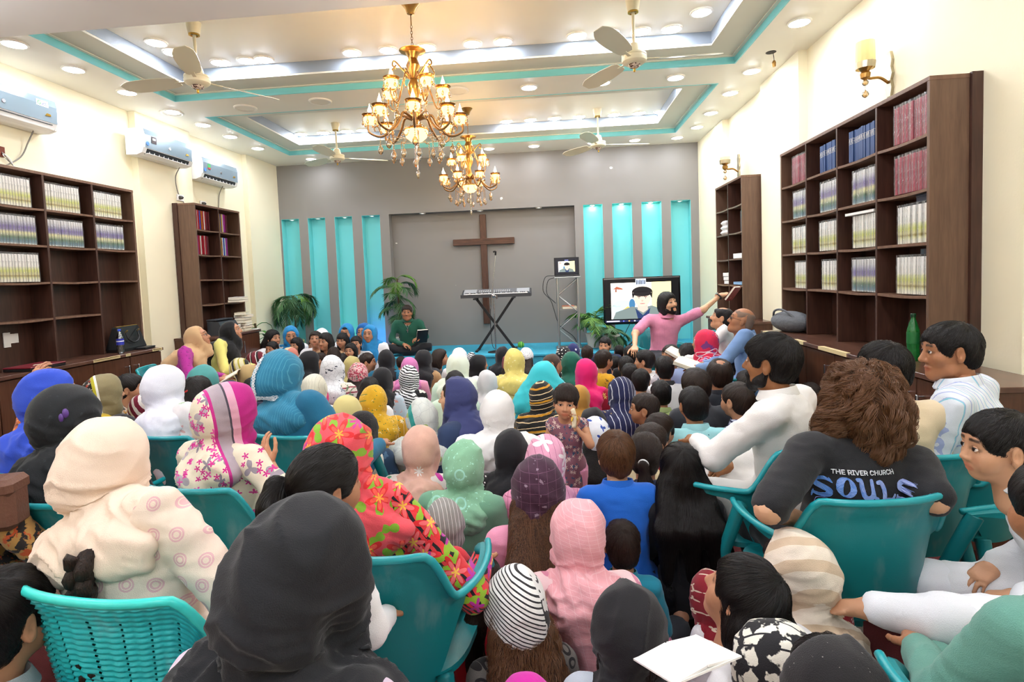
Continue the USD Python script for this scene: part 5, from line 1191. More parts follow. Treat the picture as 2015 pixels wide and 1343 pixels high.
def hair_strands(V, F, hf, kind, n, L, seed, curl=0., lift=.003, grav=.1, steps=7, clump=.45, nc=0):
    """fine strands combed over a hair mass: away from the whorl, down its length, or back to the tie"""
    from scipy.spatial import cKDTree
    rg = np.random.default_rng(seed); a, b, c = V[F[:, 0]], V[F[:, 1]], V[F[:, 2]]
    ar = np.linalg.norm(np.cross(b-a, c-a), axis=1); nr = vnorm(V, F); T = cKDTree(V)
    f = rg.choice(len(F), n, p=ar/ar.sum()); r = rg.random((n, 2)); fl = r.sum(1) > 1; r[fl] = 1-r[fl]
    p = a[f]+(b[f]-a[f])*r[:, :1]+(c[f]-a[f])*r[:, 1:]; W = hf.p((0, -.055, .11)) if kind != 'back' else hf.p((0, -.125, 0))
    ph = rg.uniform(0, 2*PI, n); st = L/(steps-1)*rg.uniform(.6, 1.15, n); cu = curl*rg.uniform(.5, 1.3, n); jit = rg.normal(0, .10, (n, 3)); lf = lift*rg.uniform(.1, 1., n); S = []
    nc = nc or max(20, n//14); gi = cKDTree(p[:nc]).query(p)[1]; off = (p-p[gi])*.18; ph = ph[gi]; cu = cu[gi]
    for i in range(steps):
        t = i/(steps-1); dd, j = T.query(p); nn = nr[j]; on = dd < .025; h_ = ((p-V[j])*nn).sum(1)
        p = np.where(on[:, None], p-nn*(h_-lf*(math.sin(t*PI*.85)+.12))[:, None], p); pt = p
        d = (p-W) if kind != 'back' else (W-p); dl = np.linalg.norm(d, axis=1)+1e-9; d = d/dl[:, None]
        if kind == 'long': m = sst(.04, -.02, hf.inv(p)[:, 2])[:, None]; d = d*(1-m)+m*np.array([0, 0, -1.])
        if curl: sd = np.cross(d, nn); pt = pt+sd*(cu*np.sin(ph+t*8.))[:, None]+nn*(cu*(1+np.cos(ph+t*8.)))[:, None]
        if t > 0: pt = pt+(pt[gi]+off-pt)*(clump*t**.8)
        S.append(pt); d = d+jit+np.array([0, 0, -grav*t]); d = np.where(on[:, None], d-nn*(d*nn).sum(1)[:, None], d); d /= np.linalg.norm(d, axis=1, keepdims=True)+1e-9
        p = p+d*(np.minimum(st, dl*.5) if kind == 'back' else st)[:, None]
    return list(np.stack(S, 1))
def tail_mesh(pts, r, h, seed, amp=.006):
    P = [C(pts[i], pts[i+1], r[i], r[i+1], .03) for i in range(len(pts)-1)]
    V, F = Vol(P, h).mesh(); V = relax(V, F, 1, .4)
    hc = np.stack([V[:, 0]*75, V[:, 1]*75, V[:, 2]*5], 1); n = vnorm(V, F)
    return V+n*((meshkit.fbm(hc*.5+seed, 3, seed)-.5)*amp)[:, None], F, hc
PEOPLE = []; LAST = {}
NP = [0]
def person(label, px, py, W=None, yaw=0., s=1., pose='floor', kind='f', head=(0, 0, 0), top=None, bottom=None, scarf=None, hair=None, w=1., lean=.1, side=0., tall=0., hd=None, arms=None,
           skin=0, z0=0., d=None, h=None, cuff=.95, collar=None, legs=True, kw=True, hs=None, eyes=None, hands=None, chair=.44, curl=.5, sleeve=None, group=None, extra=None, loc=None, jpx=None, jl=None, fold=1.0, long=0., bare=False, handdir=None):
    """one figure; px, py: where the photograph shows the middle of the head; angles in degrees, yaw 0 = looking away into the hall, + = to the left"""
    NP[0] += 1; seed = NP[0]; male = kind == 'm'
    def hsz(s_): return hs0 if hs0 is not None else (s_ if s_ > .92 else .92-.45*(.92-s_))
    hs0 = hs
    rad = lambda t: tuple(math.radians(a) for a in t)
    def build(s_):
        h_ = hsz(s_); o_ = (0, 0, (h_-s_)*.11/s_) if hd is None else np.array(hd)+(0, 0, (h_-s_)*.11/s_)
        return joints(pose, s_, w, lean, male, tall, side, rad(head), o_, arms, s_ < .86, chair)
    wref = (.19*(dict(scarf[2]).get('puff', 1.06) if len(scarf) > 2 else 1.06)) if scarf else .178
    if W is not None and d is None: # size from how wide the head looks and where its crown is seen
        best = None
        for c_ in np.linspace(.5, 1.1, 25):
            J = build(c_); X = at(px, py, Z=z0+J['HD'][2]+.13*hsz(c_)); dp = float((X-CP)@CF)
            if dp < .3: continue
            e = abs(math.log(wref*hsz(c_)*FPX/dp/W))+.25*max(0, c_-1.04)+.1*max(0, .62-c_)
            e += 3*max(0, X[1]-7.75) if z0 == 0 else 0
            if best is None or e < best[0]: best = (e, c_)
        s = best[1]
    if d is not None and W is not None: # at a known depth: the figure's height follows from where the crown is seen
        s = min(np.linspace(.45, 1.12, 60), key=lambda c_: abs(at(px, py, d=d)[2]-z0-build(c_)['HD'][2]-.13*hsz(c_)))
    if loc is not None: # seated at a known spot: height and side lean follow
        Rz = rotz(math.radians(yaw))
        def top_(c_): return np.array([*loc, z0])+Rz@build(c_)['HD']+(0, 0, .13*hsz(c_))
        def scr_(P_): v_ = P_-CP; return 1007.5+SX+FPX*(v_@CR)/(v_@CF), 671.5+SY-FPX*(v_@CU)/(v_@CF)
        for _ in range(2):
            s = min(np.linspace(.7, 1.12, 43), key=lambda c_: abs(scr_(top_(c_))[1]-py))
            T_ = top_(s); cy_ = math.cos(math.radians(yaw)); e_ = (px-scr_(T_)[0])*((T_-CP)@CF)/FPX/(math.copysign(max(.3, abs(cy_)), cy_))
            side = float(np.clip(side+e_/(.62*s), -.35, .35))
    child = s < .86
    J = build(s); hs = hsz(s)
    ry = math.radians(yaw); Rz = rotz(ry); hl = J['HD']
    if loc is not None: loc = np.array([*loc, z0]); X = loc+Rz@hl
    else:
        X = (at(px, py, Z=z0+hl[2]+.13*hs)-(0, 0, .13*hs)) if d is None else at(px, py, d=d)-(0, 0, .13*hs)
        loc = X-Rz@hl; loc[2] = z0
    d = None
    for k_, v_ in (jl or {}).items(): J[k_] = np.array(v_)*s
    for k_, (x_, y_, d_) in (jpx or {}).items(): J[k_] = Rz.T@(at(x_, y_, d=d_)-loc)
    dd = float((X-CP)@CF)
    if h is None: h = min(max(dd*.0062, .0094), .03)
    t = thing('person', label, 'person', loc, ry, group); PEOPLE.append((label, X, loc, dd, hs*FPX/dd))
    hf = HF(J['HD'], J['R'], hs*(1.0 if kind != 'f' else .97)); fine = dd < 2.6
    sk = SKIN[skin] if isinstance(skin, int) else skin
    # ---- skin: the whole body under the clothes, one mesh
    see = bool(eyes) if eyes is not None else False
    hk = 'c' if child else kind
    hv, hfc, hcol = head_mesh(hk, .0046 if fine and see else .0058 if see and dd < 4.5 else .0082 if see else .017 if scarf else .007 if fine else .011, sk, '16100d', see)
    P = torso_prims(J, -.028*s, male)+[C(J['N']-(0, 0, .1*s), J['N']+(0, 0, .02*s), .055*s, .05*s)]
    for i in (0, 1): P += arm_prims(J, i, -.010*s)
    fl = []
    if legs:
        for i in (0, 1):
            P += [C(J[f'H{i}'], J[f'K{i}'], .07*s, .05*s), C(J[f'K{i}'], J[f'A{i}'], .05*s, .032*s), C(J[f'A{i}'], J[f'T{i}'], .032*s, .026*s)]
            if bare: # toes
                T, A_ = J[f'T{i}'], J[f'A{i}']; dr = T-A_; dr[2] *= .2; dr /= np.linalg.norm(dr)+1e-9; sd = np.cross(dr, [0, 0, 1.])
                for q in range(5): P.append(C(T+sd*(q-2)*.015*s, T+sd*(q-2)*.017*s+dr*(.04-.004*abs(q-1))*s+(0, 0, -.008*s), .0105*s, .009*s, .006))
    bv, bf = Vol(P, (.010 if bare else .0145 if dd < 3 else .018) if (bare or sleeve is not None) else max(h*2.6, .03)).mesh(); VV = [bv, hv*hf.k@hf.R.T+hf.c]; FF = [bf, hfc+len(bv)]; CC = [np.tile(lin(sk), (len(bv), 1)), hcol]; n = len(bv)+len(hv)
    for i, sg in ((0, -1), (1, 1)):
        E, Wr = J[f'E{i}'], J[f'W{i}']; dr = Wr-E; up = np.array([0, -.2, 1.]) if abs(dr[2]) < .8*np.linalg.norm(dr) else np.array([0, -1., .2])
        if handdir and i in handdir: dr, up = np.array(handdir[i][0], float), np.array(handdir[i][1], float)
        else: dr = dr/np.linalg.norm(dr)+np.array([-sg*.25, .1, -.1])
        hm, hfm = hand_mesh(.0045 if (hands and i in hands and dd < 3) else .0075 if dd < 2 else .0095, curl, -sg if True else sg); R = basis(dr, up)
        hm = hm*s*(1.03 if male else .93)@R.T+Wr; VV.append(hm); FF.append(hfm+n); CC.append(np.tile(lin(sk), (len(hm), 1))); n += len(hm)
    obj('body', (np.vstack(VV), np.vstack(FF)), m_skin, t, cd=np.vstack(CC))
    # ---- upper garment
    if top is not None:
        P = torso_prims(J, 0., male)
        for i in (0, 1): P += arm_prims(J, i, .004*s, cuff if sleeve is None else sleeve)
        if kw and pose == 'floor': P += [El((0, .12*s, .075*s), np.array([.34, .28, .085])*s, None, .06*s)]
        elif kw and pose in ('kneel', 'chair'):
            for i in (0, 1): P.append(C(J[f'H{i}'], J[f'H{i}']+(J[f'K{i}']-J[f'H{i}'])*.85, .10*s, .078*s, .05*s))
        elif kw and pose == 'stand': P.append(C(J['PE'], J['PE']+(0, .01, -.22*s), .135*s*w, .15*s*w, .05*s))
        P.append(sub(C(J['N']+(0, .035*s, .03*s), J['HD']-(0, 0, .02*s), .062*s, .07*s, .012)))
        V, F = Vol(P, h*(1. if dd < 2.4 else 1.25)).mesh(); V = relax(V, F, 1, .35); V = folds(V, F, .008*s*fold, seed); V[:, 2] = np.maximum(V[:, 2], .004 if d is None else -9)
        obj('shirt' if male or not kw else 'kameez', (V, F), top, t, True)
        if collar:
            N = J['N']+(0, 0, .008*s); r0 = .066*s; V = []; m = 26
            for i in range(m):
                a = 2*PI*i/m+PI/2; op = .012*s*math.cos(a-PI/2)
                cx, cy = math.cos(a), math.sin(a)
                for rr, z in ((r0, -.012), (r0+.004*s, .030), (r0+.008*s, .034), (r0+.024*s, -.004), (r0+.020*s, -.012)): V.append(N+np.array([cx*rr, cy*rr*.95+.012*s, z*s-op*1.3]))
            F = [[5*i+j, 5*((i+1) % m)+j, 5*((i+1) % m)+(j+1) % 5, 5*i+(j+1) % 5] for i in range(m) for j in range(5)]
            obj('collar', MB().raw(V, F), collar, t, True)
    # ---- trousers
    if bottom is not None and legs:
        P = []
        for i in (0, 1): P += [C(J[f'H{i}'], J[f'K{i}'], .092*s, .068*s, .04), C(J[f'K{i}'], J[f'K{i}']+(J[f'A{i}']-J[f'K{i}'])*.92, .07*s, .055*s, .03)]
        P.append(El(J['PE'], np.array([.17, .13, .11])*s, None, .05))
        V, F = Vol(P, max(h*1.8, .02)).mesh(); V = folds(V, F, .007*s, seed+5, (9, 9, 9)); V[:, 2] = np.maximum(V[:, 2], .003 if d is None else -9)
        obj('trousers', (V, F), bottom, t, True)
    # ---- hair and scarf
    if hair:
        st, hm_, o = hair[0], hair[1], dict(hair[2]) if len(hair) > 2 else {}
        V, F, hc = hair_mesh(J, hf, st, max(h*.72, .0055), seed, o)
        hp = obj('hair', (V, F), hm_, t, hc=hc)
        ns = o.get('strands', 0)
        mS = m_strand.get(hm_.GetPath().name, m_strand['hair_black'])
        if ns: curves('hair_strands', hair_strands(V, F, hf, {'short': 'cap', 'bob': 'cap', 'long': 'long', 'pony': 'back', 'bun': 'back'}[st], ns, o.get('sl', .035)*hs, seed, o.get('scurl', 0), o.get('lift', .003), o.get('grav', .12), o.get('steps', 6), o.get('clump', .45), o.get('nc', 0)), o.get('sw', .0005), mS, hp)
        if st == 'pony':
            b = hf.p((o.get('tx', 0), -.118, o.get('tz', .0))); L = o.get('len', .3)*s; dn = np.array([o.get('td', 0)*L*.3, -.02, -L])
            pts = [b+(hf.R@np.array([0, .02, 0])), b+hf.R@np.array([0, -.025, .004])*s, b+dn*.25+(0, -.045*s, 0), b+dn*.6+(0, -.05*s, 0), b+dn+(0, -.03*s, 0)]
            r = np.array([.018, .022, .034, .03, .012])*s*o.get('tw', 1.)
            V, F, hc = tail_mesh(pts, r, max(h*.9, .006), seed, .01); tp = obj('ponytail', (V, F), hm_, t, hc=hc)
            if ns: curves('tail_strands', hair_strands(V, F, hf, 'long', ns//2, .09*s, seed+1, 0, .003, .05), o.get('sw', .0005), mS, tp)
            bnd = b+hf.R@np.array([0, -.012, .002]); R = hf.R@rotx(PI/2)
            obj('hair_band', MB().tube([bnd+R@np.array([.02*s*math.cos(a), .02*s*math.sin(a), 0]) for a in np.linspace(0, 2*PI, 18, endpoint=False)], .0085*s, 8, closed=True), o.get('band', m_black), t, True)
    if scarf:
        st, sm, o = scarf[0], scarf[1], dict(scarf[2]) if len(scarf) > 2 else {}
        V, F = scarf_mesh(J, hf, st, max(h*.76, .0072), seed, o); obj('headscarf', (V, F), sm, t, True)
    if extra: extra(t, J, hf, s, h)
    LAST.update(t=t, J=J, hf=hf, s=s, loc=loc, Rz=Rz, h=h)
    return t
# ------------------------------------------------------------------ cloth
def fab(name, base=None, *layers, rough=.9, weave=.25, transl=0., sheen=.15):
    def b(g):
        co = g.add('texture_coordinate')+'.object'; x, y, z = g.xyz(co); c = lin(base)
        pl = g.vec(g.math('add', x, g.math('multiply', y, .4)), g.math('add', z, g.math('multiply', y, .25)), 0.)
        for k, l in enumerate(layers):
            t, col = l[0], None
            if t == 'st': # stripes: axis, period, duty, colour, waviness
                _, ax, per, duty, col, wv = l; v = g.add('vector_math', math_type='dot_product', vector1=co, vector2=tuple(ax))+'.value'
                if wv: v = g.math('add', v, g.math('multiply', g.math('subtract', g.add('noise_texture', vector=co, scale=9.+k, detail=2.)+'.fac', .5), wv))
                m = g.math('less_than', g.math('fraction', g.math('add', g.math('divide', v, per), 50.)), duty)
            elif t == 'ns': # blotches: scale, threshold, colour, stretch
                _, sc, th, col, stt = l; m = g.step(g.add('noise_texture', vector=g.add('mapping', vector=co, scale=stt, location=(k*3.1, k, 0.))+'.vector', scale=sc, detail=3.)+'.fac', th-.015, th+.015)
            elif t in ('fl', 'dot', 'rg'): # scattered flowers / dots / rings: cells per metre, radius, petals, colour, share kept, seed
                _, sc, R, pet, col, keep, sd = l if len(l) == 7 else (*l[:3], 0, *l[3:]); p = g.add('vector_math', math_type='add', vector1=pl, vector2=(sd*1.37, sd*.73, 0.))+'.vector'
                v = g.add('voronoi_texture', dimensions='2D', vector=p, scale=sc, randomness=.75 if t != 'rg' else .25)
                dv = g.add('vector_math', math_type='subtract', vector1=g.add('vector_math', math_type='scale', vector1=p, scale=sc)+'.vector', vector2=g.add('vector_math', math_type='scale', vector1=v+'.position', scale=sc)+'.vector')+'.vector'
                dx, dy, _z = g.xyz(dv); r = v+'.distance'
                wn = g.add('white_noise_texture', dimensions='2D', vector=v+'.position'); kp = g.math('less_than', wn+'.value', keep)
                if t == 'fl':
                    th = g.math('add', g.math('arctan2', dy, dx), g.math('multiply', wn+'.value', 6.)); rr = g.math('multiply', g.math('add', .62, g.math('multiply', g.math('cosine', g.math('multiply', th, float(pet))), .38)), R); m = g.math('less_than', r, rr)
                elif t == 'dot': m = g.math('less_than', r, R)
                else: m = g.math('less_than', g.math('absolute', g.math('subtract', r, R)), pet)
                m = g.math('multiply', m, kp)
            elif t == 'vc': # outlines of cells: scale, width, colour
                _, sc, wd, col = l; m = g.math('less_than', g.add('voronoi_texture', dimensions='2D', feature='distance_to_edge', vector=pl, scale=sc)+'.distance', wd)
            elif t == 'bd': # one band: axis, from, to, colour
                _, ax, a, e, col = l; v = g.add('vector_math', math_type='dot_product', vector1=co, vector2=tuple(ax))+'.value'; m = g.math('multiply', g.math('greater_than', v, a), g.math('less_than', v, e))
            elif t == 'bdns': # blotches within a band only
                _, ax, a, sc, th, col = l; v = g.add('vector_math', math_type='dot_product', vector1=co, vector2=tuple(ax))+'.value'; m = g.math('multiply', g.math('greater_than', v, a), g.step(g.add('noise_texture', vector=co, scale=sc, detail=1.)+'.fac', th-.01, th+.01))
            elif t == 'gr': # squared grid: period, line share, colour
                _, per, wd, col = l; m = g.math('maximum', g.math('less_than', g.math('fraction', g.math('add', g.math('divide', x, per), 50.)), wd), g.math('less_than', g.math('fraction', g.math('add', g.math('divide', z, per), 50.)), wd))
            c = g.mix(m, c, lin(col))
        n = g.add('noise_texture', vector=co, scale=14., detail=3.)+'.fac'
        return g.mix(.5, c, g.add('rgb_ramp', fac=n, ramp=[(.3, (.8, .8, .8)), (.6, (1.05, 1.05, 1.05))])+'.color', 'multiply') if layers else g.mix(g.math('multiply', n, .12), c, (.9, .9, .9), 'multiply')
    return mat(name, rough=rough, build=b, bump=(420., weave), sheen=sheen, transl=transl)
KB = fab('cloth_black', '15151a'); KW = fab('cloth_white', 'efeff2'); KIV = fab('cloth_ivory', 'e6e3d2'); KNAVY = fab('cloth_navy', '232a44'); KGREY = fab('cloth_dark_grey', '33363c'); KBEIGE = fab('cloth_beige', 'cdb892'); KTEAL = fab('cloth_teal_blue', '1f6c8c')
KPINK = fab('cloth_pink', 'e79ab8'); KMINT = fab('cloth_mint', '7fb497'); KMAR = fab('cloth_maroon', '7a1b30', ('ns', 30, .62, '5a1222', (1, 1, 1))); KLB = fab('cloth_light_blue', '9fb4d8'); KBR = fab('cloth_brown', '5b4030'); KGR = fab('cloth_green', '1c5c4e')
# ------------------------------------------------------------------ the congregation (crown of each head as seen in the photograph, width of the head)
SW = lambda nm, *a, **k: fab('scarf_'+nm, *a, **k)
def S_(m, st='shawl', **o): return (st, m, o)
def Hs(m=None, st='short', **o): return (st, m or HB, o)
DEPTH = {1:7.88,2:8.0,3:7.59,4:7.95,5:7.87,6:7.85,7:7.67,8:7.95,9:7.46,10:8.02,11:7.92,13:7.92,14:7.7,15:7.41,16:7.05,17:7.32,20:7.3,21:5.04,25:5.34,26:4.52,28:4.38,29:4.68,34:5.14,39:6.24,40:5.0,41:5.55,43:5.89,44:6.51,45:5.26,46:5.6,47:6.62,48:4.55,50:5.26,51:4.76,52:3.26,57:6.75,58:5.22,59:4.71,61:4.38,62:6.47,63:6.75,64:5.46,65:7.14,66:5.82,67:6.09,68:5.29,69:4.97,70:4.52,71:5.42,72:3.93,73:3.56,74:5.51,75:5.31,76:4.73,77:5.97,78:4.06,79:4.77,80:4.98,81:4.24,82:3.41,83:4.06,84:3.78,85:3.33,86:4.91,89:4.94,90:4.11,91:4.56,92:4.43,95:4.49,96:5.49,97:5.26,98:6.02,99:5.01,100:4.75,101:2.84,102:2.58,103:2.89,106:3.49,107:3.19,108:2.89,109:3.18,117:1.09,119:1.88,120:2.07,121:2.36,122:1.77,123:2.62,124:2.82,125:1.61,126:1.43,127:1.46,128:1.64,129:1.96,131:1.3,132:1.12,134:2.25,135:1.27}
BT = [KW, KB, KBEIGE, KNAVY, KGREY]
def ppl(label, px, ty, W, yaw=0., **k):
    if 'bottom' not in k: k['bottom'] = BT[NP[0] % 5]
    if 'd' not in k and NP[0]+1 in DEPTH: k['d'] = DEPTH[NP[0]+1]
    return person(label, px, ty, W, yaw, **k)
blueS = SW('school_blue', '2487c4')
# --- girls seated before the stage, facing the hall
ppl('girl with long black hair and white top at far left below the stage, in profile', 536, 647, 26, -110, top=KW, hair=Hs(st='long', len=.3), eyes=1)
ppl('girl in bright blue scarf and white dress beside the corner palm, chin raised', 571, 640, 23, -150, top=KW, scarf=S_(blueS, face=(0, .13, -.02, .09, .095, .125)), eyes=1, head=(0, 8, 0))
ppl('small girl in teal dress looking at the camera, far left of the stage group', 534, 672, 22, 172, top=fab('dress_teal_print', '7fb0ae', ('ns', 40, .58, 'c8b0b0', (1, 1, 1))), hair=Hs(st='pony'), eyes=1, kind='c')
ppl('small girl with red hair bobble half hidden at the far left of the stage group', 519, 673, 17, 165, top=KMAR, hair=Hs(st='bun'), eyes=1, kind='c')
ppl('girl with black fringe and white dress with a pink flower, arm raised', 582, 664, 22, 165, top=fab('dress_white_pink', 'eeeef0', ('fl', 9, .3, 5, 'd86ab8', .3, 2)), hair=Hs(st='bob', fringe=.02), eyes=1, kind='c')
ppl('small girl with tied hair and yellow collar in the stage group', 617, 667, 20, 180, top=fab('dress_dark_yellow', '3a3438', ('ns', 30, .6, 'd8b23a', (1, 1, 1))), hair=Hs(st='bun'), eyes=1, kind='c')
ppl('girl with brown parted hair looking down, before the second teal niche', 620, 650, 24, 195, top=KW, hair=Hs(HBR, 'pony'), eyes=1, head=(0, -12, 0))
ppl('girl in white cap scarf half hidden behind two girls by the second niche', 632, 646, 22, 180, top=KW, scarf=S_(KW, 'hijab', drape=0), eyes=1)
ppl('older girl in light brown dress with long dark hair in the stage group', 639, 654, 24, 165, top=fab('dress_light_brown', 'b58f6a', ('ns', 30, .6, '96704e', (1, 1, 1))), hair=Hs(st='bob', len=.25), eyes=1)
ppl('girl in blue scarf with hand at her chin before the green lit niche', 681, 635, 26, 180, top=KW, scarf=S_(blueS, face=(0, .13, -.02, .09, .095, .125)), hair=Hs(thick=.004, st='bun'), eyes=1, arms={1: ((.2, .12, .25), (.06, .16, .52))})
ppl('girl with straight black fringe and cream dress in the stage group', 673, 655, 24, 175, top=KIV, hair=Hs(st='bob', fringe=.035, len=.3), eyes=1, kind='c')
ppl('girl in dark blue scarf at the back, before the violet lit niche', 715, 628, 20, 170, top=KW, scarf=S_(SW('school_blue_dark', '1d62a8'), face=(0, .13, -.02, .09, .095, .125)), eyes=1, d=8.05)
ppl('girl in blue scarf and white sleeves seated in front of the violet lit niche', 726, 638, 24, 178, top=KW, scarf=S_(blueS, 'long', face=(0, .13, -.02, .09, .095, .125)), eyes=1)
ppl('girl in pale grey dress with pulled back hair below the blue scarved girls', 700, 661, 21, 185, top=fab('dress_pale_grey', 'c9cfd2'), hair=Hs(st='pony'), eyes=1, kind='c')
ppl('small girl with parted black hair, lowest in front of the stage group', 689, 675, 21, 178, top=KGREY, hair=Hs(st='bob', len=.2), eyes=1, kind='c')
ppl('child seen from behind with brown hair and white clip, in front of the stage girls', 656, 682, 22, 20, top=KW, hair=Hs(HBR, 'bob'), kind='c')
ppl('child with dark bun of hair seen from behind below the stage girls', 673, 695, 20, 0, top=KGREY, hair=Hs(st='bun'), kind='c')
# --- far rows, left of the middle
ppl('woman in beige and rose scarf with black and white printed sleeves', 571, 683, 30, -20, top=fab('print_black_white', 'e8e6e2', ('ns', 60, .5, '222226', (1, 1, 1))), scarf=S_(SW('beige_rose', 'd3bd97', ('bd', (1, 0, 0), .03, .5, 'c77d6e'))))
ppl('woman in black hijab turned right in the far rows beside a girl in profile', 610, 690, 36, -40, top=KB, scarf=S_(KB, 'hijab'))
ppl('girl with brown hair in profile facing right beside the black hijab', 632, 694, 20, -80, top=KBR, hair=Hs(HBR, 'pony'), eyes=1, kind='c')
ppl('woman in sheer white scarf with grey leaf print and black embroidery', 653, 697, 44, 5, top=fab('paisley_dress', 'e7ddd0', ('st', (0, 0, 1), .05, .3, '9a4a56', .05), ('ns', 40, .58, '6f8a6a', (1, 1, 1))), scarf=S_(SW('white_leaf', 'dfe2e6', ('vc', 22, .02, 'a9adb4'), ('fl', 14, .34, 4, '888e98', .45, 3), ('ns', 20, .66, '3c4250', (1, 1, 2)))))
ppl('woman in olive yellow scarf behind the pink paisley scarf', 692, 700, 36, 0, top=KBEIGE, scarf=S_(SW('olive_yellow', 'b3a66a')))
ppl('boy with dark hair and white shirt in profile facing right in the far rows', 723, 694, 28, -85, top=KW, hair=Hs(HBR), eyes=1, kind='c')
ppl('girl in plain black hijab in front of the violet niche, seen from behind', 760, 687, 33, 0, top=KTEAL, scarf=S_(KB, 'hijab'))
ppl('woman in pink paisley scarf with brown hair falling below it', 703, 716, 42, 10, top=KMAR, scarf=S_(SW('pink_paisley', 'dcb0b0', ('ns', 55, .52, 'b23a52', (1, 1, 1)), ('ns', 45, .6, '5d6a58', (1, 1, 1)), ('bd', (0, 0, 1), .3, .36, 'b52846')), 'tied', puff=1.14), hair=Hs(HBR, 'long', len=.6, thick=.002))
ppl('girl with smooth black hair behind the mustard scarf', 727, 740, 38, 0, top=KW, hair=Hs(st='long', len=.4))
ppl('woman in black hijab over pale blue dress beside the zebra scarf', 751, 722, 42, 0, top=fab('pale_blue_print', 'b9c9d6', ('ns', 40, .62, 'd89a90', (1, 1, 1))), scarf=S_(KB, 'long', side=1))
ppl('woman in ivory crepe scarf behind the small hot pink scarf', 617, 736, 47, 0, top=KW, scarf=S_(SW('ivory_crepe', 'd9d8c8', ('st', (1, 0, .1), .02, .12, 'c4c3b2', .03))))
ppl('small girl in hot pink lace scarf with dark hair at the front', 627, 760, 38, 25, top=KW, scarf=S_(SW('hot_pink_lace', 'd81f74', ('ns', 70, .56, 'a80f52', (1, 1, 1))), face=(0, .12, .0, .1, .1, .14)), hair=Hs(thick=.004))
ppl('child in plain pale yellow scarf beside the teal blue woman', 681, 777, 58, 0, top=KIV, scarf=S_(SW('pale_yellow', 'd6c887'), 'shawl'))
ppl('woman in mustard yellow printed scarf and dress turned left', 733, 757, 52, 30, top=fab('mustard_dress', 'd6a11c', ('st', (1, 0, 0), .045, .08, 'efe0b0', 0.), ('fl', 16, .3, 6, 'efe6c8', .4, 5), ('dot', 22, .12, '7d8a3a', .5, 2)), scarf=S_(SW('mustard_print', 'd9a91f', ('dot', 40, .16, '77863a', .5, 1), ('ns', 50, .66, 'efdfa8', (1, 1, 1)))))
ppl('woman in glittering black lace scarf and navy top behind the red floral scarf', 714, 806, 60, 0, top=fab('navy_white_sleeve', '24405e', ('ns', 14, .62, '4a6a86', (1, 1, 1))), scarf=S_(SW('black_glitter', '141216', ('ns', 220, .66, '8a7a5a', (1, 1, 1))), 'long', side=1))
# --- far rows, middle
ppl('woman in plain orchid pink scarf behind the zebra scarf', 805, 702, 36, 0, top=KPINK, scarf=S_(SW('orchid', 'c873ab')))
ppl('woman in zebra striped scarf and black dress with white leaves and flowers', 804, 720, 40, 0, top=fab('black_white_leaves', '1a191b', ('fl', 17, .46, 6, 'ece8de', .5, 1), ('fl', 13, .52, 2, 'ece8de', .75, 4), ('dot', 17, .1, '1a191b', .5, 1)), scarf=S_(SW('zebra', 'e4e6e8', ('st', (.35, 0, 1), .021, .42, '1c1c20', .05)), puff=1.1))
ppl('woman in black hijab and tan jacket right of the orchid scarf', 833, 687, 34, -5, top=fab('tan_jacket', 'b18d62', ('st', (1, 0, .3), .06, .04, '9c7a52', .0)), scarf=S_(KB, 'long', side=-1))
ppl('girl with glasses and brown hair in profile facing right, beside the tan jacket', 857, 699, 22, -80, top=fab('pale_pink_top', 'eadadb'), hair=Hs(HBR, 'pony'), eyes=1, kind='c')
ppl('girl with short dark hair in profile facing right before the blue stage', 866, 686, 26, -80, top=KGREY, hair=Hs(HBR, 'bob'), eyes=1, kind='c')
ppl('small dark haired child between the black hijab and the orchid scarf', 789, 701, 20, 0, top=KGR, hair=Hs(HBR), kind='c')
ppl('woman in bright white scarf near the stage, behind the pale mint scarf', 903, 684, 32, 0, top=KW, scarf=S_(KW))
ppl('woman in pale mint white scarf with a mint dress', 900, 693, 42, 0, top=fab('pale_mint_dress', 'cfe6d2'), scarf=S_(SW('pale_mint', 'dfead9'), 'shawl', dr=1.3))
ppl('girl in black hijab with brown hair, in front of the pale mint scarf', 903, 701, 38, 0, top=KGREY, scarf=S_(KB, 'hijab', drape=0), hair=Hs(HBR, 'long', thick=.0, len=.5))
ppl('child in zebra scarf near the stage, right of the white scarves', 927, 693, 20, 0, top=KW, scarf=S_(SW('zebra'), 'hijab'))
ppl('girl in black hijab and glasses in profile facing right, white shawl', 943, 698, 32, -70, top=KW, scarf=S_(KB, 'hijab', drape=0), eyes=1)
ppl('girl in black scarf by the keyboard stand, back to the camera', 988, 681, 29, 0, top=KB, scarf=S_(KB, 'shawl', dr=1.3))
ppl('woman in lemon yellow scarf behind the maroon scarf', 1011, 685, 42, 0, top=fab('lemon_dress', 'dccf86'), scarf=S_(SW('lemon', 'dfce74', ('ns', 35, .63, 'efe6b0', (1, 1, 1)))))
ppl('girl in maroon scarf with long brown hair over a checked dress', 1004, 697, 38, 0, top=fab('checked_dress', 'cfc4a0', ('gr', .012, .45, '2a2620')), scarf=S_(KMAR, 'tied', puff=1.12), hair=Hs(HBR, 'long', len=.8, thick=.0))
ppl('girl in white lace headscarf with white top near the stage', 1035, 683, 28, 0, top=fab('dress_dark_brown', '4a3630'), scarf=S_(SW('white_lace', 'e8e8ea', ('dot', 60, .28, 'b0b2b6', .8, 1)), 'hijab'), hair=Hs(HBR, 'long', len=.4, thick=.0))
ppl('girl with black headband over dark hair behind the navy scarf', 895, 729, 38, 0, top=fab('pale_mint_dress'), hair=Hs(st='short', thick=.016), extra=None)
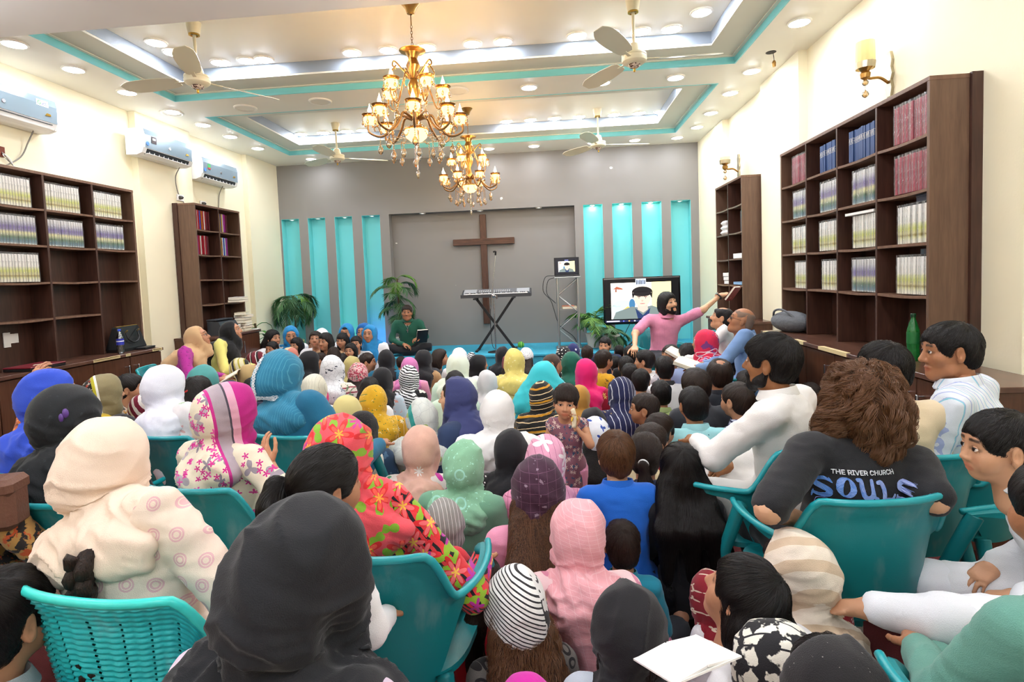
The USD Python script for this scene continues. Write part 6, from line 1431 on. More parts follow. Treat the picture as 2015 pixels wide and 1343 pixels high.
ppl('woman in navy blue scarf in profile facing left, face clearly visible', 893, 744, 64, 62, top=fab('navy_dress', '2a3d60'), scarf=S_(SW('navy_violet', '39406f'), 'long', side=-1, face=(0, .15, .01, .14, .13, .16), puff=1.06), hair=Hs(HBR, thick=.004), eyes=1, head=(22, 0, 0), skin=4, hs=1.0)
ppl('child with fuzzy light brown hair beside the navy scarf', 926, 746, 28, 0, top=KBR, hair=Hs(HBROWN, 'bob', thick=.018), kind='c')
ppl('woman in grey white scarf and bright pink printed dress', 958, 728, 42, 0, top=fab('bright_pink_print', 'e28ad2', ('fl', 18, .4, 5, 'f2d8ea', .6, 2)), scarf=S_(SW('grey_white', 'cfd0d3')))
ppl('woman in large white scarf and white dress in the middle of the floor', 977, 767, 72, 0, top=KW, scarf=S_(SW('soft_white', 'ecebe9'), 'shawl', dr=1.3), w=1.2)
ppl('woman in sheer white scarf with teal ribbon and green leaves', 830, 783, 60, 10, top=fab('sheer_white_green', 'd6dbcf', ('ns', 12, .64, 'a9c077', (1, 1, 1))), scarf=S_(SW('white_green_leaves', 'd3d8d2', ('fl', 7, .3, 2, '9db765', .6, 3), ('vc', 16, .012, 'b4b9b6'), ('bd', (.9, 0, .25), .095, .125, '2aa097'), ('fl', 5, .26, 3, 'c0409a', .25, 7)), 'shawl', dr=1.3))
# --- far rows, right of the middle
ppl('woman in bright turquoise scarf and dress', 1068, 709, 46, 0, top=fab('turquoise_dress', '2fbccb'), scarf=S_(SW('turquoise', '3cc6d2'), 'tent'))
ppl('toddler with shaved head between the turquoise and green scarves', 1086, 694, 29, -35, top=KW, hair=('short', fab('shaved_hair', '4a3a30'), dict(thick=.002)), kind='c', d=5.0)
ppl('woman in black scarf with white dots near the lattice stand', 1108, 682, 34, 0, top=KB, scarf=S_(SW('black_dots', '16151a', ('dot', 34, .2, 'e6e2d8', .9, 1), ('bd', (0, 1, 0), .1, .4, 'b9a888'))))
ppl('woman in navy scarf with white spots, nearest the lattice stand', 1128, 675, 28, 0, top=KNAVY, scarf=S_(SW('navy_spots', '252a5e', ('dot', 12, .16, 'dcdde6', .5, 2)), 'hijab'))
ppl('woman in dark green scarf turned left', 1122, 691, 42, 20, top=KGR, scarf=S_(SW('dark_green', '16604f'), 'long', side=-1))
ppl('woman in hot pink scarf with red floral sleeve', 1152, 707, 46, 0, top=fab('red_floral', 'a81838', ('fl', 20, .4, 5, 'd8b060', .5, 1)), scarf=S_(SW('hot_pink', 'e0186e'), 'long', side=1, puff=1.08))
ppl('woman in black scarf with gold and white stripes', 1066, 752, 52, -5, top=fab('grey_gold_dress', '6a6458', ('ns', 20, .55, 'b8892a', (1, 1, 1))), scarf=S_(SW('black_gold_stripes', '191714', ('st', (-.15, 0, 1), .034, .16, 'e2c79a', .02), ('st', (-.15, 0, 1), .089, .14, 'c98f1e', .02)), 'shawl', dr=1.3, puff=1.08))
ppl('woman in mustard brown shawl behind the toddler in the floral dress', 1140, 757, 40, 0, top=fab('mustard_brown', 'b8853a'), scarf=S_(SW('mustard_shawl', 'bd8a3e'), 'shawl', dr=1.3))
ppl('boy in white shirt seen from behind below the lattice stand', 1155, 680, 25, -5, top=KW, hair=Hs(HBR), kind='c', collar=KW)
ppl('boy in navy shirt facing the camera before the green palm', 1190, 663, 25, 160, top=KNAVY, hair=Hs(fringe=.01), kind='c', eyes=1, skin=1)
ppl('boy in yellow printed shirt turned right', 1188, 688, 33, -50, top=fab('yellow_print_shirt', 'dba31f', ('ns', 40, .62, '7a5a20', (1, 1, 1))), hair=Hs(HBR), kind='c', eyes=1)
ppl('dark haired boy beside the pink shirted man, left one of two', 1218, 679, 22, 0, top=KGREY, hair=Hs(), kind='c')
ppl('dark haired boy touched by the hand of the pink shirted man', 1240, 679, 29, 0, top=KB, hair=Hs(), kind='c')
ppl('child in purple printed shirt with black hair', 1209, 700, 26, 5, top=fab('purple_print', '9a85a0', ('ns', 45, .52, 'e0d6dc', (1, 1, 1)), ('ns', 40, .62, '5a4466', (1, 1, 1))), hair=Hs(), kind='c')
ppl('black haired boy right of the purple printed shirt', 1231, 701, 33, 0, top=KNAVY, hair=Hs(), kind='c')
ppl('boy with wavy black hair above the silver striped scarf', 1238, 715, 33, 0, top=fab('blue_white_small', '8c9cc0'), hair=Hs(thick=.016), kind='c')
ppl('boy with black hair and navy collar right of the silver striped scarf', 1261, 726, 36, -15, top=KNAVY, hair=Hs(), kind='c')
ppl('boy in white shirt with dark print in profile facing left', 1267, 689, 33, 70, top=fab('white_print_shirt', 'e4e2e0', ('ns', 30, .64, '4a4a58', (1, 1, 1))), hair=Hs(thick=.016), kind='c', eyes=1, skin=1)
ppl('woman in navy scarf with silver stripes and gold flecked dress', 1222, 740, 52, 0, top=fab('navy_gold_dress', '22254a', ('st', (1, 0, 0), .03, .2, '3a3858', 0.), ('dot', 30, .2, 'a58d5e', .6, 1)), scarf=S_(SW('navy_silver_stripes', '20254f', ('st', (1, .2, 0), .034, .12, 'd4d6de', .008)), 'shawl', back=.1))
ppl('boy in red and navy plaid shirt in profile facing left', 1266, 771, 54, 78, top=fab('plaid_red_navy', 'a3152c', ('gr', .07, .5, '2a2550'), ('gr', .07, .12, 'c0203a')), hair=Hs(HBR, thick=.008), kind='c', eyes=1, skin=2, collar=fab('plaid_red_navy'))
ppl('boy looking back at the camera behind the light blue shirt', 1318, 677, 33, 130, top=KW, hair=Hs(HBR, fringe=.02), kind='c', eyes=1, skin=1)
ppl('man in light blue shirt seen from behind near the red scarf', 1353, 674, 37, 0, top=fab('shirt_light_blue', '94a8cf'), hair=Hs(), kind='m', collar=fab('shirt_light_blue'))
ppl('boy in white shirt with black hair left of the light blue shirt', 1307, 701, 38, 0, top=KW, hair=Hs(), kind='c', collar=KGREY)
ppl('black haired child half hidden behind the boy in the white shirt', 1330, 694, 28, 0, top=KB, hair=Hs(), kind='c')
ppl('man with bald patch and dark shirt, back to the camera', 1415, 705, 43, 0, top=fab('shirt_black_blue', '1d222c'), hair=Hs(HBR, bald=.75, by=-.05), kind='m', collar=fab('shirt_black_blue'), skin=2)
ppl('boy with black hair and pale blue collar right of the bald patch', 1449, 707, 36, 40, top=KLB, hair=Hs(), kind='c', eyes=1)
ppl('dark haired boy beside the face of the bearded man', 1473, 697, 34, 0, top=KGREY, hair=Hs(), kind='c')
ppl('boy with short greyish black hair behind the bearded man', 1468, 729, 36, 0, top=KB, hair=Hs(HGREY), kind='c')
ppl('boy with brown cropped hair and blue plaid shirt beside the bearded man', 1449, 751, 58, 35, top=fab('plaid_blue_white', 'c9cfe2', ('gr', .022, .4, '35407a'), ('gr', .05, .2, '222a55')), hair=Hs(HBR, thick=.01), kind='c', eyes=1, skin=1, collar=fab('plaid_blue_white'))
ppl('boy in light olive green polo shirt seen from behind', 1300, 747, 43, -5, top=fab('polo_olive', 'a3b878'), hair=Hs(), kind='c', collar=fab('polo_olive'))
ppl('boy with curly dark hair and dark grey jacket', 1368, 726, 54, 10, top=KGREY, hair=Hs(HBR, thick=.022, amp=.02), kind='c', collar=KGREY)
ppl('boy in pale aqua shirt seen from behind with tapered hair', 1363, 761, 55, 5, top=fab('shirt_aqua', '9fdbe2', ('dot', 14, .06, '3a7a8a', .7, 1)), hair=Hs(), kind='c', collar=fab('shirt_aqua'), skin=2)
ppl('child in round black cap beside the aqua shirt', 1337, 766, 26, 0, top=KNAVY, hair=('short', fab('cap_black', '17171c'), dict(thick=.012)), kind='c')
ppl('small boy with black hair between the bearded man and the curly haired man', 1563, 722, 36, 10, top=KGREY, hair=Hs(), kind='c')
ppl('child with dark brown hair just left of the curly haired man', 1594, 752, 40, 0, top=KB, hair=Hs(HBR), kind='c')
ppl('girl in red and pink printed scarf in profile facing left beside the men', 1384, 648, 41, 50, pose='kneel', top=fab('red_pink_print', 'd42a5e', ('ns', 14, .58, '6a3a7c', (1, 1, 1)), ('rg', 16, .3, .05, 'efd6dc', .6, 1)), scarf=S_(SW('red_pink_print', 'd8284e', ('ns', 14, .58, '7a3a7c', (1, 1, 1)), ('rg', 16, .3, .05, 'f0dfe0', .5, 1)), 'shawl', face=(0, .13, 0, .1, .1, .13)), eyes=1)
# --- left side rows
ppl('woman in mustard yellow top with black floral scarf and glasses', 207, 738, 60, -30, top=fab('top_mustard', 'c3a614'), scarf=S_(SW('black_floral_band', '1d1a18', ('fl', 26, .46, 5, 'b7b2a6', .5, 1), ('ns', 30, .56, 'a83a22', (1, 1, 1)), ('bd', (.3, 1, .1), .115, .135, 'b7b02a'), ('bd', (.3, 1, .1), .135, .15, 'efefe6'), ('bd', (.3, 1, .1), .15, .4, '8d8260')), 'hijab', drape=0, puff=1.1, face=(0, .14, 0, .09, .095, .12)), eyes=1)
ppl('boy with black hair and floral shirt in profile facing right, left side', 256, 737, 44, -70, top=fab('shirt_white_orange', 'dcd8cc', ('fl', 18, .42, 5, 'd69a2a', .5, 2), ('ns', 30, .6, '4a4a48', (1, 1, 1))), hair=Hs(thick=.016), kind='c', eyes=1)
ppl('child in maroon and white striped scarf half hidden by the white scarf', 282, 774, 46, -10, top=KMAR, scarf=S_(SW('maroon_white', '7a1a36', ('st', (1, .2, .5), .05, .4, 'e6e2e0', .04)), 'shawl'))
ppl('child in plain black scarf behind the teal chair of the white scarved woman', 238, 815, 62, 0, top=KB, scarf=S_(KB, 'hijab'))
ppl('girl with curly black hair and a red bow', 388, 740, 50, 0, top=KGREY, hair=Hs(st='long', len=.5, amp=.03, thick=.02), extra=lambda t, J, hf, s, h: obj('hair_bow', MB().sph(hf.p((-.03, -.115, .04)), (.02, .012, .016), 10, 6).sph(hf.p((.01, -.118, .045)), (.02, .012, .016), 10, 6).sph(hf.p((-.01, -.122, .042)), .009, 8, 6), mat('bow_red', 'c9141f', .5), t, True))
ppl('child in plain teal scarf left of the striped yellow scarf', 399, 717, 48, 0, top=KNAVY, scarf=S_(SW('teal_plain', '4f9a98')))
ppl('woman in yellow and white striped scarf, left side rows', 474, 703, 46, -20, top=KB, scarf=S_(SW('yellow_white_stripes', 'cfc9a6', ('st', (.8, .5, .3), .04, .3, 'a59a3a', .02), ('st', (.8, .5, .3), .11, .18, '2a2622', .02)), 'shawl'))
ppl('woman in tan scarf beside the yellow striped scarf', 489, 717, 42, 0, top=KNAVY, scarf=S_(SW('tan_plain', 'b59b6a')))
ppl('child in maroon scarf with black and white stripes behind the tan scarf', 505, 690, 36, -20, top=KMAR, scarf=S_(SW('maroon_bw', '6a1426', ('st', (1, .5, .3), .06, .35, '1a1818', .02), ('st', (1, .5, .3), .06, .12, 'dcd8d4', .02)), 'hijab'))
ppl('child with black hair between the tan scarf and the teal blue woman', 496, 742, 36, 0, top=KNAVY, hair=Hs(), kind='c')
ppl('child in dark navy scarf behind the pink floral shawl', 452, 748, 40, 0, top=KB, scarf=S_(KNAVY, 'hijab'))
# --- middle rows of the floor, nearer
ppl('girl in peach chiffon scarf with silver flowers', 826, 841, 78, 5, top=fab('magenta_floral', 'd8d2cc', ('fl', 9, .5, 4, 'c2309a', .6, 1), ('ns', 9, .64, '3a8a5a', (1, 1, 1))), scarf=S_(SW('peach', 'e0b3a0', ('fl', 6, .16, 8, 'efeae6', .35, 3), transl=.1), 'shawl', back=.08, puff=1.1))
ppl('woman in mint green embroidered scarf and mint dress', 912, 870, 88, -8, top=fab('mint_dress', '6fa184'), scarf=S_(SW('mint_embroidered', '86bb98', ('ns', 60, .66, 'a8e0cc', (1, 1, 1)), ('rg', 9, .2, .035, '9fd8c6', .35, 3)), 'shawl', puff=1.12, bun=1), w=1.1)
ppl('girl in plain black scarf between the white and pink scarves', 1003, 845, 66, -5, top=fab('black_white_speckle', '1c1a1c', ('dot', 60, .25, 'd8d4d0', .7, 1)), scarf=S_(KB, 'long', side=-1, puff=1.08))
ppl('girl in pink scarf with white flowers and fine lines', 1072, 860, 82, 0, top=fab('pink_line_dress', 'df93b2', ('st', (1, 0, 0), .035, .06, 'a0506e', .004), ('st', (0, 0, 1), .05, .05, 'b0607e', .004)), scarf=S_(SW('pink_white_flowers', 'e0a0bc', ('st', (1, .2, .1), .03, .06, 'a85878', .006), ('fl', 7, .34, 5, 'f4ecf0', .5, 4)), 'shawl', puff=1.1))
ppl('girl in dark purple checked scarf with long brown hair', 1055, 905, 100, 5, top=KPINK, scarf=S_(SW('purple_check', '402338', ('gr', .034, .04, '6d4a62'), ('ns', 40, .68, '8a7a88', (1, 1, 1))), 'tied', puff=1.14), hair=Hs(HBROWN, 'long', len=.75, thick=.0, wide=.11, strands=2500, sl=.09, sw=.0006))
ppl('girl in black hooded scarf with white piping and a grey emblem', 1166, 802, 62, -5, top=fab('black_white_print', '201e20', ('ns', 30, .56, 'e0dcd8', (1, 1, 1))), scarf=S_(SW('black_piping', '17161a', ('bd', (.15, 1, -.1), .05, .056, 'c9c9c9'), ('bd', (.15, 1, -.1), .064, .068, 'c9c9c9')), 'hijab', puff=1.05))
ppl('girl in white cap scarf with blue sailing boats and dark hair', 1170, 825, 64, 5, top=KW, scarf=S_(SW('sailing_boats', 'dfe3ea', ('fl', 17, .42, 3, '2d4fa8', .7, 2), ('ns', 6, .7, 'cfd6e6', (1, 1, 1))), 'tied', knot=-1, puff=1.14), hair=Hs(HB, 'long', len=.6, thick=.0))
ppl('girl with white hair clip and cream dress turned right', 1282, 832, 56, -55, top=fab('cream_floral', 'd9c9a0'), hair=Hs(HBR, 'pony', tw=.6, len=.12), kind='c', eyes=1)
ppl('boy with curly brown hair and red plaid shirt beside the ponytail girl', 1298, 816, 48, -40, top=fab('plaid_red_navy'), hair=Hs(HBR, thick=.02, amp=.02), kind='c')
# ------------------------------------------------------------------ turquoise plastic armchairs
def plast(nm, c): return mat(nm, rough=.38, build=lambda g: g.mix(g.step(g.add('noise_texture', vector=g.add('mapping', vector=g.add('texture_coordinate')+'.object', scale=(3, 3, 1))+'.vector', scale=4., detail=5.)+'.fac', .58, .75), lin(c), tuple(x*.8+.12 for x in lin(c))), bump=(220., .06))
m_ch = plast('chair_turquoise', '128086'); m_chw = plast('chair_turquoise_light', '1fb0b4'); m_tape = mat('leg_tape', 'a9aaa6', .35, .2, bump=(90., .5))
def chair(label, loc, yaw, weave=False, first={}):
    loc = (loc[0], loc[1], 0.); ry = math.radians(yaw); gp = 'turquoise plastic armchairs'
    if weave in first: return dup(first[weave], loc, ry, label, gp)
    m = m_chw if weave else m_ch; t = thing('armchair', label, 'chair', loc, ry, gp)
    nu, nv = (220, 106) if weave else (72, 20); us = np.linspace(-1, 1, nu); V = []
    def shell(u, v, off):
        a = abs(u)*2.05; th = u*2.05          # angle from the middle of the back round to the arm's front
        zt = .80-.155*sst(.55, 1.05, a)-.02*sst(1.2, 2.05, a); zb = .40+.20*sst(.75, 1.35, a)+.015*sst(1.5, 2.05, a)
        z = zb+(zt-zb)*v; k = (z-.40)/.40
        rx = .225+.062*k**1.3; ryy = .215+.055*k; n = .8
        x = (1.17 if weave else 1.)*rx*np.sign(math.sin(th))*abs(math.sin(th))**n; y = -ryy*np.sign(math.cos(th))*abs(math.cos(th))**n+(.10*max(0, a-1.57) if a > 1.57 else 0)-.03
        d = np.array([x, y+.03, 0]); L = np.linalg.norm(d)+1e-9; fl = .018*sst(.8, 1., v)
        return np.array([x, y, z])+d/L*(off+fl)
    for u in us:
        for v in np.linspace(0, 1, nv):
            o = 0.
            if weave and v < .97:
                r_ = v*26; c_ = (u+1)*20; o = .007*(math.cos(2*PI*r_)*.5+.5)*(1 if True else 0)*(.35+.65*(math.sin(PI*c_+PI*int(r_))**2))
            V.append(shell(u, v, .006+o))
    for u in us:
        for v in np.linspace(0, 1, nv): V.append(shell(u, v, -.006))
    V = np.array(V); g = lambda i, j: i*nv+j; F = []; N = nu*nv
    for i in range(nu-1):
        for j in range(nv-1):
            if weave and 12 < j < nv-16 and i % 11 == 0 and j % 4 == 1 and 60 < i < 160: continue
            F += [[g(i, j), g(i+1, j), g(i+1, j+1), g(i, j+1)], [N+g(i, j), N+g(i, j+1), N+g(i+1, j+1), N+g(i+1, j)]]
        F += [[g(i, 0), N+g(i, 0), N+g(i+1, 0), g(i+1, 0)], [g(i, nv-1), g(i+1, nv-1), N+g(i+1, nv-1), N+g(i, nv-1)]]
    for i in (0, nu-1):
        for j in range(nv-1): F.append([g(i, j), g(i, j+1), N+g(i, j+1), N+g(i, j)] if i == 0 else [g(i, j), N+g(i, j), N+g(i, j+1), g(i, j+1)])
    obj('back_shell', (V, np.array(F)), m, t, 50)
    rim = np.array([shell(u, 1., .004) for u in np.linspace(-1, 1, 60)]); obj('rim', MB().tube(rim, .011, 10), mat('chair_rim', '1c98a0', .3) if not weave else mat('chair_rim_light', '38d6cc', .3), t, True)
    obj('seat', MB().prism([(.24*math.copysign(abs(math.cos(a))**.6, math.cos(a)), .225*math.copysign(abs(math.sin(a))**.6, math.sin(a))) for a in np.linspace(0, 2*PI, 40, endpoint=False)], .405, .425, (0, 1)), m, t)
    for sx in (-1, 1):
        tp = shell(sx*.97, .15, 0)
        obj('leg', MB().tube([tp, (sx*.262, .215, .40), (sx*.275, .24, .14)], [.026, .024, .02], 10), m, t, True); obj('leg_tape', MB().tube([(sx*.275, .24, .15), (sx*.282, .252, .005)], [.021, .019], 10), m_tape, t, 40, label='lower chair leg wrapped in grey tape')
        obj('leg', MB().tube([(sx*.2, -.19, .42), (sx*.245, -.24, .14)], [.026, .02], 10), m, t, True); obj('leg_tape', MB().tube([(sx*.245, -.24, .15), (sx*.255, -.255, .005)], [.021, .019], 10), m_tape, t, 40, label='lower chair leg wrapped in grey tape')
    first[weave] = t; return t
def seated(label, chair_label, bx, by, yaw, px, ty, weave=False, bz=.8, cy=None, fw=.27, **k):
    """a figure in an armchair whose back's top edge is seen round (bx, by); (px, ty) is the crown of the head"""
    P = at(bx, by, Z=bz); c = P+rotz(math.radians(yaw if cy is None else cy))@np.array([0, fw, 0])
    chair(chair_label, c, yaw if cy is None else cy, weave)
    k.setdefault('chair', .425); k.setdefault('bottom', KIV); k.setdefault('lean', .02); b = P+rotz(math.radians(yaw if cy is None else cy))@np.array([0, .16, 0])
    return person(label, px, ty, None, yaw, pose='chair', loc=b[:2], **k)
def seat2(label, cl, px, ty, W, yaw, cf=.10, cpos=None, cyaw=None, **k):
    k.setdefault('chair', .425); k.setdefault('bottom', KIV); k.setdefault('lean', .02); t = person(label, px, ty, W, yaw, pose='chair', **k); c = LAST['loc']+LAST['Rz']@np.array([0, cf, 0]); chair(cl, c if cpos is None else cpos, yaw if cyaw is None else cyaw); return t
# --- pieces a few figures wear
def beard(mm, full=1.):
    def f(t, J, hf, s, h):
        P = [hf.C((-.056, .0, -.035), (-.05, .02, -.07), .016, .022, .02), hf.C((.056, .0, -.035), (.05, .02, -.07), .016, .022, .02), hf.C((-.05, .02, -.07), (0, .06, -.098), .026, .028, .02), hf.C((.05, .02, -.07), (0, .06, -.098), .026, .028, .02), hf.C((-.026, .082, -.05), (.026, .082, -.05), .009, .009, .01), hf.C((-.03, .076, -.055), (-.026, .07, -.085), .012, .014, .01), hf.C((.03, .076, -.055), (.026, .07, -.085), .012, .014, .01), sub(hf.E((0, .095, -.064), (.026, .02, .011), None, .004))] if full else [hf.C((-.026, .087, -.049), (0, .094, -.046), .006, .008, .005), hf.C((.026, .087, -.049), (0, .094, -.046), .006, .008, .005)]
        V, F = Vol(P, .0045 if full else .003).mesh(); q = hf.inv(V); hc = strand_coords(q, 'long'); n = vnorm(V, F)
        obj('beard' if full else 'moustache', (V+n*((meshkit.fbm(hc*.4, 2, 3)-.5)*.006)[:, None], F), mm, t, hc=hc)
    return f
def glasses(dark=False):
    def f(t, J, hf, s, h):
        m = MB()
        for sg in (-1, 1):
            m.tube([hf.p((sg*.032+.021*math.cos(a), .094, .008+.015*math.sin(a))) for a in np.linspace(0, 2*PI, 16, endpoint=False)], .0014, 5, closed=True); m.tube([hf.p((sg*.052, .09, .012)), hf.p((sg*.074, .07, .014)), hf.p((sg*.079, .0, .01))], .0014, 5)
        m.tube([hf.p((-.011, .095, .012)), hf.p((.011, .095, .012))], .0014, 5)
        g = obj('glasses', m, m_black, t, True)
        if dark:
            for sg in (-1, 1): obj('lens', MB().lathe([(0, .001), (.9, .0005), (1, 0)], 16).move(np.diag([.02, .014, 1.]).dot(np.eye(3))).move(hf.R@rotx(-PI/2), hf.p((sg*.032, .094, .008)), 1.), mat('dark_lens', '16120f', .1), g)
    return f
def multi(*fs):
    def f(*a):
        for x in fs: x(*a)
    return f
def gown_tail(m, pts, r, nm='dupatta_end'):
    def f(t, J, hf, s, h):
        V, F = Vol([C(np.array(pts[i])*s, np.array(pts[i+1])*s, r[i]*s, r[i+1]*s, .04) for i in range(len(pts)-1)], h).mesh(); obj(nm, (folds(V, F, .006, 9, (30, 8, 4)), F), m, t, True)
    return f
# --- armchair rows, left
cream = fab('cream_rosette', 'ead9c6', ('rg', 15, .24, .035, 'e0b4b6', 1., 1), ('rg', 15, .14, .035, 'e0b4b6', 1., 1)); CREAM = SW('cream_plain', 'eed9c4')
def braid(t, J, hf, s, h):
    b0 = J['N']+np.array([.09, -.175*s, -.03]); m = MB()
    for k in range(3):
        pts = [b0+np.array([.017*math.sin(a*1.0+k*2*PI/3)+.03*i/60, -.01*min(1, i/8)+.012*math.cos(2*(a+k*2*PI/3)), -.0072*i]) for i, a in enumerate(np.linspace(0, 22, 60))]
        m.tube(pts, np.linspace(.02, .012, 60), 8)
    V, F = m.mesh(); hc = np.stack([V[:, 0]*60, V[:, 1]*60, V[:, 2]*14], 1); obj('braid', (V, F), HBR, t, hc=hc)
seated('woman in cream scarf and cream rosette kameez with a long brown braid', 'woven turquoise armchair of the woman with the braid', 185, 1160, -8, 158, 833, True, scarf=S_(CREAM, 'shawl', puff=1.14, fold=1.2, bun=1.2, dr=1.1, face=(0, .16, -.03, .06, .09, .098)), top=cream, w=1.3, extra=braid, arms={1: ((.31, .03, .68), (.27, .32, .70)), 0: ((-.33, .03, .68), (-.28, .32, .7))})
seated('woman in sheer black dupatta with a purple hair clip, left side', 'turquoise armchair at the left edge under the black dupatta', 95, 985, -5, 128, 762, scarf=S_(SW('black_sheer', '1b1f22', ('ns', 60, .66, '2c3236', (1, 1, 1))), 'shawl', puff=1.15, bun=.8, dr=1.35, back=.1), top=fab('black_teal_check', '1a1d20', ('gr', .05, .12, '2f6a62'), ('gr', .05, .05, 'b88a68')), w=1.2,
       extra=lambda t, J, hf, s, h: obj('hair_clip', MB().sph(hf.p((.06, -.105, .03)), (.03, .012, .026), 14, 8).sph(hf.p((.085, -.09, .045)), (.014, .012, .02), 10, 6), mat('clip_purple', '5a3a86', .4), t, True))
seated('woman in royal blue scarf with glasses, left hand raised, at the left edge', 'turquoise armchair at the far left edge behind the black dupatta', 30, 928, -12, 100, 728, scarf=S_(SW('royal_blue', '2f4fc4'), 'long', side=-1, puff=1.1, face=(0, .13, 0, .1, .1, .13)), top=fab('orange_pattern', 'b8562a', ('ns', 30, .55, '6a3a20', (1, 1, 1)), ('ns', 40, .62, 'd8a05a', (1, 1, 1))), head=(-20, 0, 0), extra=glasses(), eyes=1, hands=(0,), jpx={'E0': (48, 868, 2.45), 'W0': (66, 762, 2.62)}, handdir={0: ((.1, .3, 1.), (0, -1, .2))}, sleeve=.75)
seated('woman in pure white dupatta and pink printed kameez in an armchair', 'turquoise armchair of the woman in the white dupatta', 308, 857, -10, 322, 718, scarf=S_(SW('pure_white', 'e9ebf3'), 'long', side=1, puff=1.1, back=.1), top=fab('white_pink_print', 'ece6e4', ('fl', 14, .45, 5, 'e3b4b0', .5, 1), ('ns', 14, .66, 'a9c2a4', (1, 1, 1))))
floral = SW('cream_floral', 'e6dcc4', ('fl', 15, .5, 2, 'b3a8ae', .6, 3), ('fl', 17, .46, 5, '8e8490', .3, 5), ('fl', 34, .5, 4, 'e05aa8', .3, 5), ('ns', 8, .66, 'ea8cc4', (1, 1, 1)), ('fl', 40, .5, 5, 'cf2288', .25, 9), ('bd', (.55, .8, .1), .075, .085, 'c02a86'), ('bd', (.55, .8, .1), .085, .13, 'a79aa2'), ('bd', (.55, .8, .1), .13, .137, '4a4450'), ('bd', (.55, .8, .1), .137, .165, 'dca6bc'), ('bd', (.55, .8, .1), .165, .3, 'b81f80'))
seated('woman in cream scarf with pink blossoms resting her cheek on her hand', 'turquoise armchair of the woman in the blossom print scarf', 365, 956, -10, 448, 758, scarf=S_(floral, 'shawl', puff=1.18, back=.12, face=(0, .14, 0, .06, .08, .1)), top=fab('cream_blossom_dress', 'e6dcc4', ('fl', 14, .5, 3, '9a909a', .45, 5), ('ns', 9, .68, 'e58ac0', (1, 1, 1)), ('fl', 36, .5, 5, 'cf2a88', .3, 4)), w=1.15, head=(-28, -6, 4), hands=(1,), skin=1, curl=.4, jpx={'E1': (556, 985, 2.0), 'W1': (532, 915, 2.1)}, handdir={1: ((-.45, .1, 1.), (-.3, -1., -.2))}, eyes=1, sleeve=.78)
lace = SW('teal_blue_lace', '2b7d9c', ('st', (1, 0, .06), .012, .12, '4f9ab4', .004), ('bd', (1, 0, -.28), -.34, -.31, '2b7d9c'))
def lacework(t, J, hf, s, h):
    hs_ = [m for m in t.GetChildren() if m.GetName() == 'headscarf'][0]; V = np.array(UsdGeom.Mesh(hs_).GetPointsAttr().Get()); q = hf.inv(V)
    from scipy.spatial import cKDTree
    bk = q[:, 1] < .02; T = cKDTree(q[bk][:, [0, 2]]); QB = V[bk]; m = MB()
    def on(x, z):
        d, i = T.query([x, z], 6); c = QB[i]; return hf.p((x, 0, z))*np.array([1, 0, 1])+np.array([0, c[:, 1].min()-.004, 0])
    path = [(-.02-.055*k/10+.006*k, .125-.016*k) for k in range(12)]+[(-.085+.017*k, -.085-.004*math.sin(k)) for k in range(10)]
    for x, z in path:
        for k in range(6):
            a = k*PI/3; m.tube([on(x+.0105*math.cos(a)+.004*math.cos(b), z+.0105*math.sin(a)+.004*math.sin(b)) for b in np.linspace(0, 2*PI, 7, endpoint=False)], .0013, 4, closed=True)
        m.tube([on(x+.006*math.cos(b), z+.006*math.sin(b)) for b in np.linspace(0, 2*PI, 7, endpoint=False)], .0016, 4, closed=True)
    obj('lace_edging', m, mat('lace_white', 'e6ecee', .9), t, kind='stuff')
seated('large woman in teal blue scarf with white crochet edging and teal kurta', 'turquoise armchair of the woman in teal blue', 548, 855, -16, 551, 697, scarf=S_(lace, 'shawl', puff=1.3, bun=1.6), top=fab('kurta_teal_blue', '1b6a8c'), w=1.35, extra=lacework, arms={1: ((.31, .06, .68), (.26, .34, .69)), 0: ((-.31, .06, .68), (-.26, .34, .69))})
redfl = SW('red_floral', 'e4525e', ('fl', 18, .5, 2, '7fae2c', .75, 4), ('fl', 12, .55, 5, 'd8262c', .6, 1), ('fl', 12, .36, 5, 'ee5a4a', .6, 1), ('fl', 12, .17, 6, 'f5a83e', .6, 1), ('fl', 14, .34, 6, 'c22f8a', .25, 8), ('bd', (.75, .7, -.1), -.015, -.005, 'd8296a'), ('bd', (.75, .7, -.1), -.005, .012, '6a3f2a'), ('bd', (.75, .7, -.1), .012, .052, 'dfe0e6'), ('bd', (.75, .7, -.1), .018, .046, '2a2c48'), ('bd', (.75, .7, -.1), .052, .066, '6a3f2a'), ('bd', (.75, .7, -.1), .066, .076, 'd23a4a'), ('bd', (.75, .7, -.1), .076, .4, 'e8737e'))
seated('woman under a bright red floral shawl with black and white border', 'turquoise armchair of the woman in the red floral shawl', 700, 1083, -6, 668, 826, scarf=S_(redfl, 'shawl', dr=1.45, back=.1, puff=1.2, bun=1.), top=fab('red_floral_stripe', 'd8343c', ('st', (.8, 0, .6), .016, .45, '1c1a1e', .02), ('fl', 15, .55, 3, '8db52c', .75, 5), ('fl', 11, .6, 6, 'd8242c', .65, 9), ('fl', 11, .4, 6, 'ea6a70', .65, 9), ('fl', 11, .16, 5, 'f3c04a', .65, 9), ('fl', 14, .36, 5, 'b62c9a', .22, 2)), w=1.2, arms={1: ((.31, .05, .70), (.28, .33, .69)), 0: ((-.3, .05, .7), (-.26, .33, .69))}, bottom=fab('red_floral_trousers', 'c8202e', ('fl', 16, .4, 5, 'e0a0b0', .4, 2)))
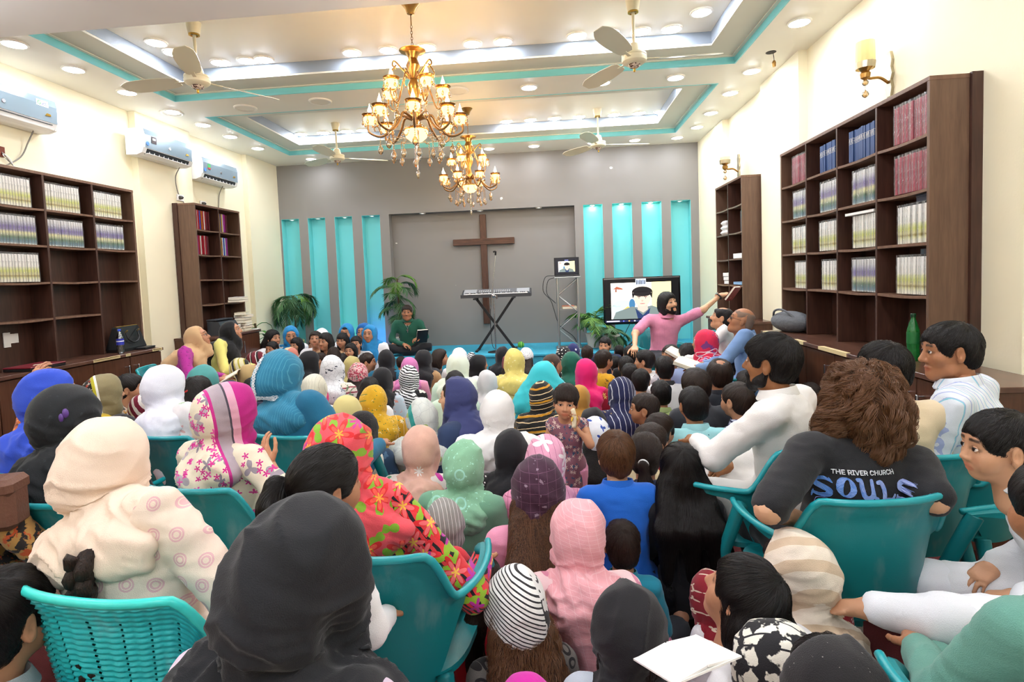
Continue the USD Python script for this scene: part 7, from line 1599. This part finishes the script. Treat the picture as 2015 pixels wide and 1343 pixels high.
# --- figures close to the camera
SH = SW('black_shawl', '191b20')
ppl('woman wrapped in a large black shawl with a lilac sleeve, nearest the camera', 592, 1006, 235, -14, pose='kneel', top=fab('lilac_sleeve', 'dcc8dc', ('ns', 18, .64, 'c9aed0', (1, 1, 1))), scarf=S_(SH, 'shawl', puff=1.2, fold=1.3, dr=1.5, back=.1, bun=1.2, face=(0, .16, -.03, .06, .09, .098)), w=1.1, bottom=KB, arms={1: ((.30, .14, .36), (.26, .40, .28))})
ppl('girl with glossy black ponytail standing behind the red floral shawl', 640, 877, 168, -22, d=1.30, pose='stand', top=KW, hair=Hs(HB, 'pony', strands=6000, sl=.07, len=.22, band=mat('band_black', '17171a', .6), tx=-.04, tz=.03, sw=.0007), head=(-22, 0, 0), kind='f')
ppl('girl in light pink striped scarf with a pointed end and pink printed kameez', 1136, 984, 126, 2, top=fab('pink_sprig_dress', 'efd0d2', ('fl', 11, .34, 3, 'd88aa4', .55, 2), ('fl', 11, .2, 5, 'c86a90', .5, 6)), scarf=S_(SW('light_pink_lines', 'e8a7ae', ('st', (.2, 0, 1), .012, .14, 'edb9bf', .01), ('st', (1, 0, .2), .03, .05, 'efc0c5', .01), ('bd', (1, 0, .1), -.4, -.072, 'e4d06a'), ('bd', (1, 0, .1), -.4, -.082, '9ac24a')), 'shawl', tail=-.12, puff=1.1), bottom=KPINK)
ppl('small boy in teal kurta seen from behind, sitting on the floor', 1223, 1023, 74, -4, top=fab('kurta_teal', '157f96'), hair=Hs(HBR, thick=.006, strands=3500, sl=.016, sw=.0006), kind='c', collar=fab('kurta_teal'), skin=1)
ppl('boy in bright blue polo shirt with brown hair, kneeling', 1210, 849, 77, 4, pose='kneel', top=fab('polo_blue', '1463c8'), hair=Hs(HBROWN, thick=.014, strands=5000, sl=.03, sw=.0006), kind='c', collar=fab('polo_blue'), skin=4, sleeve=.45, bottom=KNAVY)
ppl('girl with very long straight black hair, kneeling with bare feet', 1338, 876, 100, 0, d=2.32, bare=True, jl={'A0': (-.06, -.10, .15), 'T0': (-.085, -.15, .035), 'A1': (.06, -.10, .15), 'T1': (.085, -.15, .035)}, pose='kneel', top=KB, hair=Hs(HB, 'long', len=1.0, thick=.024, wide=.16, strands=7000, sl=.16, sw=.0006, taper=1.1), bottom=KB, kind='f')
ppl('girl with brown ponytail in a white band, behind the long haired girl', 1269, 850, 60, -2, top=KNAVY, hair=Hs(HBR, 'pony', strands=4000, sl=.05, len=.34, tw=.9, band=mat('band_white', 'ececec', .6), sw=.0006), kind='c', head=(-12, 0, 0))
ppl('toddler girl in sleeveless floral dress looking back and eating a banana', 1112, 756, 50, 172, pose='stand', head=(4, 4, -4), top=fab('toddler_floral', '8a5a68', ('fl', 40, .46, 5, 'd8c4b8', .6, 1), ('ns', 50, .6, '3f5a78', (1, 1, 1))), hair=Hs(HBR, thick=.014, fringe=.02, strands=2500, sl=.02), kind='c', eyes=1, skin=1, sleeve=.06, hands=(0,), arms={0: ((-.22, .16, 1.14), (-.09, .20, 1.32))}, handdir={0: ((.2, .1, 1.), (0, -1, .2))}, bottom=KPINK)
J, Rz = LAST['J'], LAST['Rz']; p = LAST['loc']+Rz@(J['W0']+np.array([.01, .02, .07])*J['s'])
tb = thing('banana', 'half peeled banana held by the toddler in the floral dress', 'banana', p)
obj('fruit', MB().tube(catmull([(0, 0, -.04), (.004, 0, 0), (0, 0, .04), (-.006, 0, .055)], 4), [.012]*12+[.003], 10), mat('banana_flesh', 'f0e6c4', .6), tb, True)
for k in range(3): obj('peel', MB().tube(catmull([(0, 0, -.01), (.012*math.cos(k*2.1), .012*math.sin(k*2.1), .012), (.022*math.cos(k*2.1), .022*math.sin(k*2.1), -.005)], 4), .005, 6), mat('banana_peel', 'd8b23a', .6), tb, True)
ppl('girl in zebra and leopard print headscarf with auburn streaked hair, bottom middle', 1013, 1125, 135, 18, top=fab('leopard_grey', '6a6662', ('rg', 26, .3, .1, '222022', .9, 1)), scarf=S_(SW('zebra_leopard', 'e6e6e4', ('st', (.6, 0, 1), .0125, .33, '26262a', .008), ('bd', (1, .25, 0), .05, .5, 'dcdcda'), ('bdns', (1, .25, 0), .05, 34, .55, '1f1f23')), 'tied', puff=1.16), hair=Hs(HBROWN, 'long', len=.35, thick=.004, wide=.12, strands=4500, sl=.08, sw=.0007, scurl=.004), bottom=KB)
ppl('child in plain black tied scarf with loose brown strands, bottom right of middle', 1235, 1158, 138, -8, top=fab('cloth_pale_blue', 'c9d4e2'), scarf=S_(KB, 'shawl', puff=1.14, tail=-.2), hair=Hs(HBR, 'bob', thick=.006, strands=900, sl=.06), bottom=KGREY)
ppl('girl with dark shoulder length hair and a green ribbon looking down, lower right', 1458, 1093, 132, 38, top=KW, hair=Hs(HB, 'long', len=.3, thick=.014, wide=.1, strands=6000, sl=.1, sw=.0006), head=(10, -22, 8), bottom=KW,
    extra=lambda t, J, hf, s, h: obj('hair_ribbon', MB().prism([(-.03, -.02), (.03, -.025), (.035, .015), (0, .005), (-.03, .03)], -.004, .004, (0, 2)).move(hf.R, hf.p((.03, -.13, -.12))), fab('ribbon_green', 'b9d24a', ('dot', 60, .25, '7a4a2a', .9, 1)), t))
ppl('girl in cream and beige striped towelling scarf with brown hair, lower right', 1556, 1050, 122, 40, top=fab('red_white_dots', '9a1f2e', ('dot', 60, .22, 'e6dcd8', .9, 1)), scarf=S_(SW('cream_beige_stripes', 'e9dcca', ('st', (.5, .5, .6), .06, .42, 'd3bb9f', .02)), 'shawl', face=(0, .09, .0, .085, .10, .13), puff=1.12, drape=1), hair=Hs(HBR, thick=.006, strands=1500), bottom=KMAR)
ppl('child in dark red scarf with small white motifs beside the dark haired girl', 1396, 1130, 84, 20, top=KW, scarf=S_(SW('red_motifs', '8a1626', ('fl', 34, .34, 3, 'e0d0b8', .8, 1)), 'shawl'), bottom=KW)
ppl('girl with long dark ponytail in a white band and red dress', 946, 1097, 84, 0, top=fab('dress_red_floral', 'c41a2e', ('fl', 20, .4, 5, 'e0a8b0', .4, 2)), hair=Hs(HBR, 'pony', strands=5000, sl=.07, len=.5, tw=1.3, band=mat('band_white'), sw=.0006, tx=-.01, tz=.03), kind='c', bottom=KMAR)
ppl('child in black and white scroll print headscarf, bottom right', 1518, 1228, 140, 35, top=fab('white_cotton', 'eceef0'), scarf=S_(SW('scroll_print', 'e6e4d6', ('ns', 26, .5, '1c1c20', (1, 1, 1)), ('vc', 20, .05, '1c1c20')), 'tied', puff=1.14), hair=Hs(HBR, 'long', len=.4, thick=.0, strands=2000, sl=.06), head=(0, -25, 0), bottom=KW)
ppl('girl in black embroidered cap scarf over dark hair, bottom right corner', 1636, 1256, 160, 5, top=fab('brown_dress', '4a3a34'), scarf=S_(SW('black_embroidered', '1b1a1d', ('bd', (.2, 1, .25), -.005, .012, '4c4a4c'), ('ns', 120, .72, '9a968e', (1, 1, 1))), 'tied', puff=1.1, face=(0, .09, .04, .1, .1, .14)), hair=Hs(HB, 'bob', thick=.01, strands=3000, sl=.05), bottom=KB)
ppl('boy with cropped black hair at the bottom left corner, ear visible', 2, 1118, 150, -8, top=fab('shirt_pale_grey', 'b9bcc0'), hair=Hs(HB, thick=.01, strands=4000, sl=.02), kind='c', skin=1, collar=fab('shirt_pale_grey'))
ppl('child in grey cap with white pinstripes beside the mint scarf', 872, 985, 66, 10, top=KGREY, scarf=S_(SW('grey_pinstripe', '8c8a86', ('st', (1, .2, 0), .016, .12, 'dcdad6', .0)), 'tied', puff=1.05), hair=Hs(HBR, thick=.002))
ppl('child in bright magenta scarf cut by the bottom frame edge', 1038, 1333, 120, 0, top=KPINK, scarf=S_(SW('magenta', 'c8149a'), 'hijab'))
# --- armchair rows, right
seat2('bearded man in white kurta in profile, in an armchair', 'turquoise armchair of the bearded man, arm towards the middle', 1514, 656, 88, 49, d=2.30, cpos=(.73, 2.42), kind='m', top=fab('kurta_white', 'eceae6'), hair=Hs(HB, thick=.018, strands=6000, sl=.03, sw=.0006), head=(6, -4, 0), extra=beard(HB), eyes=1, skin=3, collar=fab('kurta_white'), w=1.1, jpx={'E0': (1402, 900, 2.28), 'W0': (1372, 868, 2.55)}, bottom=KW)
def souls_print(t, J, hf, s, h):
    sh = [m for m in t.GetChildren() if m.GetName() == 'shirt'][0]; V = np.array(UsdGeom.Mesh(sh).GetPointsAttr().Get())
    from scipy.spatial import cKDTree
    bk = (V[:, 1] < J['CH'][1]-.02) & (np.abs(V[:, 0]-J['CH'][0]) < .175); T = cKDTree(V[bk][:, [0, 2]]); B = V[bk]
    def wrap(vf, x0, z0, dm=.003):
        v, f = vf; P = np.stack([v[:, 0]+x0, np.zeros(len(v)), v[:, 1]+z0], 1); d, i = T.query(P[:, [0, 2]], 4)
        w = 1/(d+.003); y = (B[i][..., 1]*w).sum(1)/w.sum(1); P[:, 1] = y-dm-(v[:, 2] > 1e-5)*.0015; return P, f[:, ::-1]*1
    def cut(vf):
        m = trimesh.Trimesh(*vf, process=False); v, f = trimesh.remesh.subdivide_to_size(m.vertices, m.faces, .012); return v, f
    cx, cz = J['CH'][0], J['CH'][2]
    tm = text('THE RIVER CHURCH', .0135, .001, True); wd = np.ptp(tm[0][:, 0]); obj('print_line', wrap(cut(tm), cx-wd/2-.05, cz+.052), mat('print_white', 'd8dae0', .7), t, label='lettering THE RIVER CHURCH')
    from shapely.geometry import LineString, Polygon as PG
    from shapely.ops import unary_union
    from shapely import affinity
    def stroke(pts, r0, r1):
        c = catmull([(*p, 0) for p in pts], 8)[:, :2]; n = len(c); rr = r0+(r1-r0)*np.sin(np.linspace(0, PI, n)); from shapely.geometry import Point
        return unary_union([PG(np.vstack([np.array(Point(c[i]).buffer(rr[i], 8).exterior.coords)])).union(PG(np.array(Point(c[i+1]).buffer(rr[i+1], 8).exterior.coords))).convex_hull for i in range(n-1)])
    Sg = unary_union([stroke([(.88, .86), (.62, .96), (.3, .88), (.22, .68), (.5, .52), (.8, .36), (.72, .12), (.38, .06), (.06, .2)], .06, .15), stroke([(.86, .98), (.9, .86), (.96, .78)], .03, .06), stroke([(.08, .3), (.04, .12), (.0, -.02)], .03, .06)])
    O = affinity.scale(affinity.translate(PG(ell(0, 0, .5, .5)), .5, .5), 1, 1).difference(affinity.rotate(affinity.translate(PG(ell(0, 0, .17, .4)), .5, .5), -18))
    U = unary_union([stroke([(.02, .95), (.2, .9), (.2, .5), (.24, .2), (.46, .05), (.7, .16), (.78, .5), (.8, .92)], .09, .13), stroke([(.8, .5), (.82, .15), (.98, .04)], .09, .08)])
    L_ = unary_union([stroke([(.02, .93), (.22, .92), (.34, .6), (.3, .2), (.22, .06)], .09, .13), stroke([(.1, .07), (.5, .1), (.85, .08), (1.0, .3)], .06, .09)])
    wl = .055; hgt = .06
    for row, (zz, outline) in enumerate(((cz-.022, False), (cz-.09, True))):
        for k, gm in enumerate([Sg, O, U, L_, Sg]):
            gm = affinity.scale(gm, wl*.93, hgt, origin=(0, 0))
            if outline: gm = gm.buffer(.0007).difference(gm.buffer(-.0007))
            gm = gm.simplify(.0003)
            for pg in getattr(gm, 'geoms', [gm]):
                if pg.area < 1e-7: continue
                e = trimesh.creation.extrude_polygon(pg, .001, engine='earcut'); obj('print_letter', wrap(cut((np.array(e.vertices), np.array(e.faces))), cx-.19+k*.057+(.004 if outline else 0), zz+.006*math.sin(k*1.3)), mat('print_blue_fade', rough=.7, build=lambda g: g.mix(g.step(g.math('add', g.math('multiply', g.xyz(g.add('texture_coordinate')+'.object')[0], 3.), g.add('noise_texture', vector=g.add('texture_coordinate')+'.object', scale=60.)+'.fac'), .2, .9), lin('5f92dc'), lin('a9b6e6'))) if not outline else mat('print_outline', '8f94d8', .7), t)
seated('man with shoulder length curly brown hair and black lettered T-shirt', 'turquoise armchair of the curly haired man in the black T-shirt', 1732, 976, 8, 1693, 728, kind='m', top=fab('tshirt_black', '1d1e22'), hair=Hs(HBROWN, 'bob', len=.12, thick=.022, wide=.05, amp=.035, strands=10000, sl=.13, scurl=.012, lift=.014, steps=16, sw=.0009, clump=.85, nc=220), extra=souls_print, w=1.25, skin=4, sleeve=.45, jpx={'E0': (1512, 1005, 1.66), 'W0': (1600, 1030, 1.95), 'E1': (1838, 985, 1.66), 'W1': (1760, 1010, 1.95)}, bottom=KB, kw=False)
seat2('man with swept back black hair and cream shirt behind the curly haired man', 'turquoise armchair of the man in the cream shirt', 1738, 674, 82, 6, kind='m', top=fab('shirt_cream', 'dcc9a8'), hair=Hs(HB, thick=.018, strands=4000, sl=.035, sw=.0007), skin=2, collar=fab('shirt_cream'))
seat2('man in white shirt with blue stripes in profile facing left', 'turquoise armchair of the man in the striped shirt', 1868, 633, 86, 42, kind='m', top=fab('shirt_blue_stripes', 'dfe6f0', ('st', (1, .25, 0), .026, .2, 'a9b6e0', .0), ('st', (1, .25, 0), .052, .06, '8ccfe0', .0)), hair=Hs(HB, thick=.01, strands=4000, sl=.022, sw=.0007), head=(38, 4, 0), extra=None, eyes=1, skin=2, collar=fab('shirt_blue_stripes'), bottom=fab('trousers_navy_pin', '24263a'), kw=False, w=1.15)
def bare_foot(t, J, hf, s, h): pass
seat2('boy in white kurta in profile facing left with one bare foot raised, right edge', 'turquoise armchair of the boy in the white kurta', 1966, 806, 112, 72, d=1.56, lean=.42, cpos=(1.53, 1.72), cyaw=86, kind='c', top=fab('kurta_bright_white', 'eff0f4'), hair=Hs(HB, thick=.008, strands=5000, sl=.022, sw=.0007), head=(10, 2, 0), eyes=1, skin='cb9876', collar=fab('kurta_bright_white'), bottom=fab('salwar_white', 'eceef4'), w=1.05, bare=True, jpx={'K0': (1860, 1220, 1.42), 'A0': (1722, 1200, 1.50), 'T0': (1662, 1196, 1.54)})
chair('turquoise armchair at the bottom right corner with its arm in view', (.96, 1.10, 0), 5)
person('person in green kameez at the bottom right corner, head outside the frame', 2100, 900, None, 6, pose='chair', loc=(1.06, 1.02), kind='m', top=fab('kameez_sage', '5f9486'), hair=Hs(HB), bottom=fab('kameez_sage'), skin=2, w=1.3, s=1.0, chair=.425, arms={0: ((-.34, .16, .72), (-.2, .42, .66))})
seat2('person in orange and black patterned dress cut by the left frame edge', 'turquoise armchair cut by the left frame edge', -85, 800, 105, -10, d=1.80, top=fab('orange_black_print', 'b98a4a', ('ns', 26, .52, '2a2422', (1, 1, 1)), ('ns', 34, .6, 'c8562a', (1, 1, 1))), scarf=S_(KB), arms={1: ((.27, .16, .68), (.2, .3, .86))})
# ------------------------------------------------------------------ men at the right, the preacher's helper, the women at the left wall, the man on the stage
def held_book(label, size, cover, open_=True, dz=(0, 0, 0), tilt=.5, spread=.16, hand=None, rz=0):
    J, Rz, loc = LAST['J'], LAST['Rz'], LAST['loc']; c = (J['W0']+J['W1'])/2 if hand is None else J[f'W{hand}']
    p = loc+Rz@(c+np.array(dz)); a, b, h = size
    t = thing('book', label, 'book', p, math.atan2(Rz[1, 0], Rz[0, 0])+rz)
    R = rotx(tilt)
    if open_:
        for sg in (-1, 1):
            R2 = R@roty(sg*spread); q = lambda lo, hi: MB().box(lo, hi, .001).move(R2)
            obj('cover', q((min(0, sg*a), -b/2, -h/2), (max(0, sg*a), b/2, -h/2+.003)), cover, t); obj('pages', q((min(.001*sg, sg*(a-.004)), -b/2+.004, -h/2+.003), (max(.001*sg, sg*(a-.004)), b/2-.004, h/2)), m_pages, t)
    else:
        obj('cover', MB().box((-a/2, -b/2, -h/2), (a/2, b/2, -h/2+.004), .001).box((-a/2, -b/2, h/2-.004), (a/2, b/2, h/2), .001).box((-a/2, -b/2, -h/2), (-a/2+.004, b/2, h/2)).move(R), cover, t); obj('pages', MB().box((-a/2+.004, -b/2+.005, -h/2+.004), (a/2-.005, b/2-.005, h/2-.004)).move(R), m_pages, t)
    return t
def sit(label, cl, xy, yaw, px, ty, **k):
    chair(cl, (xy[0], xy[1], 0), yaw); k.setdefault('chair', .425)
    return person(label, px, ty, None, yaw, pose='chair', loc=xy, **k)
read = {0: ((-.27, .16, .72), (-.08, .36, .70)), 1: ((.27, .16, .72), (.08, .36, .70))}
m_bcov = mat('bible_black', '17171a', .45)
p = at(1450, 602, Z=1.17)
sit('man with moustache and receding hair in white shirt reading, beside the cabinet', 'turquoise armchair of the reading man in the white shirt', (1.62, 5.25), 62, 1450, 602, kind='m', top=fab('shirt_white_plain', 'e8e8e4'), hair=Hs(HB, bald=.85, by=.03), head=(14, -14, 0), extra=beard(HB, 0), eyes=1, skin=1, collar=fab('shirt_white_plain'), arms={0: ((-.28, .2, .74), (-.1, .42, .72)), 1: ((.27, .2, .74), (.08, .42, .72))}, bottom=KIV)
held_book('open book with black cover on the lap of the man in the white shirt', (.14, .2, .03), m_bcov, dz=(0, .08, .03))
sit('bald man with dark glasses and blue shirt reading an open book', 'turquoise armchair of the bald reading man', (1.58, 4.55), 62, 1478, 603, kind='m', top=fab('shirt_denim', '6d8cb8'), hair=('short', fab('stubble_hair', '80695a'), dict(thick=.0022, bald=1.1)), head=(14, -16, 0), extra=glasses(True), eyes=1, skin=2, collar=fab('shirt_denim'), w=1.1, arms={0: ((-.28, .2, .74), (-.1, .42, .70)), 1: ((.27, .2, .74), (.08, .42, .70))}, bottom=KIV)
held_book('open book with black cover and gilt edge held by the bald man', (.15, .21, .035), m_bcov, dz=(0, .08, .03), tilt=.3)
sit('man in pink short sleeved shirt with long hair and beard, arm stretched to the cabinet', 'turquoise armchair under the man in the pink shirt', (1.22, 6.35), -172, 1314, 575, kind='m', top=fab('shirt_pink', 'd98aa6', ('st', (1, 0, 0), .012, .3, 'cf7e9c', 0.)), hair=Hs(HB, 'bob', thick=.02, len=.12), head=(22, -8, 8), extra=beard(HB), eyes=1, skin=4, collar=fab('shirt_pink'), sleeve=.42, lean=.0, hands=(0, 1), curl=.8,
    arms={0: ((-.42, .12, 1.02), (-.62, .10, 1.17)), 1: ((.36, .18, .80), (.46, .5, .70))}, handdir={0: ((-1, .1, .15), (0, .3, 1)), 1: ((.3, 1, -.3), (0, .2, 1))}, bottom=fab('jeans_dark', '2b3038'), kw=False)
held_book('dark red book held out by the man in the pink shirt', (.13, .19, .03), m_redl, False, dz=(-.13, .04, .02), tilt=.9, hand=0, rz=.6)
J, Rz, loc = LAST['J'], LAST['Rz'], LAST['loc']; p = loc+Rz@(J['W0']*.93+J['E0']*.07)
t = thing('wristwatch', 'dark wristwatch on the raised arm of the man in the pink shirt', 'watch', p, 0)
d_ = Rz@(J['W0']-J['E0']); Rb = basis(d_, (0, 0, 1)); obj('strap', MB().tube([Rb@np.array([.036*math.cos(a), 0, .036*math.sin(a)]) for a in np.linspace(0, 2*PI, 18, endpoint=False)], .008, 6, closed=True), m_black, t, True); obj('watch_face', MB().lathe([(0, .006), (.017, .005), (.018, 0)], 16, Rb@np.array([0, 0, .04]), Rb), m_chrome, t)
chair('empty turquoise armchair beside the cabinet near the red scarf', (1.75, 5.95, 0), 150)
sit('woman in magenta kameez and tan scarf with glasses, reading at the left cabinet', 'turquoise armchair of the woman in the magenta kameez', (-3.42, 4.72), -72, 352, 641, top=fab('kameez_magenta', 'a8248a', ('ns', 40, .6, '8a1c78', (1, 1, 1))), scarf=S_(SW('tan_chiffon', 'c9a57a'), 'shawl', face=(0, .13, 0, .1, .1, .13), back=.2), head=(0, -18, 0), extra=glasses(), eyes=1, skin=0, arms=read, hands=(0, 1), bottom=KW)
held_book('open notebook on the lap of the woman in the magenta kameez', (.13, .2, .012), mat('brown_cover'), dz=(0, .06, .02))
sit('woman in black hijab over a yellow dress, reading at the left wall', 'turquoise armchair of the woman in black and yellow', (-3.45, 5.3), -75, 398, 631, top=fab('dress_pale_yellow', 'd9d276'), scarf=S_(SW('black_soft', '131316'), 'long', side=1, face=(0, .13, 0, .1, .1, .13), back=.1), head=(0, -14, 0), eyes=1, skin=0, arms=read, hands=(0, 1), bottom=fab('dress_pale_yellow'))
held_book('black folder held open by the woman in the black hijab', (.14, .22, .012), m_bcov, dz=(0, .06, .03), tilt=.7)
def cross_pendant(t, J, hf, s, h):
    c = J['CH']+np.array([0, .125*s, .0]); n0 = J['N']
    g = obj('pendant', MB().box(c+(-.005, 0, -.05), c+(.005, .006, .01)).box(c+(-.018, 0, -.018), c+(.018, .006, -.008)), m_chrome, t)
    for sg in (-1, 1): obj('cord', MB().tube(catmull([n0+(sg*.055*s, .03*s, .03*s), c+(sg*.03, -.005, .08), c+(0, .003, .01)], 5), .002, 5), m_chrome, g)
person('man in dark green shirt sitting cross legged on the stage with a black book', 800, 600, 36, -170, z0=.33, d=8.55, kind='m', top=fab('shirt_dark_green', '1d5a46'), hair=Hs(HBR), eyes=1, skin=2, collar=fab('shirt_dark_green'), bottom=fab('trousers_black', '16161a'), kw=False, arms={0: ((-.27, .12, .27), (-.17, .30, .27)), 1: ((.27, .12, .24), (.05, .30, .18))}, hands=(0, 1), extra=cross_pendant, lean=.2)
held_book('black book with white pages held by the man in the green shirt', (.17, .24, .035), m_bcov, False, dz=(-.06, .07, .04), tilt=1.0, hand=0, rz=.3)
# book held at the lower right, bag straps
P = at(1350, 1292, d=1.22)
t = thing('open_book', 'open white book held near the bottom edge, right of the black scarf', 'book', P, .5)
for sg in (-1, 1): obj('pages', MB().box((min(0, sg*.09), -.07, 0), (max(0, sg*.09), .07, .008), .002).move(rotx(-.25)@roty(sg*.1)), m_paper, t)
obj('cover', MB().box((-.092, -.072, -.006), (.092, .072, -.002)).move(rotx(-.25)), m_paper, t)
P = at(8, 985, d=1.75); t = thing('brown_bag', 'brown leather bag held at the left frame edge', 'bag', P, .3)
obj('bag_body', MB().box((-.08, -.05, -.09), (.05, .05, .07), .02), mat('brown_leather', '6a4636', .5, bump=(120., .2)), t); obj('flap', MB().box((-.082, -.055, .02), (.052, .055, .075), .015), mat('brown_leather'), t)
